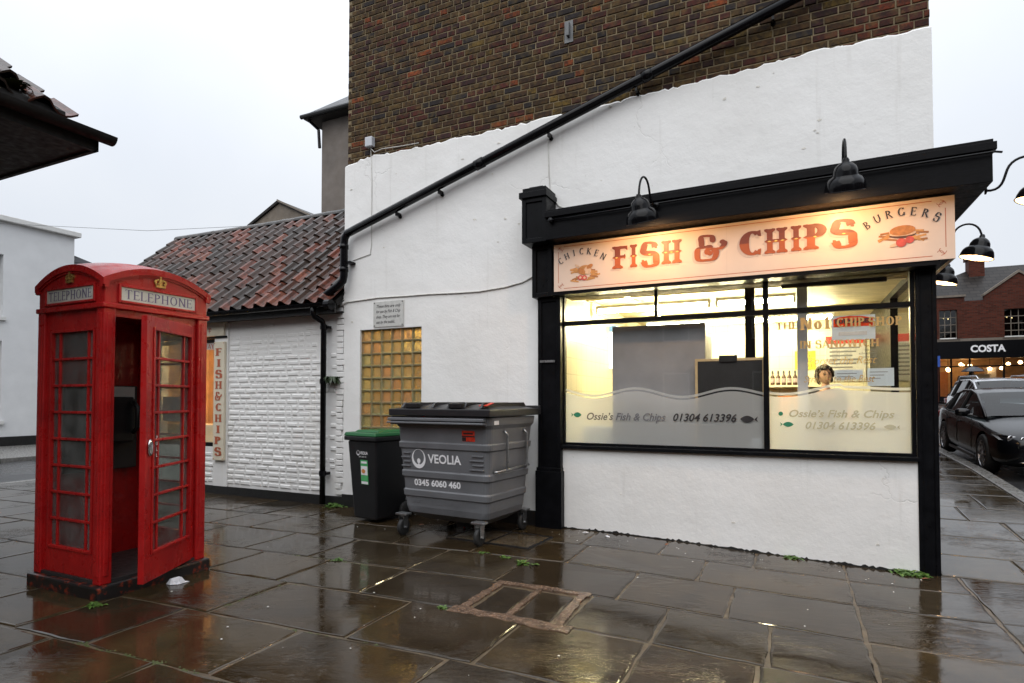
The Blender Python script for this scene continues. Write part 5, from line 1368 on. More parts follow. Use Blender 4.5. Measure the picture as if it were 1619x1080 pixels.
for sx in (-1, 1):
    for sy in (-1, 1):
        b = MB(); x, y = sx * (HB - .04), sy * (HB - .04); b.box(x - .045, x + .045, y - .045, y + .045, .10, 2.2)
        for (dx, dy) in ((0, sy), (sx, 0)):
            b.box(x - .022 + dx * .028, x + .022 + dx * .028, y - .022 + dy * .028, y + .022 + dy * .028, .16, 2.16)
        put(b, 'corner_post', 'phone_red', booth, bevel=.008, **L)
GZ0, GZ1 = .335, 2.03
def glazing(fn, parent, s0, s1, pane_d, bar_d0, bar_d1, local=True):
    """frame mesh is the parent; here the bars and panes"""
    w = s1 - s0; cols = [s0, s0 + w * .155, s1 - w * .155, s1]; hs = (GZ1 - GZ0) / 8
    for i in (1, 2):
        b = MB(); fbox(b, fn, cols[i] - .010, cols[i] + .010, GZ0, GZ1, bar_d0, bar_d1); put(b, 'glazing_bar', 'phone_red', parent, bevel=.004, **L)
    for j in range(1, 8):
        b = MB(); fbox(b, fn, s0, s1, GZ0 + j * hs - .010, GZ0 + j * hs + .010, bar_d0 + .001, bar_d1 + .003); put(b, 'glazing_bar', 'phone_red', parent, bevel=.004, **L)
    for i in range(3):
        for j in range(8):
            b = MB(); fbox(b, fn, cols[i], cols[i + 1], GZ0 + j * hs, GZ0 + (j + 1) * hs, pane_d, pane_d + .003); put(b, 'pane', 'booth_glass', parent, **L)
def frame_mb(fn, s0, s1, g0, g1, z0, z1, d0, d1):
    b = MB(); fbox(b, fn, s0, g0, z0, z1, d0, d1); fbox(b, fn, g1, s1, z0, z1, d0, d1); fbox(b, fn, g0, g1, z0, GZ0, d0, d1); fbox(b, fn, g0, g1, GZ1, z1, d0, d1)
    # raised moulding round the glass
    for (a, c, d, e) in ((g0 - .022, g0, GZ0 - .022, GZ1 + .022), (g1, g1 + .022, GZ0 - .022, GZ1 + .022), (g0, g1, GZ0 - .022, GZ0), (g0, g1, GZ1, GZ1 + .022)): fbox(b, fn, a, c, d, e, d1, d1 + .010)
    return b
for side in (0, 2):
    fn = face(side, HB)
    fr = put(frame_mb(fn, -.352, .352, -.275, .275, .125, 2.2, -.06, -.022), 'glazed_side', 'phone_red', booth, bevel=.003, **L)
    glazing(fn, fr, -.275, .275, -.045, -.055, -.028)
b = MB(); fn = face(3, HB); fbox(b, fn, -.352, .352, .125, 2.2, -.07, -.025); put(b, 'back_panel', 'phone_red', booth, **L)
fn = face(1, HB)
b = MB(); fbox(b, fn, -.352, .352, 2.14, 2.2, -.07, -.02); put(b, 'door_head', 'phone_red', booth, **L)
# door, hung on the far post
dw = .735
door = put(MB(), 'door', 'phone_red', booth, local=True)
dfn = lambda s, z, d=0.0: (d, s, z)
fm = frame_mb(dfn, -dw, 0, -dw + .105, -.085, .115, 2.135, -.045, 0.0)
door.data = fm.mesh('door', 'phone_red'); md = door.modifiers.new('bevel', 'BEVEL'); md.width = .003; md.segments = 2
door.location = (HB - .022, .35, 0); door.rotation_euler = (0, 0, R(27))
glazing(dfn, door, -dw + .105, -.085, -.025, -.036, -.008)
b = MB(); b.lathe([(.006, 0), (.03, .0), (.034, .006), (.026, .012), (.02, .010), (.0, .008)], 18, Matrix.Translation((0.0, -dw + .05, 1.13)) @ Matrix.Rotation(math.pi / 2, 4, 'Y') @ Matrix.Diagonal((2.0, .85, 1.6, 1)))
put(b, 'handle', 'chrome', door, smooth=True, **L)
for i, ch in enumerate('PULL'): put(font_mb(ch, plane_fn((.012, -dw + .128, 1.19 - i * .045), (0, 1, 0), (0, 0, 1), (1, 0, 0)), .04, .001), 'lettering', 'print_white', door, **L)
# fascia, arches, dome
SPR, RISE, HT = 2.415, .135, .455
def archz(s): return SPR + RISE * (1 - (s / HT) ** 2)
b = MB()
for side in range(4):
    fn = face(side, HB); n = 16
    P = [(-.43, 2.235), (.43, 2.235)] + [(.43 - .86 * i / n, archz(.43 - .86 * i / n) - .02) for i in range(n + 1)]
    b.prism(P, lambda a, c, d, fn=fn: fn(a, c, d), -.03, .0)
hood = put(b, 'hood', 'phone_red', booth, **L)
b = MB(); b.box(-HB - .018, HB + .018, -HB - .018, HB + .018, 2.195, 2.235); put(b, 'band_moulding', 'phone_red', booth, bevel=.008, **L)
b = MB(); n = 18
def domez(x, y): return SPR + RISE * (2 - (x / HT) ** 2 - (y / HT) ** 2) - .055 * (1 - (x / HT) ** 2) * (1 - (y / HT) ** 2) + .004
b.grid(n, n, lambda a, c: (-HT + 2 * HT * a, -HT + 2 * HT * c, domez(-HT + 2 * HT * a, -HT + 2 * HT * c)))
put(b, 'dome', 'phone_red', hood, smooth=True, **L)
for side in range(4):
    fn = face(side, HB); b = MB(); n = 20
    for (z0, z1, d) in ((-.045, .006, .022), (-.062, -.044, .011)):
        for i in range(n):
            s0 = -HT - .004 + (2 * HT + .008) * i / n; s1 = -HT - .004 + (2 * HT + .008) * (i + 1) / n
            b.hexa([fn(s0, archz(s0) + z0, d), fn(s1, archz(s1) + z0, d), fn(s1, archz(s1) + z0, -.02), fn(s0, archz(s0) + z0, -.02)], [fn(s0, archz(s0) + z1, d), fn(s1, archz(s1) + z1, d), fn(s1, archz(s1) + z1, -.02), fn(s0, archz(s0) + z1, -.02)])
    put(b, 'arch_moulding', 'phone_red', hood, **L)
    b = MB(); fbox(b, fn, -.315, .315, 2.268, 2.372, -.003, .005); put(b, 'sign_plate', 'opal', hood, **L)
    b = MB()
    for (a, c, d, e) in ((-.335, -.315, 2.248, 2.392), (.315, .335, 2.248, 2.392), (-.315, .315, 2.248, 2.268), (-.315, .315, 2.372, 2.392)): fbox(b, fn, a, c, d, e, 0, .016)
    put(b, 'sign_frame', 'phone_red', hood, bevel=.004, **L)
    e1 = Vector(fn(1, 0)) - Vector(fn(0, 0)); nn = Vector(fn(0, 0, 1)) - Vector(fn(0, 0, 0))
    put(word_mb('TELEPHONE', plane_fn(fn(0, 2.284, .006), e1, (0, 0, 1), nn), .072, .001, .5, .57, thick=.13, thin=.055, serif=.05), 'lettering', 'purple_print', hood, **L)
    # gilt crown in low relief
    b = MB(); cz = 2.415
    pf = lambda a, c, d: fn(a, cz + c, d)
    b.prism([(-.040, 0), (.040, 0), (.042, .016), (-.042, .016)], pf, 0, .016)
    for sgn in (-1, 1):
        b.prism([(sgn * .04, .018), (sgn * .054, .040), (sgn * .046, .060), (sgn * .018, .070), (sgn * .012, .060), (sgn * .036, .048), (sgn * .030, .018)][::sgn], pf, 0, .013)
    b.prism([(-.012, .018), (.012, .018), (.014, .045), (.006, .075), (-.006, .075), (-.014, .045)], pf, 0, .015)
    b.prism(arc(0, .083, .010, .010, 0, 324, 9), pf, 0, .014); b.prism([(-.004, .092), (.004, .092), (.004, .108), (-.004, .108)], pf, 0, .010); b.prism([(-.010, .096), (.010, .096), (.010, .102), (-.010, .102)], pf, 0, .011)
    for s_ in (-.024, 0, .024): b.prism(arc(s_, .030, .006, .006, 0, 315, 7), pf, 0, .018)
    put(b, 'crown', 'gilt', hood, **L)
# telephone equipment
b = MB(); b.box(-.405, -.30, -.30, .30, .88, 1.62); eq = put(b, 'phone_backboard', 'booth_inside', booth, bevel=.01, **L)
b = MB(); b.box(-.30, -.22, -.05, .22, 1.12, 1.52); put(b, 'payphone', 'trim_black', eq, bevel=.012, **L)
b = MB(); b.tube([(-.20, .20, 1.2), (-.16, .21, 1.25), (-.15, .21, 1.42), (-.20, .20, 1.47)], .02, 8); put(b, 'handset', 'trim_black', eq, smooth=True, **L)
b = MB(); b.box(-.405, -.396, -.02, .20, 1.72, 2.02); put(b, 'yellow_notice', 'notice_yellow', booth, **L)
b = MB(); b.box(-.300, -.296, .08, .27, 1.50, 1.61); put(b, 'white_notice', 'notice_white', booth, **L)
b = MB(); b.box(-.05, .25, .372, .376, 1.30, 1.52); put(b, 'white_notice', 'notice_white', booth, **L)

# ================================================================== BINS
big = thing('wheeled_container', 'large grey four-wheeled waste container with black lid against the wall', 'bin', (-.90, -.70, 0), rot=R(-5)); big.scale = (1, 1, 1.06)
Z0, Z1 = .235, 1.235
def prof(z):           # half width, half depth at height z
    t = (z - Z0) / (Z1 - Z0); return .545 + .075 * t, .395 + .085 * t
def ringz(z, grow=0.0, c=.07):
    w, d = prof(z); w += grow; d += grow
    P = []
    for sx, sy, a0 in ((1, -1, -90), (1, 1, 0), (-1, 1, 90), (-1, -1, 180)):
        for k in range(5):
            a = R(a0 + 90 * k / 4); P.append((sx * (w - c) + c * math.cos(a), sy * (d - c) + c * math.sin(a), z))
    return P
def skin(levels):
    b = MB(); n = 20
    for (z, g) in levels: b.v += ringz(z, g)
    for i in range(len(levels) - 1):
        for k in range(n): b.f.append((i * n + k, i * n + (k + 1) % n, (i + 1) * n + (k + 1) % n, (i + 1) * n + k)); b.m.append(0)
    b.f.append(tuple(reversed(range(n)))); b.m.append(0); b.f.append(tuple(range((len(levels) - 1) * n, len(levels) * n))); b.m.append(0)
    return b
lv = [(.16, -.12), (.20, -.06), (Z0, -.012), (.30, 0), (.40, .0), (.412, .014), (.47, .014), (.482, 0), (.60, 0), (.612, .014), (.668, .014), (.68, 0), (.90, 0), (.912, .014), (.965, .014), (.977, 0), (1.12, 0), (1.16, .02), (1.235, .024)]
put(skin(lv), 'body', 'bin_grey', big, bevel=.004, **L)
b = MB(); w, d = prof(1.2); b.box(-w - .05, w - .02, -d - .10, -d - .01, 1.165, 1.185); b.box(-w - .05, w - .02, -d - .085, -d - .02, 1.195, 1.225); b.box(-w - .05, w - .02, -d - .03, -d - .005, 1.15, 1.24)
put(b, 'front_ledge', 'bin_grey', big, bevel=.006, **L)
b = MB(); b.box(-w - .045, w + .05, -d - .07, d + .05, 1.245, 1.315)
rim = put(b, 'lid', 'bin_lid', big, bevel=.008, **L)
b = MB(); n = 10
b.grid(10, 8, lambda a, c: ((-w + .0) + (2 * w) * a, -d - .04 + (2 * d + .06) * c, 1.316 + .050 * (1 - (2 * c - 1) ** 4) * min(1, min(a, 1 - a) * 8)))
put(b, 'lid_dome', 'bin_lid', rim, smooth=True, **L)
for k in range(6):
    x = -w + .10 + k * (2 * w - .2) / 5; b = MB(); b.hexa([(x - .016, -d - .01, 1.33), (x + .016, -d - .01, 1.33), (x + .016, d - .02, 1.33), (x - .016, d - .02, 1.33)], [(x - .010, -d + .04, 1.379), (x + .010, -d + .04, 1.379), (x + .010, d - .07, 1.379), (x - .010, d - .07, 1.379)]); put(b, 'lid_rib', 'bin_lid', rim, **L)
for x in (-.36, .22):
    b = MB(); b.box(x - .085, x + .085, -d - .045, -d + .02, 1.325, 1.372); put(b, 'lid_grip', 'trim_black', rim, bevel=.006, **L)
b = MB(); b.box(-w - .02, w + .06, d + .03, d + .07, 1.25, 1.345); put(b, 'hinge_bar', 'bin_lid', rim, bevel=.006, **L)
b = MB(); b.hexa([(.47, -d + .03, 1.345), (.57, -d + .03, 1.345), (.57, -d + .17, 1.372), (.47, -d + .17, 1.372)], [(.47, -d + .03, 1.352), (.57, -d + .03, 1.352), (.57, -d + .17, 1.379), (.47, -d + .17, 1.379)]); put(b, 'red_sticker', 'red_sticker', rim, **L)
tz = .085 / (Z1 - Z0)
def front(x, z, off=.0):
    n = Vector((0, -1, -tz)).normalized(); e2 = Vector((0, -tz, 1)).normalized(); return plane_fn((x, -prof(z)[1] - off, z), (1, 0, 0), e2, n)
put(font_mb('VEOLIA', front(-.185, .765), .125, .003, 'LEFT', 0, .003, .44), 'lettering', 'print_white', big, **L)
b = MB(); pf = front(-.315, .80)
outer = arc(0, 0, .095, .10, 0, 360, 40); inner = arc(0, .018, .074, .078, 0, 360, 40)
for i in range(40): b.add([pf(*outer[i], .003), pf(*outer[i + 1], .003), pf(*inner[i + 1], .003), pf(*inner[i], .003)], [(0, 1, 2, 3)])
polys_to(b, [arc(0, -.022, .024, .026, 0, 345, 20), [(-.012, -.075), (.012, -.075), (.005, -.03), (-.005, -.03)]], pf, d=.0032); put(b, 'logo', 'print_white', big, **L)
put(font_mb('0345 6060 460', front(-.08, .525), .090, .003, 'CENTER', 0, .003, .62), 'lettering', 'print_white', big, **L)
put(font_mb('CONTINENTAL 1100', front(-.03, .345), .10, .004, 'CENTER', 0, .003, .86), 'moulded_lettering', 'bin_grey', big, **L)
b = MB(); pf = front(.355, 1.055); polys_to(b, [[(-.08, -.055), (.08, -.055), (.08, .05), (-.08, .05)]], pf, d=.003); st_ = put(b, 'red_sticker', 'red_sticker', big, **L)
b = MB(); polys_to(b, [[(-.08, -.012), (.08, -.012), (.08, .0), (-.08, .0)], [(-.078, -.052), (-.03, -.052), (-.03, -.015), (-.078, -.015)], [(-.06, .015), (.06, .015), (.06, .03), (-.06, .03)]], pf, d=.0045); put(b, 'sticker_print', 'print_black', st_, **L)
for k in range(4):
    z = .72 + k * .045
    for (x0, x1) in ((-.555 - .0, -.43), (.36, .53)):
        b = MB(); y = -prof(z)[1]; b.box(x0 + (.03 if k % 2 else 0), x1, y - .014, y + .01, z - .006, z + .008); put(b, 'grip_rib', 'bin_grey', big, bevel=.003, **L)
for sx in (-1, 1):      # side rails
    x = sx * (prof(.9)[0] + .045)
    for y in (-.18, .24):
        b = MB(); xt = sx * (prof(1.08)[0] + .005); b.tube([(xt, y, 1.10), (x + sx * .005, y + .02, 1.06), (x, y + .03, .98), (x, y + .03, .72), (x - sx * .035, y + .03, .70)], .013, 8); put(b, 'side_rail', 'zinc', big, smooth=True, **L)
    b = MB(); xb = sx * (prof(.7)[0]); b.tube([(xb, -.34, .70), (xb + sx * .045, -.32, .70), (xb + sx * .045, .34, .72), (xb, .36, .72)], .013, 8); put(b, 'side_rail', 'zinc', big, smooth=True, **L)
b = MB(); x = prof(1.17)[0] + .026; b.box(x, x + .002, -.42, -.33, 1.165, 1.205); put(b, 'maker_label', 'print_white', big, **L)
for sx in (-1, 1):
    for sy in (-1, 1):
        x, y = sx * .50, sy * .42 if sy > 0 else -.475
        b = MB(); b.box(x - .075, x + .075, y - .05, y + .05, .212, .235); b.lathe([(.03, .19), (.04, .213)], 12, Matrix.Translation((x, y, 0))); cs = put(b, 'castor', 'zinc', big, bevel=.006, **L)
        b = MB()
        for s in (-1, 1): b.hexa([(x + s * .028 - .003, y - .025, .08), (x + s * .028 + .003, y - .025, .08), (x + s * .028 + .003, y + .035, .08), (x + s * .028 - .003, y + .035, .08)], [(x + s * .034 - .003, y - .04, .205), (x + s * .034 + .003, y - .04, .205), (x + s * .034 + .003, y + .04, .205), (x + s * .034 - .003, y + .04, .205)])
        b.tube([(x - .045, y, .088), (x + .045, y, .088)], .012, 8); put(b, 'fork', 'zinc', cs, **L)
        mt = Matrix.Translation((x, y, .088)) @ Matrix.Rotation(math.pi / 2, 4, 'Y')
        b = MB(); b.lathe([(.05, -.02), (.083, -.021), (.088, -.012), (.088, .012), (.083, .021), (.05, .02)], 22, mt); b.lathe([(.0, .018), (.05, .02)], 22, mt); b.lathe([(.0, -.018), (.05, -.02)], 22, mt); put(b, 'wheel', 'rubber', cs, smooth=True, **L)
wb = thing('wheelie_bin', 'small black wheelie bin with a green lid beside the grey container', 'bin', (-2.25, -.50, 0), rot=R(-10)); wb.scale = (1, 1, 1.045)
b = MB()
def wring(z, w, d, y0): return [(-w, y0 - d, z), (w, y0 - d, z), (w, y0 + d, z), (-w, y0 + d, z)]
b.hexa(wring(.03, .205, .24, .0), wring(.95, .262, .30, 0)); put(b, 'body', 'bin_black', wb, bevel=.025, **L)
b = MB(); b.box(-.285, .285, -.335, .33, .95, 1.0); put(b, 'rim', 'bin_black', wb, bevel=.01, **L)
lid = put(MB().hexa(wring(1.002, .288, .34, 0), wring(1.045, .275, .325, 0)), 'lid', 'bin_green', wb, bevel=.01, **L)
b = MB(); b.hexa(wring(1.046, .22, .25, .02), wring(1.068, .19, .215, .02)); put(b, 'lid_panel', 'bin_green', lid, bevel=.008, **L)
b = MB(); b.tube([(-.22, .36, .99), (.22, .36, .99)], .018, 10); put(b, 'handle', 'bin_black', wb, smooth=True, **L)
for s in (-1, 1):
    mt = Matrix.Translation((s * .235, .22, .10)) @ Matrix.Rotation(math.pi / 2, 4, 'Y'); b = MB(); b.lathe([(.0, -.022), (.095, -.022), (.10, -.012), (.10, .012), (.095, .022), (.0, .022)], 20, mt); put(b, 'wheel', 'rubber', wb, smooth=True, **L)
wt = .06 / .92
def wfront(x, z):
    y = -.24 - wt * (z - .03); return plane_fn((x, y, z), (1, 0, 0), Vector((0, -wt, 1)).normalized(), Vector((0, -1, -wt)).normalized())
put(font_mb('VEOLIA', wfront(-.035, .79), .05, .003, 'LEFT', 0, .001, .14), 'lettering', 'print_white', wb, **L)
b = MB(); pf = wfront(-.07, .805); o_, i_ = arc(0, 0, .028, .03, 0, 360, 24), arc(0, .005, .021, .022, 0, 360, 24)
for i in range(24): b.add([pf(*o_[i], .003), pf(*o_[i + 1], .003), pf(*i_[i + 1], .003), pf(*i_[i], .003)], [(0, 1, 2, 3)])
put(b, 'logo', 'print_white', wb, **L)
put(font_mb('0345 6060 460', wfront(.01, .755), .024, .003, width=.13), 'lettering', 'print_white', wb, **L)
b = MB(); polys_to(b, [[(-.065, -.16), (.065, -.16), (.065, .125), (-.065, .125)]], wfront(.03, .60), d=.002); sk = put(b, 'sticker', 'green_sticker', wb, **L)
b = MB(); polys_to(b, [[(-.058, -.05), (.058, -.05), (.058, .055), (-.058, .055)], [(-.058, -.155), (.058, -.155), (.058, -.125), (-.058, -.125)], [(-.05, .085), (.05, .085), (.05, .11), (-.05, .11)]], wfront(.03, .60), d=.004); put(b, 'sticker_panel', 'print_white', sk, **L)
b = MB(); polys_to(b, [arc(-.015, -.005, .035, .025, 0, 345, 16)], wfront(.03, .60), d=.006); put(b, 'sticker_picture', 'orange_card', sk, **L)
b = MB(); polys_to(b, [[(-.058, -.118), (.058, -.118), (.058, -.06), (-.058, -.06)]], wfront(.03, .60), d=.005); put(b, 'sticker_band', 'green_sticker', sk, **L)

# ================================================================== SMALL THINGS ON THE PAVEMENT
t = thing('manhole_cover', 'rectangular stone-filled manhole cover in the paving by the grey container', 'manhole cover', (-.42, -.80, 0), rot=R(-4))
b = MB()
for (a, c, d, e) in ((-.50, .50, -.29, -.262), (-.50, .50, .262, .29), (-.50, -.472, -.262, .262), (.472, .50, -.262, .262), (-.012, .012, -.262, .262)): b.box(a, c, d, e, -.02, .012)
put(b, 'frame', 'trim_black', t, **L)
for (a, c) in ((-.465, -.018), (.018, .465)):
    b = MB(); b.box(a, c, -.255, .255, -.02, .010); o = put(b, 'infill', 'wet_flagstone', t, bevel=.004, **L); o.color = (.10, .075, .045, 1)
def weed(name, label, base, size, n, mat, group, flat=.5, seed=1, cat='weed', down=False, narrow=.16):
    rr = random.Random(seed); b = MB()
    for i in range(n):
        a = rr.uniform(0, 2 * math.pi); l = size * rr.uniform(.45, 1.0); el = rr.uniform(.15, 1.2) * (1 - flat) + .15
        ox, oy = rr.gauss(0, size * .35), rr.gauss(0, size * .22); w = l * narrow * rr.uniform(.7, 1.3)
        dx, dy = math.cos(a), math.sin(a); sx, sy = -dy, dx
        P = []
        for k in range(5):
            t_ = k / 4; r_ = l * t_ * math.cos(el); h = l * (math.sin(el) * t_ - .55 * t_ * t_ * (1 if not down else 2.2)); ww = w * math.sin(math.pi * (.12 + .88 * t_)) + .0008
            P += [(ox + dx * r_ - sx * ww, oy + dy * r_ - sy * ww, max(h, -.002) if not down else h), (ox + dx * r_ + sx * ww, oy + dy * r_ + sy * ww, (max(h, -.002) if not down else h) + .002)]
        b.add(P, [(2 * k, 2 * k + 1, 2 * k + 3, 2 * k + 2) for k in range(4)])
    u, v, z = base; b.v = [(x + u, y + v, zz + z) for x, y, zz in b.v]
    return props(put(b, name, mat, base=base), label, cat, group)
WG = 'weeds in the paving joints'
for i, (u, v, s, n, l) in enumerate([(2.42, -.05, .09, 60, 'small green weed at the foot of the white wall under the window'), (3.36, -.07, .12, 90, 'leafy weed by the foot of the corner pilaster'), (3.47, -.10, .09, 50, 'low weed right against the corner pilaster base'),
        (-3.35, -.10, .14, 60, 'weed tuft at the wall foot behind the green-lidded bin'), (-1.40, -2.22, .06, 46, 'moss tuft in a joint right of the telephone box'), (-.02, -1.50, .06, 40, 'tuft of green weed in the joint before the grey container'),
        (.22, -1.60, .09, 46, 'bright weed in the joint left of the shop window foot'), (.16, -2.90, .05, 40, 'little weed at the left tip of the pink cement patch'), (-2.16, -3.93, .07, 40, 'weed at the near corner of the telephone box'), (-.30, -1.44, .05, 30, 'small weed in the long joint under the container')]):
    weed('weed', l, (u, v, G(u, v)), s, n, 'weed_leaf', WG, .35, i + 3)
weed('fern', 'dark fern growing out of the wall beside the downpipe', (-3.45, -.05, 1.80), .15, 130, 'fern_leaf', None, .2, 77, 'fern', True, .14)
# moss lines along joints: one mass nobody could count
b = MB(); mr = random.Random(31)
for (u0, v0, u1, v1, n) in ((-1.95, -2.26, -1.0, -2.24, 160), (-2.6, -2.9, -1.2, -2.93, 60), (-.6, -3.66, .2, -3.62, 50), (-.65, -1.46, .2, -1.43, 70), (-3.9, -4.5, -2.6, -4.45, 60), (1.2, -1.37, 2.0, -1.32, 30), (-1.33, -2.95, -1.3, -3.55, 60), (-1.6, -4.37, -.5, -4.34, 120), (-3.25, -.08, -2.6, -.06, 70), (.3, -2.16, .9, -2.14, 30)):
    for i in range(n):
        f = (mr.randrange(5) + .5 + mr.gauss(0, .22)) / 5; u = u0 + (u1 - u0) * f + mr.gauss(0, .012); v = v0 + (v1 - v0) * f + mr.gauss(0, .012); r = mr.uniform(.003, .010); z = G(u, v) - .006
        k = 5; base_ = [(u + r * math.cos(6.283 * j / k), v + r * math.sin(6.283 * j / k), z) for j in range(k)] + [(u, v, z + r * .7)]
        b.add(base_, [(j, (j + 1) % k, k) for j in range(k)])
props(put(b, 'moss', 'moss_mat', base=(0, 0, 0), smooth=True), 'moss and tiny weeds growing along the paving joints', 'moss', kind='stuff')
b = MB(); rr = random.Random(8)
for i in range(1):
    P = [(.065 * math.cos(a) * (1 + .25 * math.sin(3 * a)) , .055 * math.sin(a) * (1 + .2 * math.cos(5 * a))) for a in [6.283 * k / 18 for k in range(18)]]
    b.v = [(-2.08 + x * .7 - y * .4, -3.34 + y * .6 + x * .9, G(0, 0) + .006) for x, y in P] + [(-2.08 + x * .5, -3.34 + y * .4 + x * .6, .035 + .022 * math.sin(60 * x + 40 * y)) for x, y in P]
    b.f = [(i_, (i_ + 1) % 18, 18 + (i_ + 1) % 18, 18 + i_) for i_ in range(18)] + [tuple(range(18, 36))]; b.m = [0] * len(b.f)
props(put(b, 'plastic_bag', 'litter_white', base=(-1.99, -3.28, 0)), 'crumpled white plastic under the telephone box door', 'litter')
for i, (u, v, m, l) in enumerate([(3.50, -.22, 'leaf_brown', 'brown fallen leaf by the corner pilaster'), (1.25, -.25, 'leaf_brown', 'small brown leaf under the shop window'), (.62, -.25, 'litter_white', 'white scrap beside the left pilaster foot'), (.35, -.18, 'litter_white', 'tiny white scrap near the container wheel'), (-1.0, -.55, 'red_sticker', 'red scrap lying under the grey container'), (-1.55, -.62, 'leaf_brown', 'brown leaf between the two bins')]):
    b = MB(); z = G(u, v) + .004; a = i * 1.3; c, s = math.cos(a), math.sin(a)
    b.v = [(u + c * x - s * y, v + s * x + c * y, z + h) for x, y, h in ((-.035, 0, .002), (-.01, -.016, .006), (.02, -.014, .012), (.042, 0, .004), (.018, .017, .010), (-.012, .014, .003), (0, 0, .014))]
    b.f = [(0, 1, 6), (1, 2, 6), (2, 3, 6), (3, 4, 6), (4, 5, 6), (5, 0, 6)]; b.m = [0] * 6
    props(put(b, 'leaf' if m == 'leaf_brown' else 'litter_scrap', m, base=(u, v, z)), l, 'leaf' if m == 'leaf_brown' else 'litter', 'scraps and leaves on the paving')

b = MB(); gr2 = random.Random(44)
for i in range(90):
    u, v = gr2.uniform(-2.5, 3.6), gr2.choice([gr2.uniform(-.6, -.05), gr2.uniform(-4, -.1)]); z = G(u, v) + .003; r = gr2.uniform(.003, .011); a0 = gr2.uniform(0, 6.28)
    b.add([(u + r * math.cos(a0 + 6.283 * k / 5) * gr2.uniform(.5, 1.2), v + r * math.sin(a0 + 6.283 * k / 5) * gr2.uniform(.5, 1.2), z) for k in range(5)] + [(u, v, z + r * .5)], [(k, (k + 1) % 5, 5) for k in range(5)])
props(put(b, 'grit', 'notice_white', base=(0, 0, 0)), 'pale grit and crumbs scattered over the wet paving', 'grit', kind='stuff')
# ================================================================== NEIGHBOURING COTTAGE, its eaves corner overhead at the left
cot = thing('neighbour_cottage', 'dark eaves corner of a tiled cottage jutting in at the top left', 'building', (-6, -8, 0)); cot.location = W(-6.04, -8.0, -.08)
b = MB(); b.box(-10.0, -3.45, -14.0, -4.75, -.1, 3.44); put(b, 'wall', 'brown_render', cot)
b = MB(); b.box(-10.5, -2.30, -14.5, -3.90, 3.475, 3.515); put(b, 'soffit', 'old_wood', cot)
b = MB(); b.box(-2.30, -2.265, -14.5, -3.87, 3.46, 3.60); b.box(-10.5, -2.265, -3.90, -3.87, 3.46, 3.60); put(b, 'fascia_board', 'old_wood', cot)
b = MB()
for k in range(9):
    a = math.pi + math.pi * k / 8; b.v += [(-2.205 + .058 * math.cos(a), -14.5, 3.585 + .058 * math.sin(a)), (-2.205 + .058 * math.cos(a), -3.80, 3.575 + .058 * math.sin(a))]
for k in range(8): b.f.append((2 * k, 2 * k + 1, 2 * k + 3, 2 * k + 2)); b.m.append(0)
put(b, 'gutter', 'old_wood', cot, smooth=True)
b = MB(); b.hexa([(-2.95, -14.5, 3.601), (-2.335, -14.5, 3.601), (-2.335, -4.06, 3.601), (-2.95, -4.25, 3.601)], [(-2.95, -14.5, 4.10), (-2.345, -14.5, 3.70), (-2.345, -4.06, 3.70), (-2.95, -4.25, 4.10)]); put(b, 'tile_bedding', 'old_wood', cot)
b = MB(); b.hexa([(-10.5, -14.5, 3.602), (-2.3, -14.5, 3.602), (-2.3, -4.05, 3.602), (-10.5, -4.05, 3.602)], [(-7.0, -11, 6.4), (-6.0, -11, 6.4), (-6.0, -8, 6.4), (-7.0, -8, 6.4)]); crf = put(b, 'roof', 'old_wood', cot)
sl2 = math.atan2(2.8, 3.7)
for r in range(3):
    for c in range(12):
        v = -4.30 - c * TW * 1.1 - r * .10; s = r * .30
        piece(tile_me, 'roof_tile', crf, (-2.35 - math.cos(sl2) * s, v, 3.665 + math.sin(sl2) * s + tr_.uniform(-.01, .01)), (sl2 + tr_.uniform(-.04, .04), tr_.uniform(-.05, .05), math.pi / 2 + tr_.uniform(-.06, .06)), (1.1, 1, 1.15), color=tr_.choice([(0.12, 0.045, 0.032), (0.07, 0.05, 0.04), (0.05, 0.045, 0.04)]))
weed('moss_tuft', 'moss tuft on the cottage tiles at the top left', (-2.46, -4.35, 3.70), .10, 60, 'moss_mat', None, .6, 5, 'moss')

# ================================================================== BUILDINGS FURTHER OFF
wbd = thing('white_house', 'plain white rendered house with flat parapet across the road at the left', 'building', (-22, -6, 0))
b = MB(); b.box(-28, -20.2, -25, 2.35, 0, 7.15); b.box(-28, -20.2, 3.55, 5.6, 0, 7.15); b.box(-28, -20.5, 2.35, 3.55, 0, 7.15); b.box(-20.5, -20.2, 2.35, 3.55, 0, .8); b.box(-20.5, -20.2, 2.35, 3.55, 3.35, 4.1); b.box(-20.5, -20.2, 2.35, 3.55, 6.1, 7.15)
put(b, 'wall', 'far_white', wbd)
b = MB(); b.box(-28.1, -20.05, -25, 5.75, 7.152, 7.33); put(b, 'parapet_coping', 'white_paint', wbd, bevel=.02)
b = MB(); b.box(-20.2, -20.17, -25, 5.62, -.02, .30); put(b, 'plinth_band', 'black_tar', wbd)
for (z0, z1) in ((.8, 3.35), (4.1, 6.1)):
    f = put(MB().box(-20.46, -20.40, 2.36, 2.42, z0, z1), 'window', 'white_paint', wbd)
    b = MB(); b.box(-20.46, -20.40, 3.48, 3.54, z0, z1); b.box(-20.46, -20.40, 2.42, 3.48, z1 - .06, z1); b.box(-20.46, -20.40, 2.42, 3.48, (z0 + z1) / 2 - .03, (z0 + z1) / 2 + .03); put(b, 'sash', 'white_paint', f)
    b = MB(); b.box(-20.44, -20.43, 2.42, 3.48, z0, z1); put(b, 'pane', 'house_glass', f)
    b = MB(); b.box(-20.45, -20.12, 2.28, 3.62, z0 - .10, z0 + .01); put(b, 'sill', 'white_paint', f)
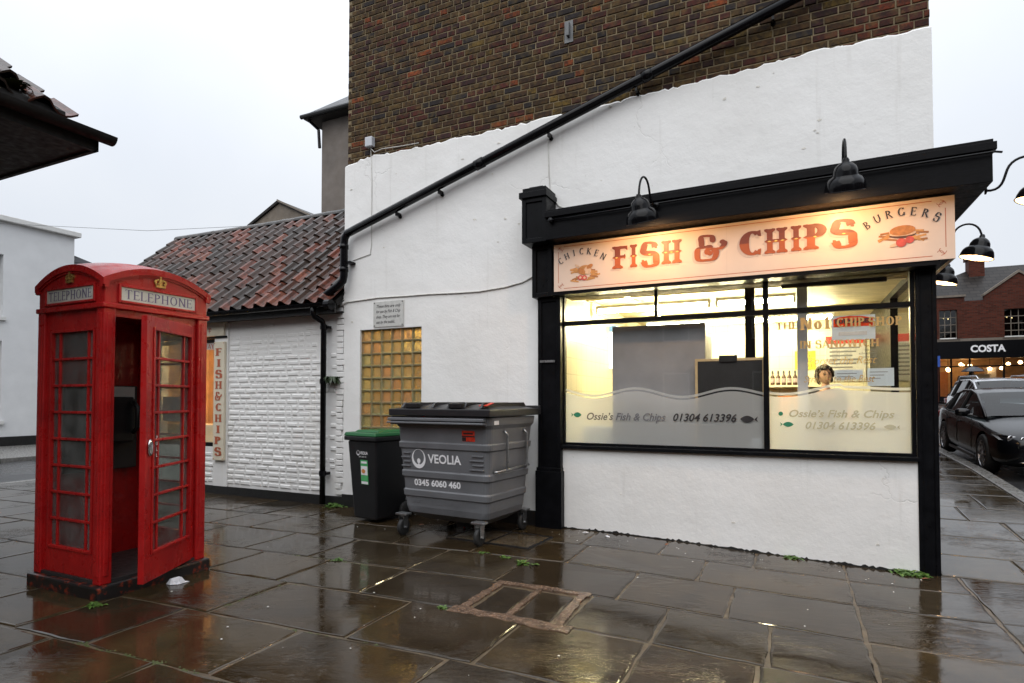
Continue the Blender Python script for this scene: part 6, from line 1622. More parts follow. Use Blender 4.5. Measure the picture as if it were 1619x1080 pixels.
b = MB(); b.hexa([(-26, 5.6, 5.6), (-20.3, 5.6, 5.6), (-20.3, 7.6, 5.6), (-26, 7.6, 5.6)], [(-25, 5.62, 7.0), (-20.9, 5.62, 6.75), (-20.5, 7.0, 6.3), (-25, 7.0, 6.3)]); put(b, 'rear_roof', 'slate', wbd)
b = MB(); b.box(-26, -20.5, 5.62, 7.4, 0, 5.6); put(b, 'rear_wall', 'brown_render', wbd)
tb = thing('tall_brown_house', 'tall brown rendered house with slate eaves behind the pantiled roof', 'building', (-8, 9, 0))
b = MB(); b.box(-11.20, -5.0, 8.0, 13, 0, 10.45); put(b, 'wall', 'brown_render', tb)
b = MB(); b.box(-11.62, -4.6, 7.62, 13.4, 10.452, 10.56); put(b, 'eaves', 'black_tar', tb)
b = MB(); b.hexa([(-11.66, 7.58, 10.562), (-4.6, 7.58, 10.562), (-4.6, 13.4, 10.562), (-11.66, 13.4, 10.562)], [(-8.6, 10.3, 13.0), (-7.4, 10.3, 13.0), (-7.4, 10.7, 13.0), (-8.6, 10.7, 13.0)]); put(b, 'roof', 'slate', tb)
b = MB(); b.tube([(-11.5, 7.7, 10.45), (-11.3, 7.95, 10.2), (-11.25, 7.95, 9.6)], .05, 8); b.tube([(-11.66, 7.55, 10.5), (-4.6, 7.55, 10.5)], .07, 8); put(b, 'gutter', 'black_metal', tb)
gb_ = thing('gabled_house', 'far brown gable end peeping over the pantiled ridge', 'building', (-17.3, 13, 0))
b = MB(); b.prism([(-18.9, 0), (-15.6, 0), (-15.6, 9.05), (-17.3, 9.86), (-18.9, 9.1)], lambda a, c, d: (a, d, c), 12.0, 18); put(b, 'wall', 'gable_brown', gb_)
b = MB(); b.prism([(-17.3, 9.87), (-15.45, 8.98), (-15.45, 9.10), (-17.3, 9.99), (-19.1, 9.13), (-19.1, 9.01)], lambda a, c, d: (a, d, c), 11.9, 18); put(b, 'roof', 'far_slate', gb_)
b = MB(); b.prism([(-17.3, 9.93), (-15.45, 9.04), (-15.45, 9.12), (-17.3, 10.01)], lambda a, c, d: (a, d, c), 11.86, 11.895); put(b, 'verge', 'stone_trim', gb_)
b = MB(); b.tube([(-20.4, 3.0, 7.0), (-15, 4.8, 6.55), (-9.5, 6.6, 6.6)], .006, 5); props(put(b, 'overhead_wire', 'trim_black', base=(-20.4, 3, 7)), 'thin overhead wire crossing the sky at the left', 'wire')
# unseen terrace added behind the viewer so wet windows and black paint mirror it
ot = thing('unseen_terrace_opposite', 'unseen brick terrace added across the square for reflections', 'building', (2, -22, 0))
b = MB(); b.box(-12, 20, -28, -21, -.2, 7.0); put(b, 'wall', 'red_brick_far', ot)
b = MB(); b.hexa([(-12.3, -28.3, 7.002), (20.3, -28.3, 7.002), (20.3, -20.7, 7.002), (-12.3, -20.7, 7.002)], [(-12.3, -24.7, 9.8), (20.3, -24.7, 9.8), (20.3, -24.3, 9.8), (-12.3, -24.3, 9.8)]); put(b, 'roof', 'far_slate', ot)
for i in range(8):
    for z in (.9, 4.1):
        b = MB(); u = -10.5 + i * 3.8; b.box(u, u + 1.2, -20.99, -20.95, z, z + 1.8); f = put(b, 'window', 'white_paint', ot); b = MB(); b.box(u + .08, u + 1.12, -20.945, -20.94, z + .08, z + 1.72); put(b, 'pane', 'house_glass', f)

for (nm, lb, a, c, fu, sgn) in (('unseen_street_terrace', 'unseen dark brick terrace added up the street behind the chip shop for reflections', -3.0, 3.55, 3.55, 1), ('unseen_street_terrace', 'unseen dark brick terrace added across the street from the chip shop for reflections', 15.2, 21.5, 15.2, -1)):
    v0_, v1_ = (8.4, 32.5) if sgn > 0 else (-14.0, 32.5)  # out-of-view terraces added to give the car bodywork something to reflect
    st_t = thing(nm, lb, 'building', ((a + c) / 2, v0_, 0), 'unseen terraces added along the street')
    b = MB(); b.box(a, c, v0_, v1_, -.3, 7.2); put(b, 'wall', 'red_brick_far', st_t)
    b = MB(); m_ = (a + c) / 2; b.hexa([(a - .2, v0_, 7.202), (c + .2, v0_, 7.202), (c + .2, v1_, 7.202), (a - .2, v1_, 7.202)], [(m_ - .1, v0_, 9.6), (m_ + .1, v0_, 9.6), (m_ + .1, v1_, 9.6), (m_ - .1, v1_, 9.6)]); put(b, 'roof', 'far_slate', st_t)
    for i in range(int((v1_ - v0_) / 3.4)):
        for z in (1.6, 4.6):
            y = v0_ + 1.0 + i * 3.4; b = MB(); b.box(fu + sgn * .005, fu + sgn * .045, y, y + 1.3, z, z + 1.7); f = put(b, 'window', 'white_paint', st_t); b = MB(); b.box(fu + sgn * .05, fu + sgn * .055, y + .08, y + 1.22, z + .08, z + 1.62); put(b, 'pane', 'house_glass', f)
# ---- coffee shop block up the street
FB = 34.0
cs = thing('coffee_shop_block', 'red brick gabled block with a dark lit shopfront at the top of the street', 'building', (14, FB, G(12, FB)))
g0 = G(10, FB)
b = MB()      # upper wall with window openings
def wallrow(u0, u1, z0, z1, opens):
    x = u0
    for (a, c, d, e) in opens:
        b.box(x, a, FB, FB + .35, z0, z1); b.box(a, c, FB, FB + .35, z0, d); b.box(a, c, FB, FB + .35, e, z1); x = c
    b.box(x, u1, FB, FB + .35, z0, z1)
OP = [(10.03, 10.86, 4.85, 6.50), (12.95, 14.25, 4.85, 6.40), (16.6, 17.9, 4.85, 6.40)]
wallrow(7.0, 22, 4.70, 6.95, OP)
b.prism([(12.1, 6.95), (15.1, 6.95), (15.1, 7.2), (13.6, 8.35), (12.1, 7.2)], lambda a, c, d: (a, d, c), FB, FB + .35)
b.prism([(7.0, 6.95), (11.2, 6.95), (11.2, 7.15), (10.3, 7.2), (9.9, 7.35), (9.5, 7.8), (9.1, 8.05), (8.2, 8.1), (7.0, 7.2)], lambda a, c, d: (a, d, c), FB, FB + .35)
b.box(7.0, 7.4, FB, FB + .12, g0 - .2, 4.70); b.box(9.75, 9.95, FB - .02, FB + .3, g0 - .2, 3.72)
b.box(7, 22, FB + 7, FB + 7.3, g0 - .3, 6.95); b.box(7, 7.3, FB + .35, FB + 7, g0 - .3, 6.95)
put(b, 'brick_front', 'red_brick_far', cs)
b = MB()
for P in ([(12.05, 7.18), (13.6, 8.36), (15.15, 7.18), (15.15, 7.30), (13.6, 8.50), (12.05, 7.30)],): b.prism(P, lambda a, c, d: (a, d, c), FB - .08, FB + .45)
b.box(9.9, 11.25, FB - .08, FB + .45, 7.2, 7.32); b.box(7, 22, FB - .06, FB - .002, 4.72, 4.86)
put(b, 'coping', 'stone_trim', cs)
b = MB(); b.hexa([(7, FB + .3, 6.9), (22, FB + .3, 6.9), (22, FB + 7.2, 6.9), (7, FB + 7.2, 6.9)], [(12.4, FB + 3.4, 9.35), (21, FB + 3.4, 9.35), (21, FB + 3.8, 9.35), (12.4, FB + 3.8, 9.35)])
crf2 = put(b, 'roof', 'far_slate', cs)
b = MB(); b.hexa([(12.2, FB + .3, 7.15), (15.0, FB + .3, 7.15), (15.0, FB + 3.2, 7.15), (12.2, FB + 3.2, 7.15)], [(13.55, FB + .3, 8.3), (13.65, FB + .3, 8.3), (13.65, FB + 3.2, 8.3), (13.55, FB + 3.2, 8.3)]); put(b, 'gable_roof', 'far_slate', crf2)
b = MB(); b.box(12.0, 12.75, FB + 2.6, FB + 3.4, 8.2, 9.75); b.box(11.92, 12.83, FB + 2.5, FB + 3.5, 9.75, 9.95); put(b, 'chimney', 'red_brick_far', crf2)
b = MB(); b.lathe([(.12, 0), (.14, .05), (.11, .45)], 10, Matrix.Translation((12.25, FB + 3, 9.95))); put(b, 'chimney_pot', 'red_hood', crf2)
for (a, c, d, e) in OP:
    f = put(MB().box(a, c, FB + .16, FB + .22, d, d + .09), 'window', 'white_paint', cs)
    b = MB()
    nxx = max(3, round((c - a) / .3)); 
    for i in range(nxx + 1): x = a + (c - a) * i / nxx; b.box(x - (.04 if i in (0, nxx) else .018), x + (.04 if i in (0, nxx) else .018), FB + .165, FB + .215, d + .09, e)
    for k in range(1, 5): z = d + (e - d) * k / 4; b.box(a, c, FB + .17, FB + .21, z - .02, z + .02)
    put(b, 'glazing_bars', 'stone_trim', f)
    b = MB(); b.box(a, c, FB + .18, FB + .185, d, e); put(b, 'pane', 'house_glass', f)
    b = MB(); b.box(a - .1, c + .1, FB - .06, FB + .2, d - .10, d); put(b, 'sill', 'stone_trim', f)
    for k in range(3):
        b = MB(); x = a + .2 + k * .22; b.lathe([(.001, .04), (.04, 0), (.001, -.04)], 8, Matrix.Translation((x, FB + 1.2, e - .25 - .06 * k))); put(b, 'ceiling_spot', 'warm_bulb', f)
# shopfront
b = MB(); b.box(9.3, 22, FB - .18, FB - .001, 3.74, 4.70); fas = put(b, 'fascia', 'black_wood', cs, bevel=.02)
put(font_mb('COSTA', plane_fn((12.15, FB - .19, 4.09), (1, 0, 0), (0, 0, 1), (0, -1, 0)), .52, .01, 'CENTER', 0, .02, 1.55), 'sign_letters', 'print_white', fas)
sf = put(MB().box(9.95, 22, FB + .02, FB + .14, g0 - .2, g0 + .28), 'shopfront', 'black_gloss', cs)
for x in (9.98, 10.55, 11.4, 12.9, 14.6, 16.3, 18.4, 21.9): b = MB(); b.box(x - .04, x + .04, FB + .03, FB + .12, g0 + .28, 3.74); put(b, 'mullion', 'black_gloss', sf)
b = MB(); b.box(9.95, 22, FB + .03, FB + .12, 3.28, 3.35); put(b, 'transom', 'black_gloss', sf)
b = MB(); b.box(9.98, 21.9, FB + .07, FB + .075, g0 + .28, 3.74); put(b, 'pane', 'shop_glass', sf)
b = MB(); b.box(9.9, 22, FB + 5, FB + 5.1, g0 - .1, 3.9); b.box(9.8, 9.9, FB + .35, FB + 5, g0 - .1, 3.9); b.box(9.9, 22, FB + .3, FB + 5.1, 3.9, 4.0); b.box(9.9, 22, FB + .3, FB + 5.1, g0 - .15, g0 - .05); put(b, 'shop_interior', 'warm_wall', cs)
rr = random.Random(14)
for i in range(10):
    x = 10.3 + i * .40 + rr.uniform(-.1, .1); y = FB + rr.uniform(.8, 4.2); z = rr.choice((3.5, 3.55, 3.25))
    t = thing('pendant_lamp', 'warm pendant lamp inside the coffee shop, %s from the left' % ['first', 'second', 'third', 'fourth', 'fifth', 'sixth', 'seventh', 'eighth', 'ninth', 'tenth'][i], 'lamp', (x, y, z), 'pendant lamps in the coffee shop')
    b = MB(); b.lathe([(.001, .10), (.09, .04), (.11, -.02), (.07, -.09), (.001, -.11)], 10, Matrix.Translation((x, y, z))); put(b, 'globe', 'warm_ceiling_lamp', t, smooth=True); b = MB(); b.tube([(x, y, z + .08), (x, y, 3.9)], .008, 5); put(b, 'flex', 'trim_black', t)
for i, (a, c, h, m, l) in enumerate(((11.6, 12.6, 1.5, 'pale_wood', 'pale wooden counter inside the coffee shop'), (13.2, 14.4, 1.3, 'orange_card', 'orange seat bank inside the coffee shop'), (12.7, 13.1, 1.9, 'notice_white', 'white menu stand inside the coffee shop'), (10.3, 10.9, 1.7, 'orange_card', 'amber display cabinet by the coffee shop door'))):
    b = MB(); b.box(a, c, FB + 1.4 + .4 * i, FB + 2.0 + .4 * i, g0 - .05, g0 + h); b.box(a - .05, c + .05, FB + 1.35 + .4 * i, FB + 2.05 + .4 * i, g0 + h, g0 + h + .06); props(put(b, 'shop_furniture', m, base=(a, FB + 1.5, g0)), l, 'furniture')
b = MB(); b.box(10.75, 11.35, FB - .6, FB - .25, g0, g0 + 1.35); b.box(10.78, 11.32, FB - .56, FB - .29, g0 + 1.35, g0 + 1.42)
t = thing('litter_bin', 'black square litter bin with a white notice outside the coffee shop', 'bin', (11.05, FB - .4, g0)); put(b, 'casing', 'trim_black', t, bevel=.02)
b = MB(); b.box(10.92, 11.18, FB - .61, FB - .602, g0 + .75, g0 + 1.12); put(b, 'notice', 'print_white', t)
t = thing('parking_sign', 'small blue parking sign on a grey post beside the coffee shop', 'sign', (9.62, FB - 1.2, g0)); b = MB(); b.tube([(9.62, FB - 1.2, g0 - .1), (9.62, FB - 1.2, g0 + 2.6)], .04, 8); put(b, 'post', 'zinc', t); b = MB(); b.box(9.45, 9.8, FB - 1.26, FB - 1.24, g0 + 1.9, g0 + 2.5); put(b, 'plate', 'blue_sign', t)

# ================================================================== CARS
def evaluated(o):
    dg = bpy.context.evaluated_depsgraph_get(); dg.update()
    return bpy.data.meshes.new_from_object(o.evaluated_get(dg))
def make_car(name, label, base, paint, sz=1.0, estate=False, tilt=0.045):
    car = thing(name, label, 'car', base, 'cars parked along the kerb', rot=-math.pi / 2)
    car.rotation_euler.y = tilt
    ST = [(2.47, .60, .34, .58, .64), (2.40, .78, .26, .66, .73), (2.16, .90, .20, .74, .84), (1.62, .935, .19, .80, .92), (1.02, .94, .19, .87, 1.00), (.2, .94, .19, .91, .97), (-1.0, .94, .19, .945, .98), (-1.75, .93, .19, .97, 1.06), (-2.22, .89, .24, .96, 1.08), (-2.42, .80, .32, .90, 1.0), (-2.48, .68, .42, .78, .84)]
    b = MB(); nsec = 13
    for (x, w, zb, zs, zt) in ST:
        h = [(0, zb), (w * .55, zb), (w * .90, zb + .01), (w * .985, zb + .10), (w, (zb + zs) / 2 + .02), (w * .985, zs - .05), (w * .93, zs)]
        h2 = [(w * .78, zs + (zt - zs) * .62), (w * .42, zt - .008), (0, zt)]
        half = h + h2
        ring = [(x, y, z * 1) for y, z in half] + [(x, -y, z) for y, z in reversed(half[1:-1])]
        b.v += ring
    n = len(ring)
    for i in range(len(ST) - 1):
        for k in range(n): b.f.append((i * n + k, i * n + (k + 1) % n, (i + 1) * n + (k + 1) % n, (i + 1) * n + k)); b.m.append(0)
    b.f.append(tuple(reversed(range(n)))); b.m.append(0); b.f.append(tuple(range((len(ST) - 1) * n, len(ST) * n))); b.m.append(0)
    o = put(b, 'body', paint, car, local=True, smooth=True)
    bm = bmesh.new(); bm.from_mesh(o.data); bmesh.ops.recalc_face_normals(bm, faces=bm.faces); bm.to_mesh(o.data); bm.free()
    sub = o.modifiers.new('s', 'SUBSURF'); sub.levels = 2; sub.render_levels = 2
    cutters = []
    for ax in (1.47, -1.46):
        c = MB(); c.lathe([(.395, -1.3), (.395, 1.3)], 36, Matrix.Translation((ax, 0, .345)) @ Matrix.Rotation(math.pi / 2, 4, 'X'), True)
        co = put(c, 'cut', paint, car, local=True); cutters.append(co)
        md = o.modifiers.new('b', 'BOOLEAN'); md.operation = 'DIFFERENCE'; md.object = co; md.solver = 'EXACT'
    me = evaluated(o); o.modifiers.clear(); o.data = me; me.name = 'body'
    me.materials.clear(); me.materials.append(M[paint])
    for q in me.polygons: q.material_index = 0
    for co in cutters: bpy.data.objects.remove(co)
    for p in me.polygons: p.use_smooth = True
    bm = bmesh.new(); bm.from_mesh(me)
    for e in bm.edges:
        if len(e.link_faces) == 2 and e.calc_face_angle(0) > R(38): e.smooth = False
    bm.to_mesh(me); bm.free()
    # cabin
    RP = [(1.04, .985, .74, .82), (.62, 1.20, .70, .865), (.22, 1.375, .665, .88), (-.25, 1.445, .645, .885), (-.85, 1.435, .635, .885), (-1.35, 1.345 if not estate else 1.42, .635, .88), (-1.80, 1.185 if not estate else 1.36, .66, .87), (-2.10 if not estate else -2.30, 1.06, .70, .84)]
    zb = .945; sec = []
    for (x, zt, we, wbt) in RP:
        zb_ = min(zb, zt - .02)
        sec.append([(x, -wbt, zb_), (x, -(we + .03), max(zb_ + .005, zt - .05)), (x, -we + .06, zt - .008), (x, 0, zt + .012), (x, we - .06, zt - .008), (x, we + .03, max(zb_ + .005, zt - .05)), (x, wbt, zb_)])
    def strip(i0, i1, k0, k1, nm, mat, par):
        m = MB()
        for i in range(i0, i1):
            for k in range(k0, k1): m.add([sec[i][k], sec[i][k + 1], sec[i + 1][k + 1], sec[i + 1][k]], [(0, 1, 2, 3)])
        ob = put(m, nm, mat, par, local=True, smooth=True)
        bm = bmesh.new(); bm.from_mesh(ob.data); bmesh.ops.remove_doubles(bm, verts=bm.verts, dist=.0005); bm.to_mesh(ob.data); bm.free()
        if nm == 'roof_panel': s_ = ob.modifiers.new('s', 'SUBSURF'); s_.levels = 1; s_.render_levels = 1
        return ob
    roof = strip(2, 5, 1, 5, 'roof_panel', paint, car)
    strip(0, 2, 1, 5, 'windscreen', 'car_glass', car); strip(5, 7, 1, 5, 'rear_screen', 'car_glass', car)
    strip(0, 7, 0, 1, 'side_glass', 'car_glass', car); strip(0, 7, 5, 6, 'side_glass', 'car_glass', car)
    for s in (-1, 1):
        kk = 1 if s < 0 else 5; kb = 0 if s < 0 else 6
        m = MB(); m.tube([sec[i][kk] for i in range(0, 8)], .030, 6); put(m, 'roof_rail' if estate else 'pillar', paint, roof, local=True, smooth=True)
        for i, f in ((3, 0), (5, 0)):
            m = MB(); a, c = Vector(sec[i][kb]), Vector(sec[i][kk]); m.tube([a, c], .034 if i == 3 else .05, 6); put(m, 'pillar', 'trim_black', roof, local=True)
        if estate: m = MB(); m.tube([(.3, s * .62, 1.42), (.1, s * .62, 1.50), (-1.6, s * .62, 1.48), (-1.8, s * .62, 1.40)], .018, 8); put(m, 'roof_bar', 'chrome', roof, local=True, smooth=True)
        m = MB(); m.tube([(1.0, s * .89, .955), (.1, s * .902, .955), (-1.2, s * .90, .962), (-1.9, s * .87, .985)], .009, 6); put(m, 'belt_trim', 'trim_black', car, local=True)
        # mirror
        m = MB(); m.lathe([(.0, -.12), (.055, -.11), (.075, -.03), (.075, .06), (.05, .11), (.0, .12)], 14, Matrix.Translation((.74, s * 1.05, 1.02)) @ Matrix.Rotation(math.pi / 2, 4, 'X') @ Matrix.Diagonal((.75, 1, 1, 1))); mi = put(m, 'wing_mirror', paint, car, local=True, smooth=True)
        m = MB(); m.tube([(.76, s * .90, .97), (.75, s * 1.0, .99)], .028, 8); put(m, 'mirror_arm', 'trim_black', mi, local=True)
        # door shut lines and handles
        for x in (.78, -.28, -1.18): m = MB(); m.tube([(x, s * .930, .36), (x + .02, s * .942, .60), (x + .01, s * .922, .92)], .0045, 5); put(m, 'shut_line', 'trim_black', car, local=True)
        for x in (-.10, -1.02): m = MB(); m.tube([(x - .09, s * .935, .80), (x, s * .955, .80), (x + .09, s * .935, .80)], .014, 6); put(m, 'door_handle', paint, car, local=True, smooth=True)
        m = MB(); m.box(.95, -.95, s * .915, s * .93, .195, .25); put(m, 'sill', 'trim_black', car, local=True)
        # lamps
        m = MB(); P = [(2.30, s * .50, .705), (2.22, s * .74, .735), (1.98, s * .905, .775), (1.93, s * .915, .745), (2.16, s * .86, .665), (2.33, s * .56, .635)]
        m.add([Vector(p) + Vector((.045, s * .012, .0)) for p in P], [tuple(range(6))]); hl = put(m, 'headlight', 'lamp_clear', car, local=True)
        for (x, y, z) in ((2.335, s * .60, .675), (2.27, s * .75, .69)):
            m = MB(); m.lathe([(.05, 0), (.055, .012), (.042, .016), (.0, .01)], 14, Matrix.Translation((x + .02, y, z)) @ Matrix.Rotation(s * -.5 + 0, 4, 'Z') @ Matrix.Rotation(math.pi / 2, 4, 'Y')); put(m, 'lens', 'chrome', hl, local=True, smooth=True)
        m = MB(); m.box(-2.44, -2.20, s * .80, s * .885, .72, .86); put(m, 'tail_light', 'tail_red', car, local=True, bevel=.02)
        for ax in (1.47, -1.46):
            mt = Matrix.Translation((ax, s * .835, .345)) @ Matrix.Rotation(-s * math.pi / 2, 4, 'X')
            m = MB(); m.lathe([(.235, -.10), (.32, -.105), (.338, -.08), (.343, 0), (.338, .08), (.32, .105), (.235, .10)], 32, mt); wh = put(m, 'wheel', 'rubber', car, local=True, smooth=True)
            m = MB(); m.lathe([(.236, .095), (.225, .10), (.215, .06), (.20, .02), (.0, .02)], 32, mt)
            for q in range(10):
                a = 2 * math.pi * q / 10; m.box(.05, .222, -.016, .016, .065, .092, mt @ Matrix.Rotation(a, 4, 'Z'))
            m.lathe([(.0, .098), (.05, .096), (.055, .05)], 14, mt); put(m, 'rim', 'alloy', wh, local=True)
    m = MB(); m.box(2.36, 2.452, -.36, .36, .47, .665); put(m, 'grille', 'trim_black', car, local=True, bevel=.02)
    m = MB(); m.tube([(2.452, -.38, .46), (2.462, -.38, .67), (2.445, .38, .67), (2.462, .38, .46), (2.47, -.38, .46)], .012, 6); put(m, 'grille_surround', 'chrome', car, local=True)
    m = MB(); m.tube([(2.28, -.80, .335), (2.42, -.62, .32), (2.475, -.2, .318), (2.475, .2, .318), (2.42, .62, .32), (2.28, .80, .335)], .014, 6); put(m, 'bumper_strip', 'chrome', car, local=True, smooth=True)
    m = MB(); m.box(2.30, 2.44, -.6, .6, .345, .43); put(m, 'lower_intake', 'trim_black', car, local=True, bevel=.02)
    for y in (-.38, .38):
        m = MB(); m.box(-.25, .0, y - .24, y + .24, .5, 1.10); m.box(-.22, -.08, y - .12, y + .12, 1.12, 1.30); put(m, 'seat', 'seat_dark', car, local=True, bevel=.05)
    m = MB(); m.box(.55, 1.0, -.75, .75, .80, .95); put(m, 'dashboard', 'seat_dark', car, local=True, bevel=.04)
    if sz != 1.0: car.scale = (1, 1, sz)
    return car
def road_z(u, v): return G(u, v) - .115
make_car('parked_car', 'black saloon car parked at the kerb beside the shop', (6.40, 7.95, road_z(6.5, 7.95) + .0), 'car_black')
make_car('parked_car', 'silver estate car with roof bars parked behind the black saloon', (7.75, 14.2, road_z(7.6, 14.2)), 'car_silver', 1.10, True, .037)

# ================================================================== PEOPLE
def skinned(verts, edges, radii, root, sub=2):
    me = bpy.data.meshes.new('sk'); me.from_pydata(verts, edges, []); ob = bpy.data.objects.new('sk', me); COL.objects.link(ob)
    md = ob.modifiers.new('skin', 'SKIN'); md.use_smooth_shade = True
    if not me.skin_vertices:
        bm = bmesh.new(); bm.from_mesh(me); bm.verts.layers.skin.verify(); bm.to_mesh(me); bm.free()
    for i, r in enumerate(radii): me.skin_vertices[0].data[i].radius = (r, r) if not isinstance(r, tuple) else r
    for d in me.skin_vertices[0].data: d.use_root = False
    me.skin_vertices[0].data[root].use_root = True
    s = ob.modifiers.new('sub', 'SUBSURF'); s.levels = sub; s.render_levels = sub
    out = evaluated(ob); bpy.data.objects.remove(ob); bpy.data.meshes.remove(me); return out
def person(name, label, base, rot, H=1.66, tilt=0.0, turn=0.0, arms='front', hair='curly', clothes=('top_dark', 'coat_dark'), lift_right=None):
    k = H / 1.70
    p = thing(name, label, 'person', base, rot=rot)
    V = []; E_ = []; RR = []
    def v(x, y, z, r): V.append((x * k, y * k, z * k)); RR.append(r * k if not isinstance(r, tuple) else tuple(q * k for q in r)); return len(V) - 1
    def e(*idx):
        for a, b_ in zip(idx, idx[1:]): E_.append((a, b_))
    pel = v(0, 0, .94, (.15, .115)); sp = v(0, .01, 1.10, (.125, .10)); ch = v(0, .005, 1.28, (.15, .105)); nb = v(0, .01, 1.42, .066); nk = v(0, 0, 1.48, .052); hd = v(0, -.01, 1.54, .05)
    e(pel, sp, ch, nb, nk, hd)
    hands = []
    for s in (-1, 1):
        sh = v(s * .165, .01, 1.385, .058)
        if lift_right and s == 1: el = v(.23, -.10, 1.16, .043); wr = v(.14, -.26, 1.32, .030); pm = v(.13, -.30, 1.38, .030); fd = Vector((-.1, -.2, .97))
        elif arms == 'front': el = v(s * .23, -.03, 1.12, .043); wr = v(s * .19, -.24, 1.04, .030); pm = v(s * .18, -.31, 1.03, .032); fd = Vector((0, -.97, -.2))
        else: el = v(s * .22, .02, 1.12, .043); wr = v(s * .23, -.03, .88, .030); pm = v(s * .23, -.05, .81, .032); fd = Vector((0, -.15, -.98))
        e(ch, sh, el, wr, pm)
        side = Vector((1, 0, 0)); P0 = Vector(V[pm]) / k
        for i, l in enumerate((.068, .078, .073, .058)):
            o_ = P0 + side * ((i - 1.5) * .020) + fd * .025; a = v(*o_, .009); q = o_ + fd * l * .55 + Vector((0, 0, -.006)); b_ = v(*q, .0085); q2 = q + fd * l * .4 + Vector((0, .010, -.016)); c = v(*q2, .0075); e(pm, a, b_, c)
        o_ = P0 - side * s * .030 + fd * (-.01); a = v(*o_, .011); q = o_ - side * s * .022 + fd * .035; b_ = v(*q, .009); e(pm, a, b_)
        hp = v(s * .095, .0, .87, (.095, .10)); kn = v(s * .10, -.015, .49, .062); an = v(s * .10, .015, .09, .042); to = v(s * .115, -.13, .035, .036); e(pel, hp, kn, an, to)
    me = skinned(V, E_, RR, pel, 2)
    bm = bmesh.new(); bm.from_mesh(me)
    # head joined into the same body mesh
    hm = Matrix.Translation((0, -.005 * k, 1.535 * k)) @ Matrix.Rotation(tilt, 4, 'Y') @ Matrix.Rotation(turn, 4, 'Z') @ Matrix.Translation((0, -.015 * k, .075 * k))
    hb = bmesh.new(); bmesh.ops.create_uvsphere(hb, u_segments=28, v_segments=20, radius=1)
    for vt in hb.verts:
        x, y, z = vt.co
        fx = .076 * (1 - .22 * max(0, -z) ** 1.5); fy = .095; fz = .118
        nx_, ny_, nz3 = x * fx, y * fy, z * fz
        if y < 0:
            ny_ *= .94
            ny_ -= .020 * math.exp(-((x / .16) ** 2)) * math.exp(-(((z + .12) / .20) ** 2))            # nose
            for s in (-1, 1): ny_ += .010 * math.exp(-(((x - s * .38) / .2) ** 2)) * math.exp(-(((z - .10) / .14) ** 2))   # eye sockets
            ny_ -= .006 * math.exp(-((x / .25) ** 2)) * math.exp(-(((z + .50) / .10) ** 2)); ny_ -= .010 * math.exp(-((x / .25) ** 2)) * math.exp(-(((z + .86) / .16) ** 2))
        for s in (-1, 1): nx_ += s * .010 * math.exp(-((y - .08) / .2) ** 2) * math.exp(-((z + .02) / .25) ** 2) * (1 if x * s > .85 else 0)   # ears
        vt.co = hm @ (Vector((nx_, ny_, nz3)) * k)
    hme = bpy.data.meshes.new('h'); hb.to_mesh(hme); hb.free(); bm.from_mesh(hme); bpy.data.meshes.remove(hme)
    bm.to_mesh(me); bm.free(); me.materials.clear(); me.materials.append(M['skin']); me.name = 'body'
    for q in me.polygons: q.use_smooth = True
    body = bpy.data.objects.new('body', me); COL.objects.link(body); body.parent = p
    def onhead(pts): return [hm @ (Vector(q) * k) for q in pts]
    for s in (-1, 1):
        m = MB(); c = hm @ (Vector((s * .029, -.0775, .012)) * k); m.lathe([(.001, .0085 * k), (.0125 * k, .003 * k), (.0125 * k, -.003 * k), (.001, -.0085 * k)], 10, Matrix.Translation(c)); put(m, 'eye', 'eye_dark', body, local=True, smooth=True)
        m = MB(); m.tube(onhead([(s * .044, -.080, .027), (s * .03, -.089, .034), (s * .016, -.090, .030)]), .005 * k, 5); put(m, 'eyebrow', 'hair_dark', body, local=True)
    m = MB(); m.tube(onhead([(-.024, -.0855, -.056), (0, -.098, -.053), (.024, -.0855, -.056)]), [.004 * k, .0095 * k, .004 * k], 6); put(m, 'lips', 'lips', body, local=True, smooth=True)
    # hair: many short curled locks over the skull
    hr = random.Random(17); m = MB()
    for i in range(420):
        th = hr.uniform(0, 2 * math.pi); ph = math.acos(hr.uniform(-.35, 1)); d = Vector((math.sin(ph) * math.cos(th), math.sin(ph) * math.sin(th), math.cos(ph)))
        if d.y < -.22 and d.z < .68: continue
        if d.y < .1 and d.z < .1: continue
        c0 = Vector((d.x * .078, d.y * .094, d.z * .120)); t1 = d.cross(Vector((hr.uniform(-1, 1), hr.uniform(-1, 1), hr.uniform(-1, 1)))).normalized()
        ln = .045 if hair == 'curly' else .06; g = Vector((0, .0, -.4))
        pts = [c0, c0 + d * .016 + t1 * .014, c0 + d * .024 + t1 * ln * .7 + g * .02, c0 + d * .014 + t1 * ln + g * .06]
        m.tube(onhead(pts), [.010 * k, .013 * k, .010 * k, .004 * k], 5)
    put(m, 'hair', 'hair_dark', body, local=True, smooth=True)
    # clothes grown from the same joints, a little larger
    def cloth(idx_edges, grow, nm, mat, root):
        used = sorted({i for ed in idx_edges for i in ed}); mp = {o_: n_ for n_, o_ in enumerate(used)}
        rad = [tuple(q + grow for q in RR[i]) if isinstance(RR[i], tuple) else RR[i] + grow for i in used]
        cm = skinned([V[i] for i in used], [(mp[a], mp[b_]) for a, b_ in idx_edges], rad, mp[root], 2)
        cm.materials.clear(); cm.materials.append(M[mat]); cm.name = nm; o_ = bpy.data.objects.new(nm, cm); COL.objects.link(o_); o_.parent = p
        for q in cm.polygons: q.use_smooth = True
    legs, arms_ = [], []
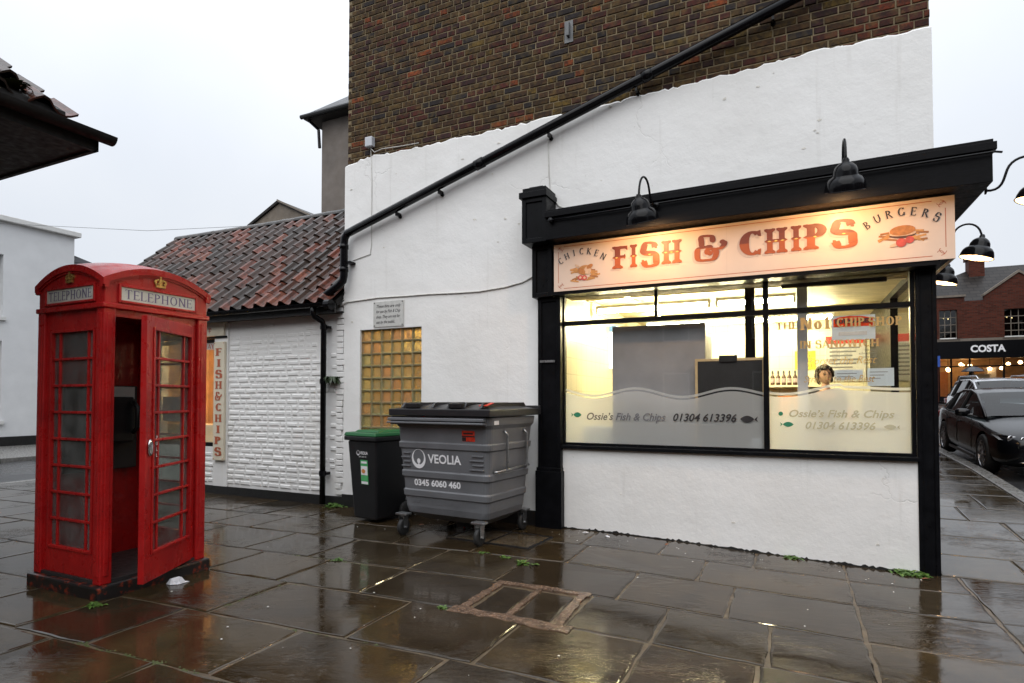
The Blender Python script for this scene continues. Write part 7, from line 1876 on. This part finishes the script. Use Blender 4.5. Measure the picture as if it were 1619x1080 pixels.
    for (a, c) in E_:
        za, zc_ = V[a][2] / k, V[c][2] / k
        if min(za, zc_) > .92 and (a in (pel, sp, ch) and c in (sp, ch, nb) and c != nb): arms_.append((a, c))
    for i in range(len(E_)):
        a, c = E_[i]
        if a == ch and c not in (nb, sp): arms_.append((a, c)); arms_.append(E_[i + 1]); arms_.append(E_[i + 2])
        if a == pel and c != sp: legs += [(a, c), E_[i + 1], E_[i + 2]]
    cloth(arms_, .014, 'top', clothes[0], ch); cloth(legs, .012, 'trousers', clothes[1], pel)
    for s in (-1, 1):
        m = MB(); m.lathe([(.0, .0), (.045, .0), (.05, .03), (.04, .07), (.0, .085)], 12, Matrix.Translation((s * .112 * k, -.06 * k, 0)) @ Matrix.Diagonal((k, 2.4 * k, k, 1))); put(m, 'shoe', 'trim_black', p, local=True, smooth=True)
    return p
person('person', 'woman with dark curly hair and dark patterned top behind the counter', (2.83, 1.80, RZ0), R(4), 1.68, R(-10), R(14))
pz_ = G(10.6, 30.3) - .1
person('person', 'person in a dark coat walking under a black umbrella up the street', (10.62, 30.3, pz_), R(60), 1.70, 0, 0, 'down', 'short', ('coat_dark', 'coat_dark'), True)
t = thing('umbrella', 'open black umbrella held over the walker near the coffee shop', 'umbrella', (10.62, 30.3, pz_ + 1.3))
b = MB(); n = 8
prof_ = [(.02, .62), (.2, .58), (.38, .48), (.5, .36)]
b.lathe(prof_, 8, Matrix.Translation((10.62 + .05, 30.2, pz_ + 1.40))); put(b, 'canopy', 'umbrella_cloth', t)
b = MB(); b.tube([(10.67, 30.2, pz_ + 2.06), (10.67, 30.2, pz_ + 1.35)], .010, 6); put(b, 'shaft', 'zinc', t)
for i in range(8):
    a = 2 * math.pi * i / 8; b = MB(); b.tube([(10.67, 30.2, pz_ + 2.005), (10.67 + .36 * math.cos(a), 30.2 + .36 * math.sin(a), pz_ + 1.875), (10.67 + .49 * math.cos(a), 30.2 + .49 * math.sin(a), pz_ + 1.755)], .004, 4); put(b, 'rib', 'zinc', t)
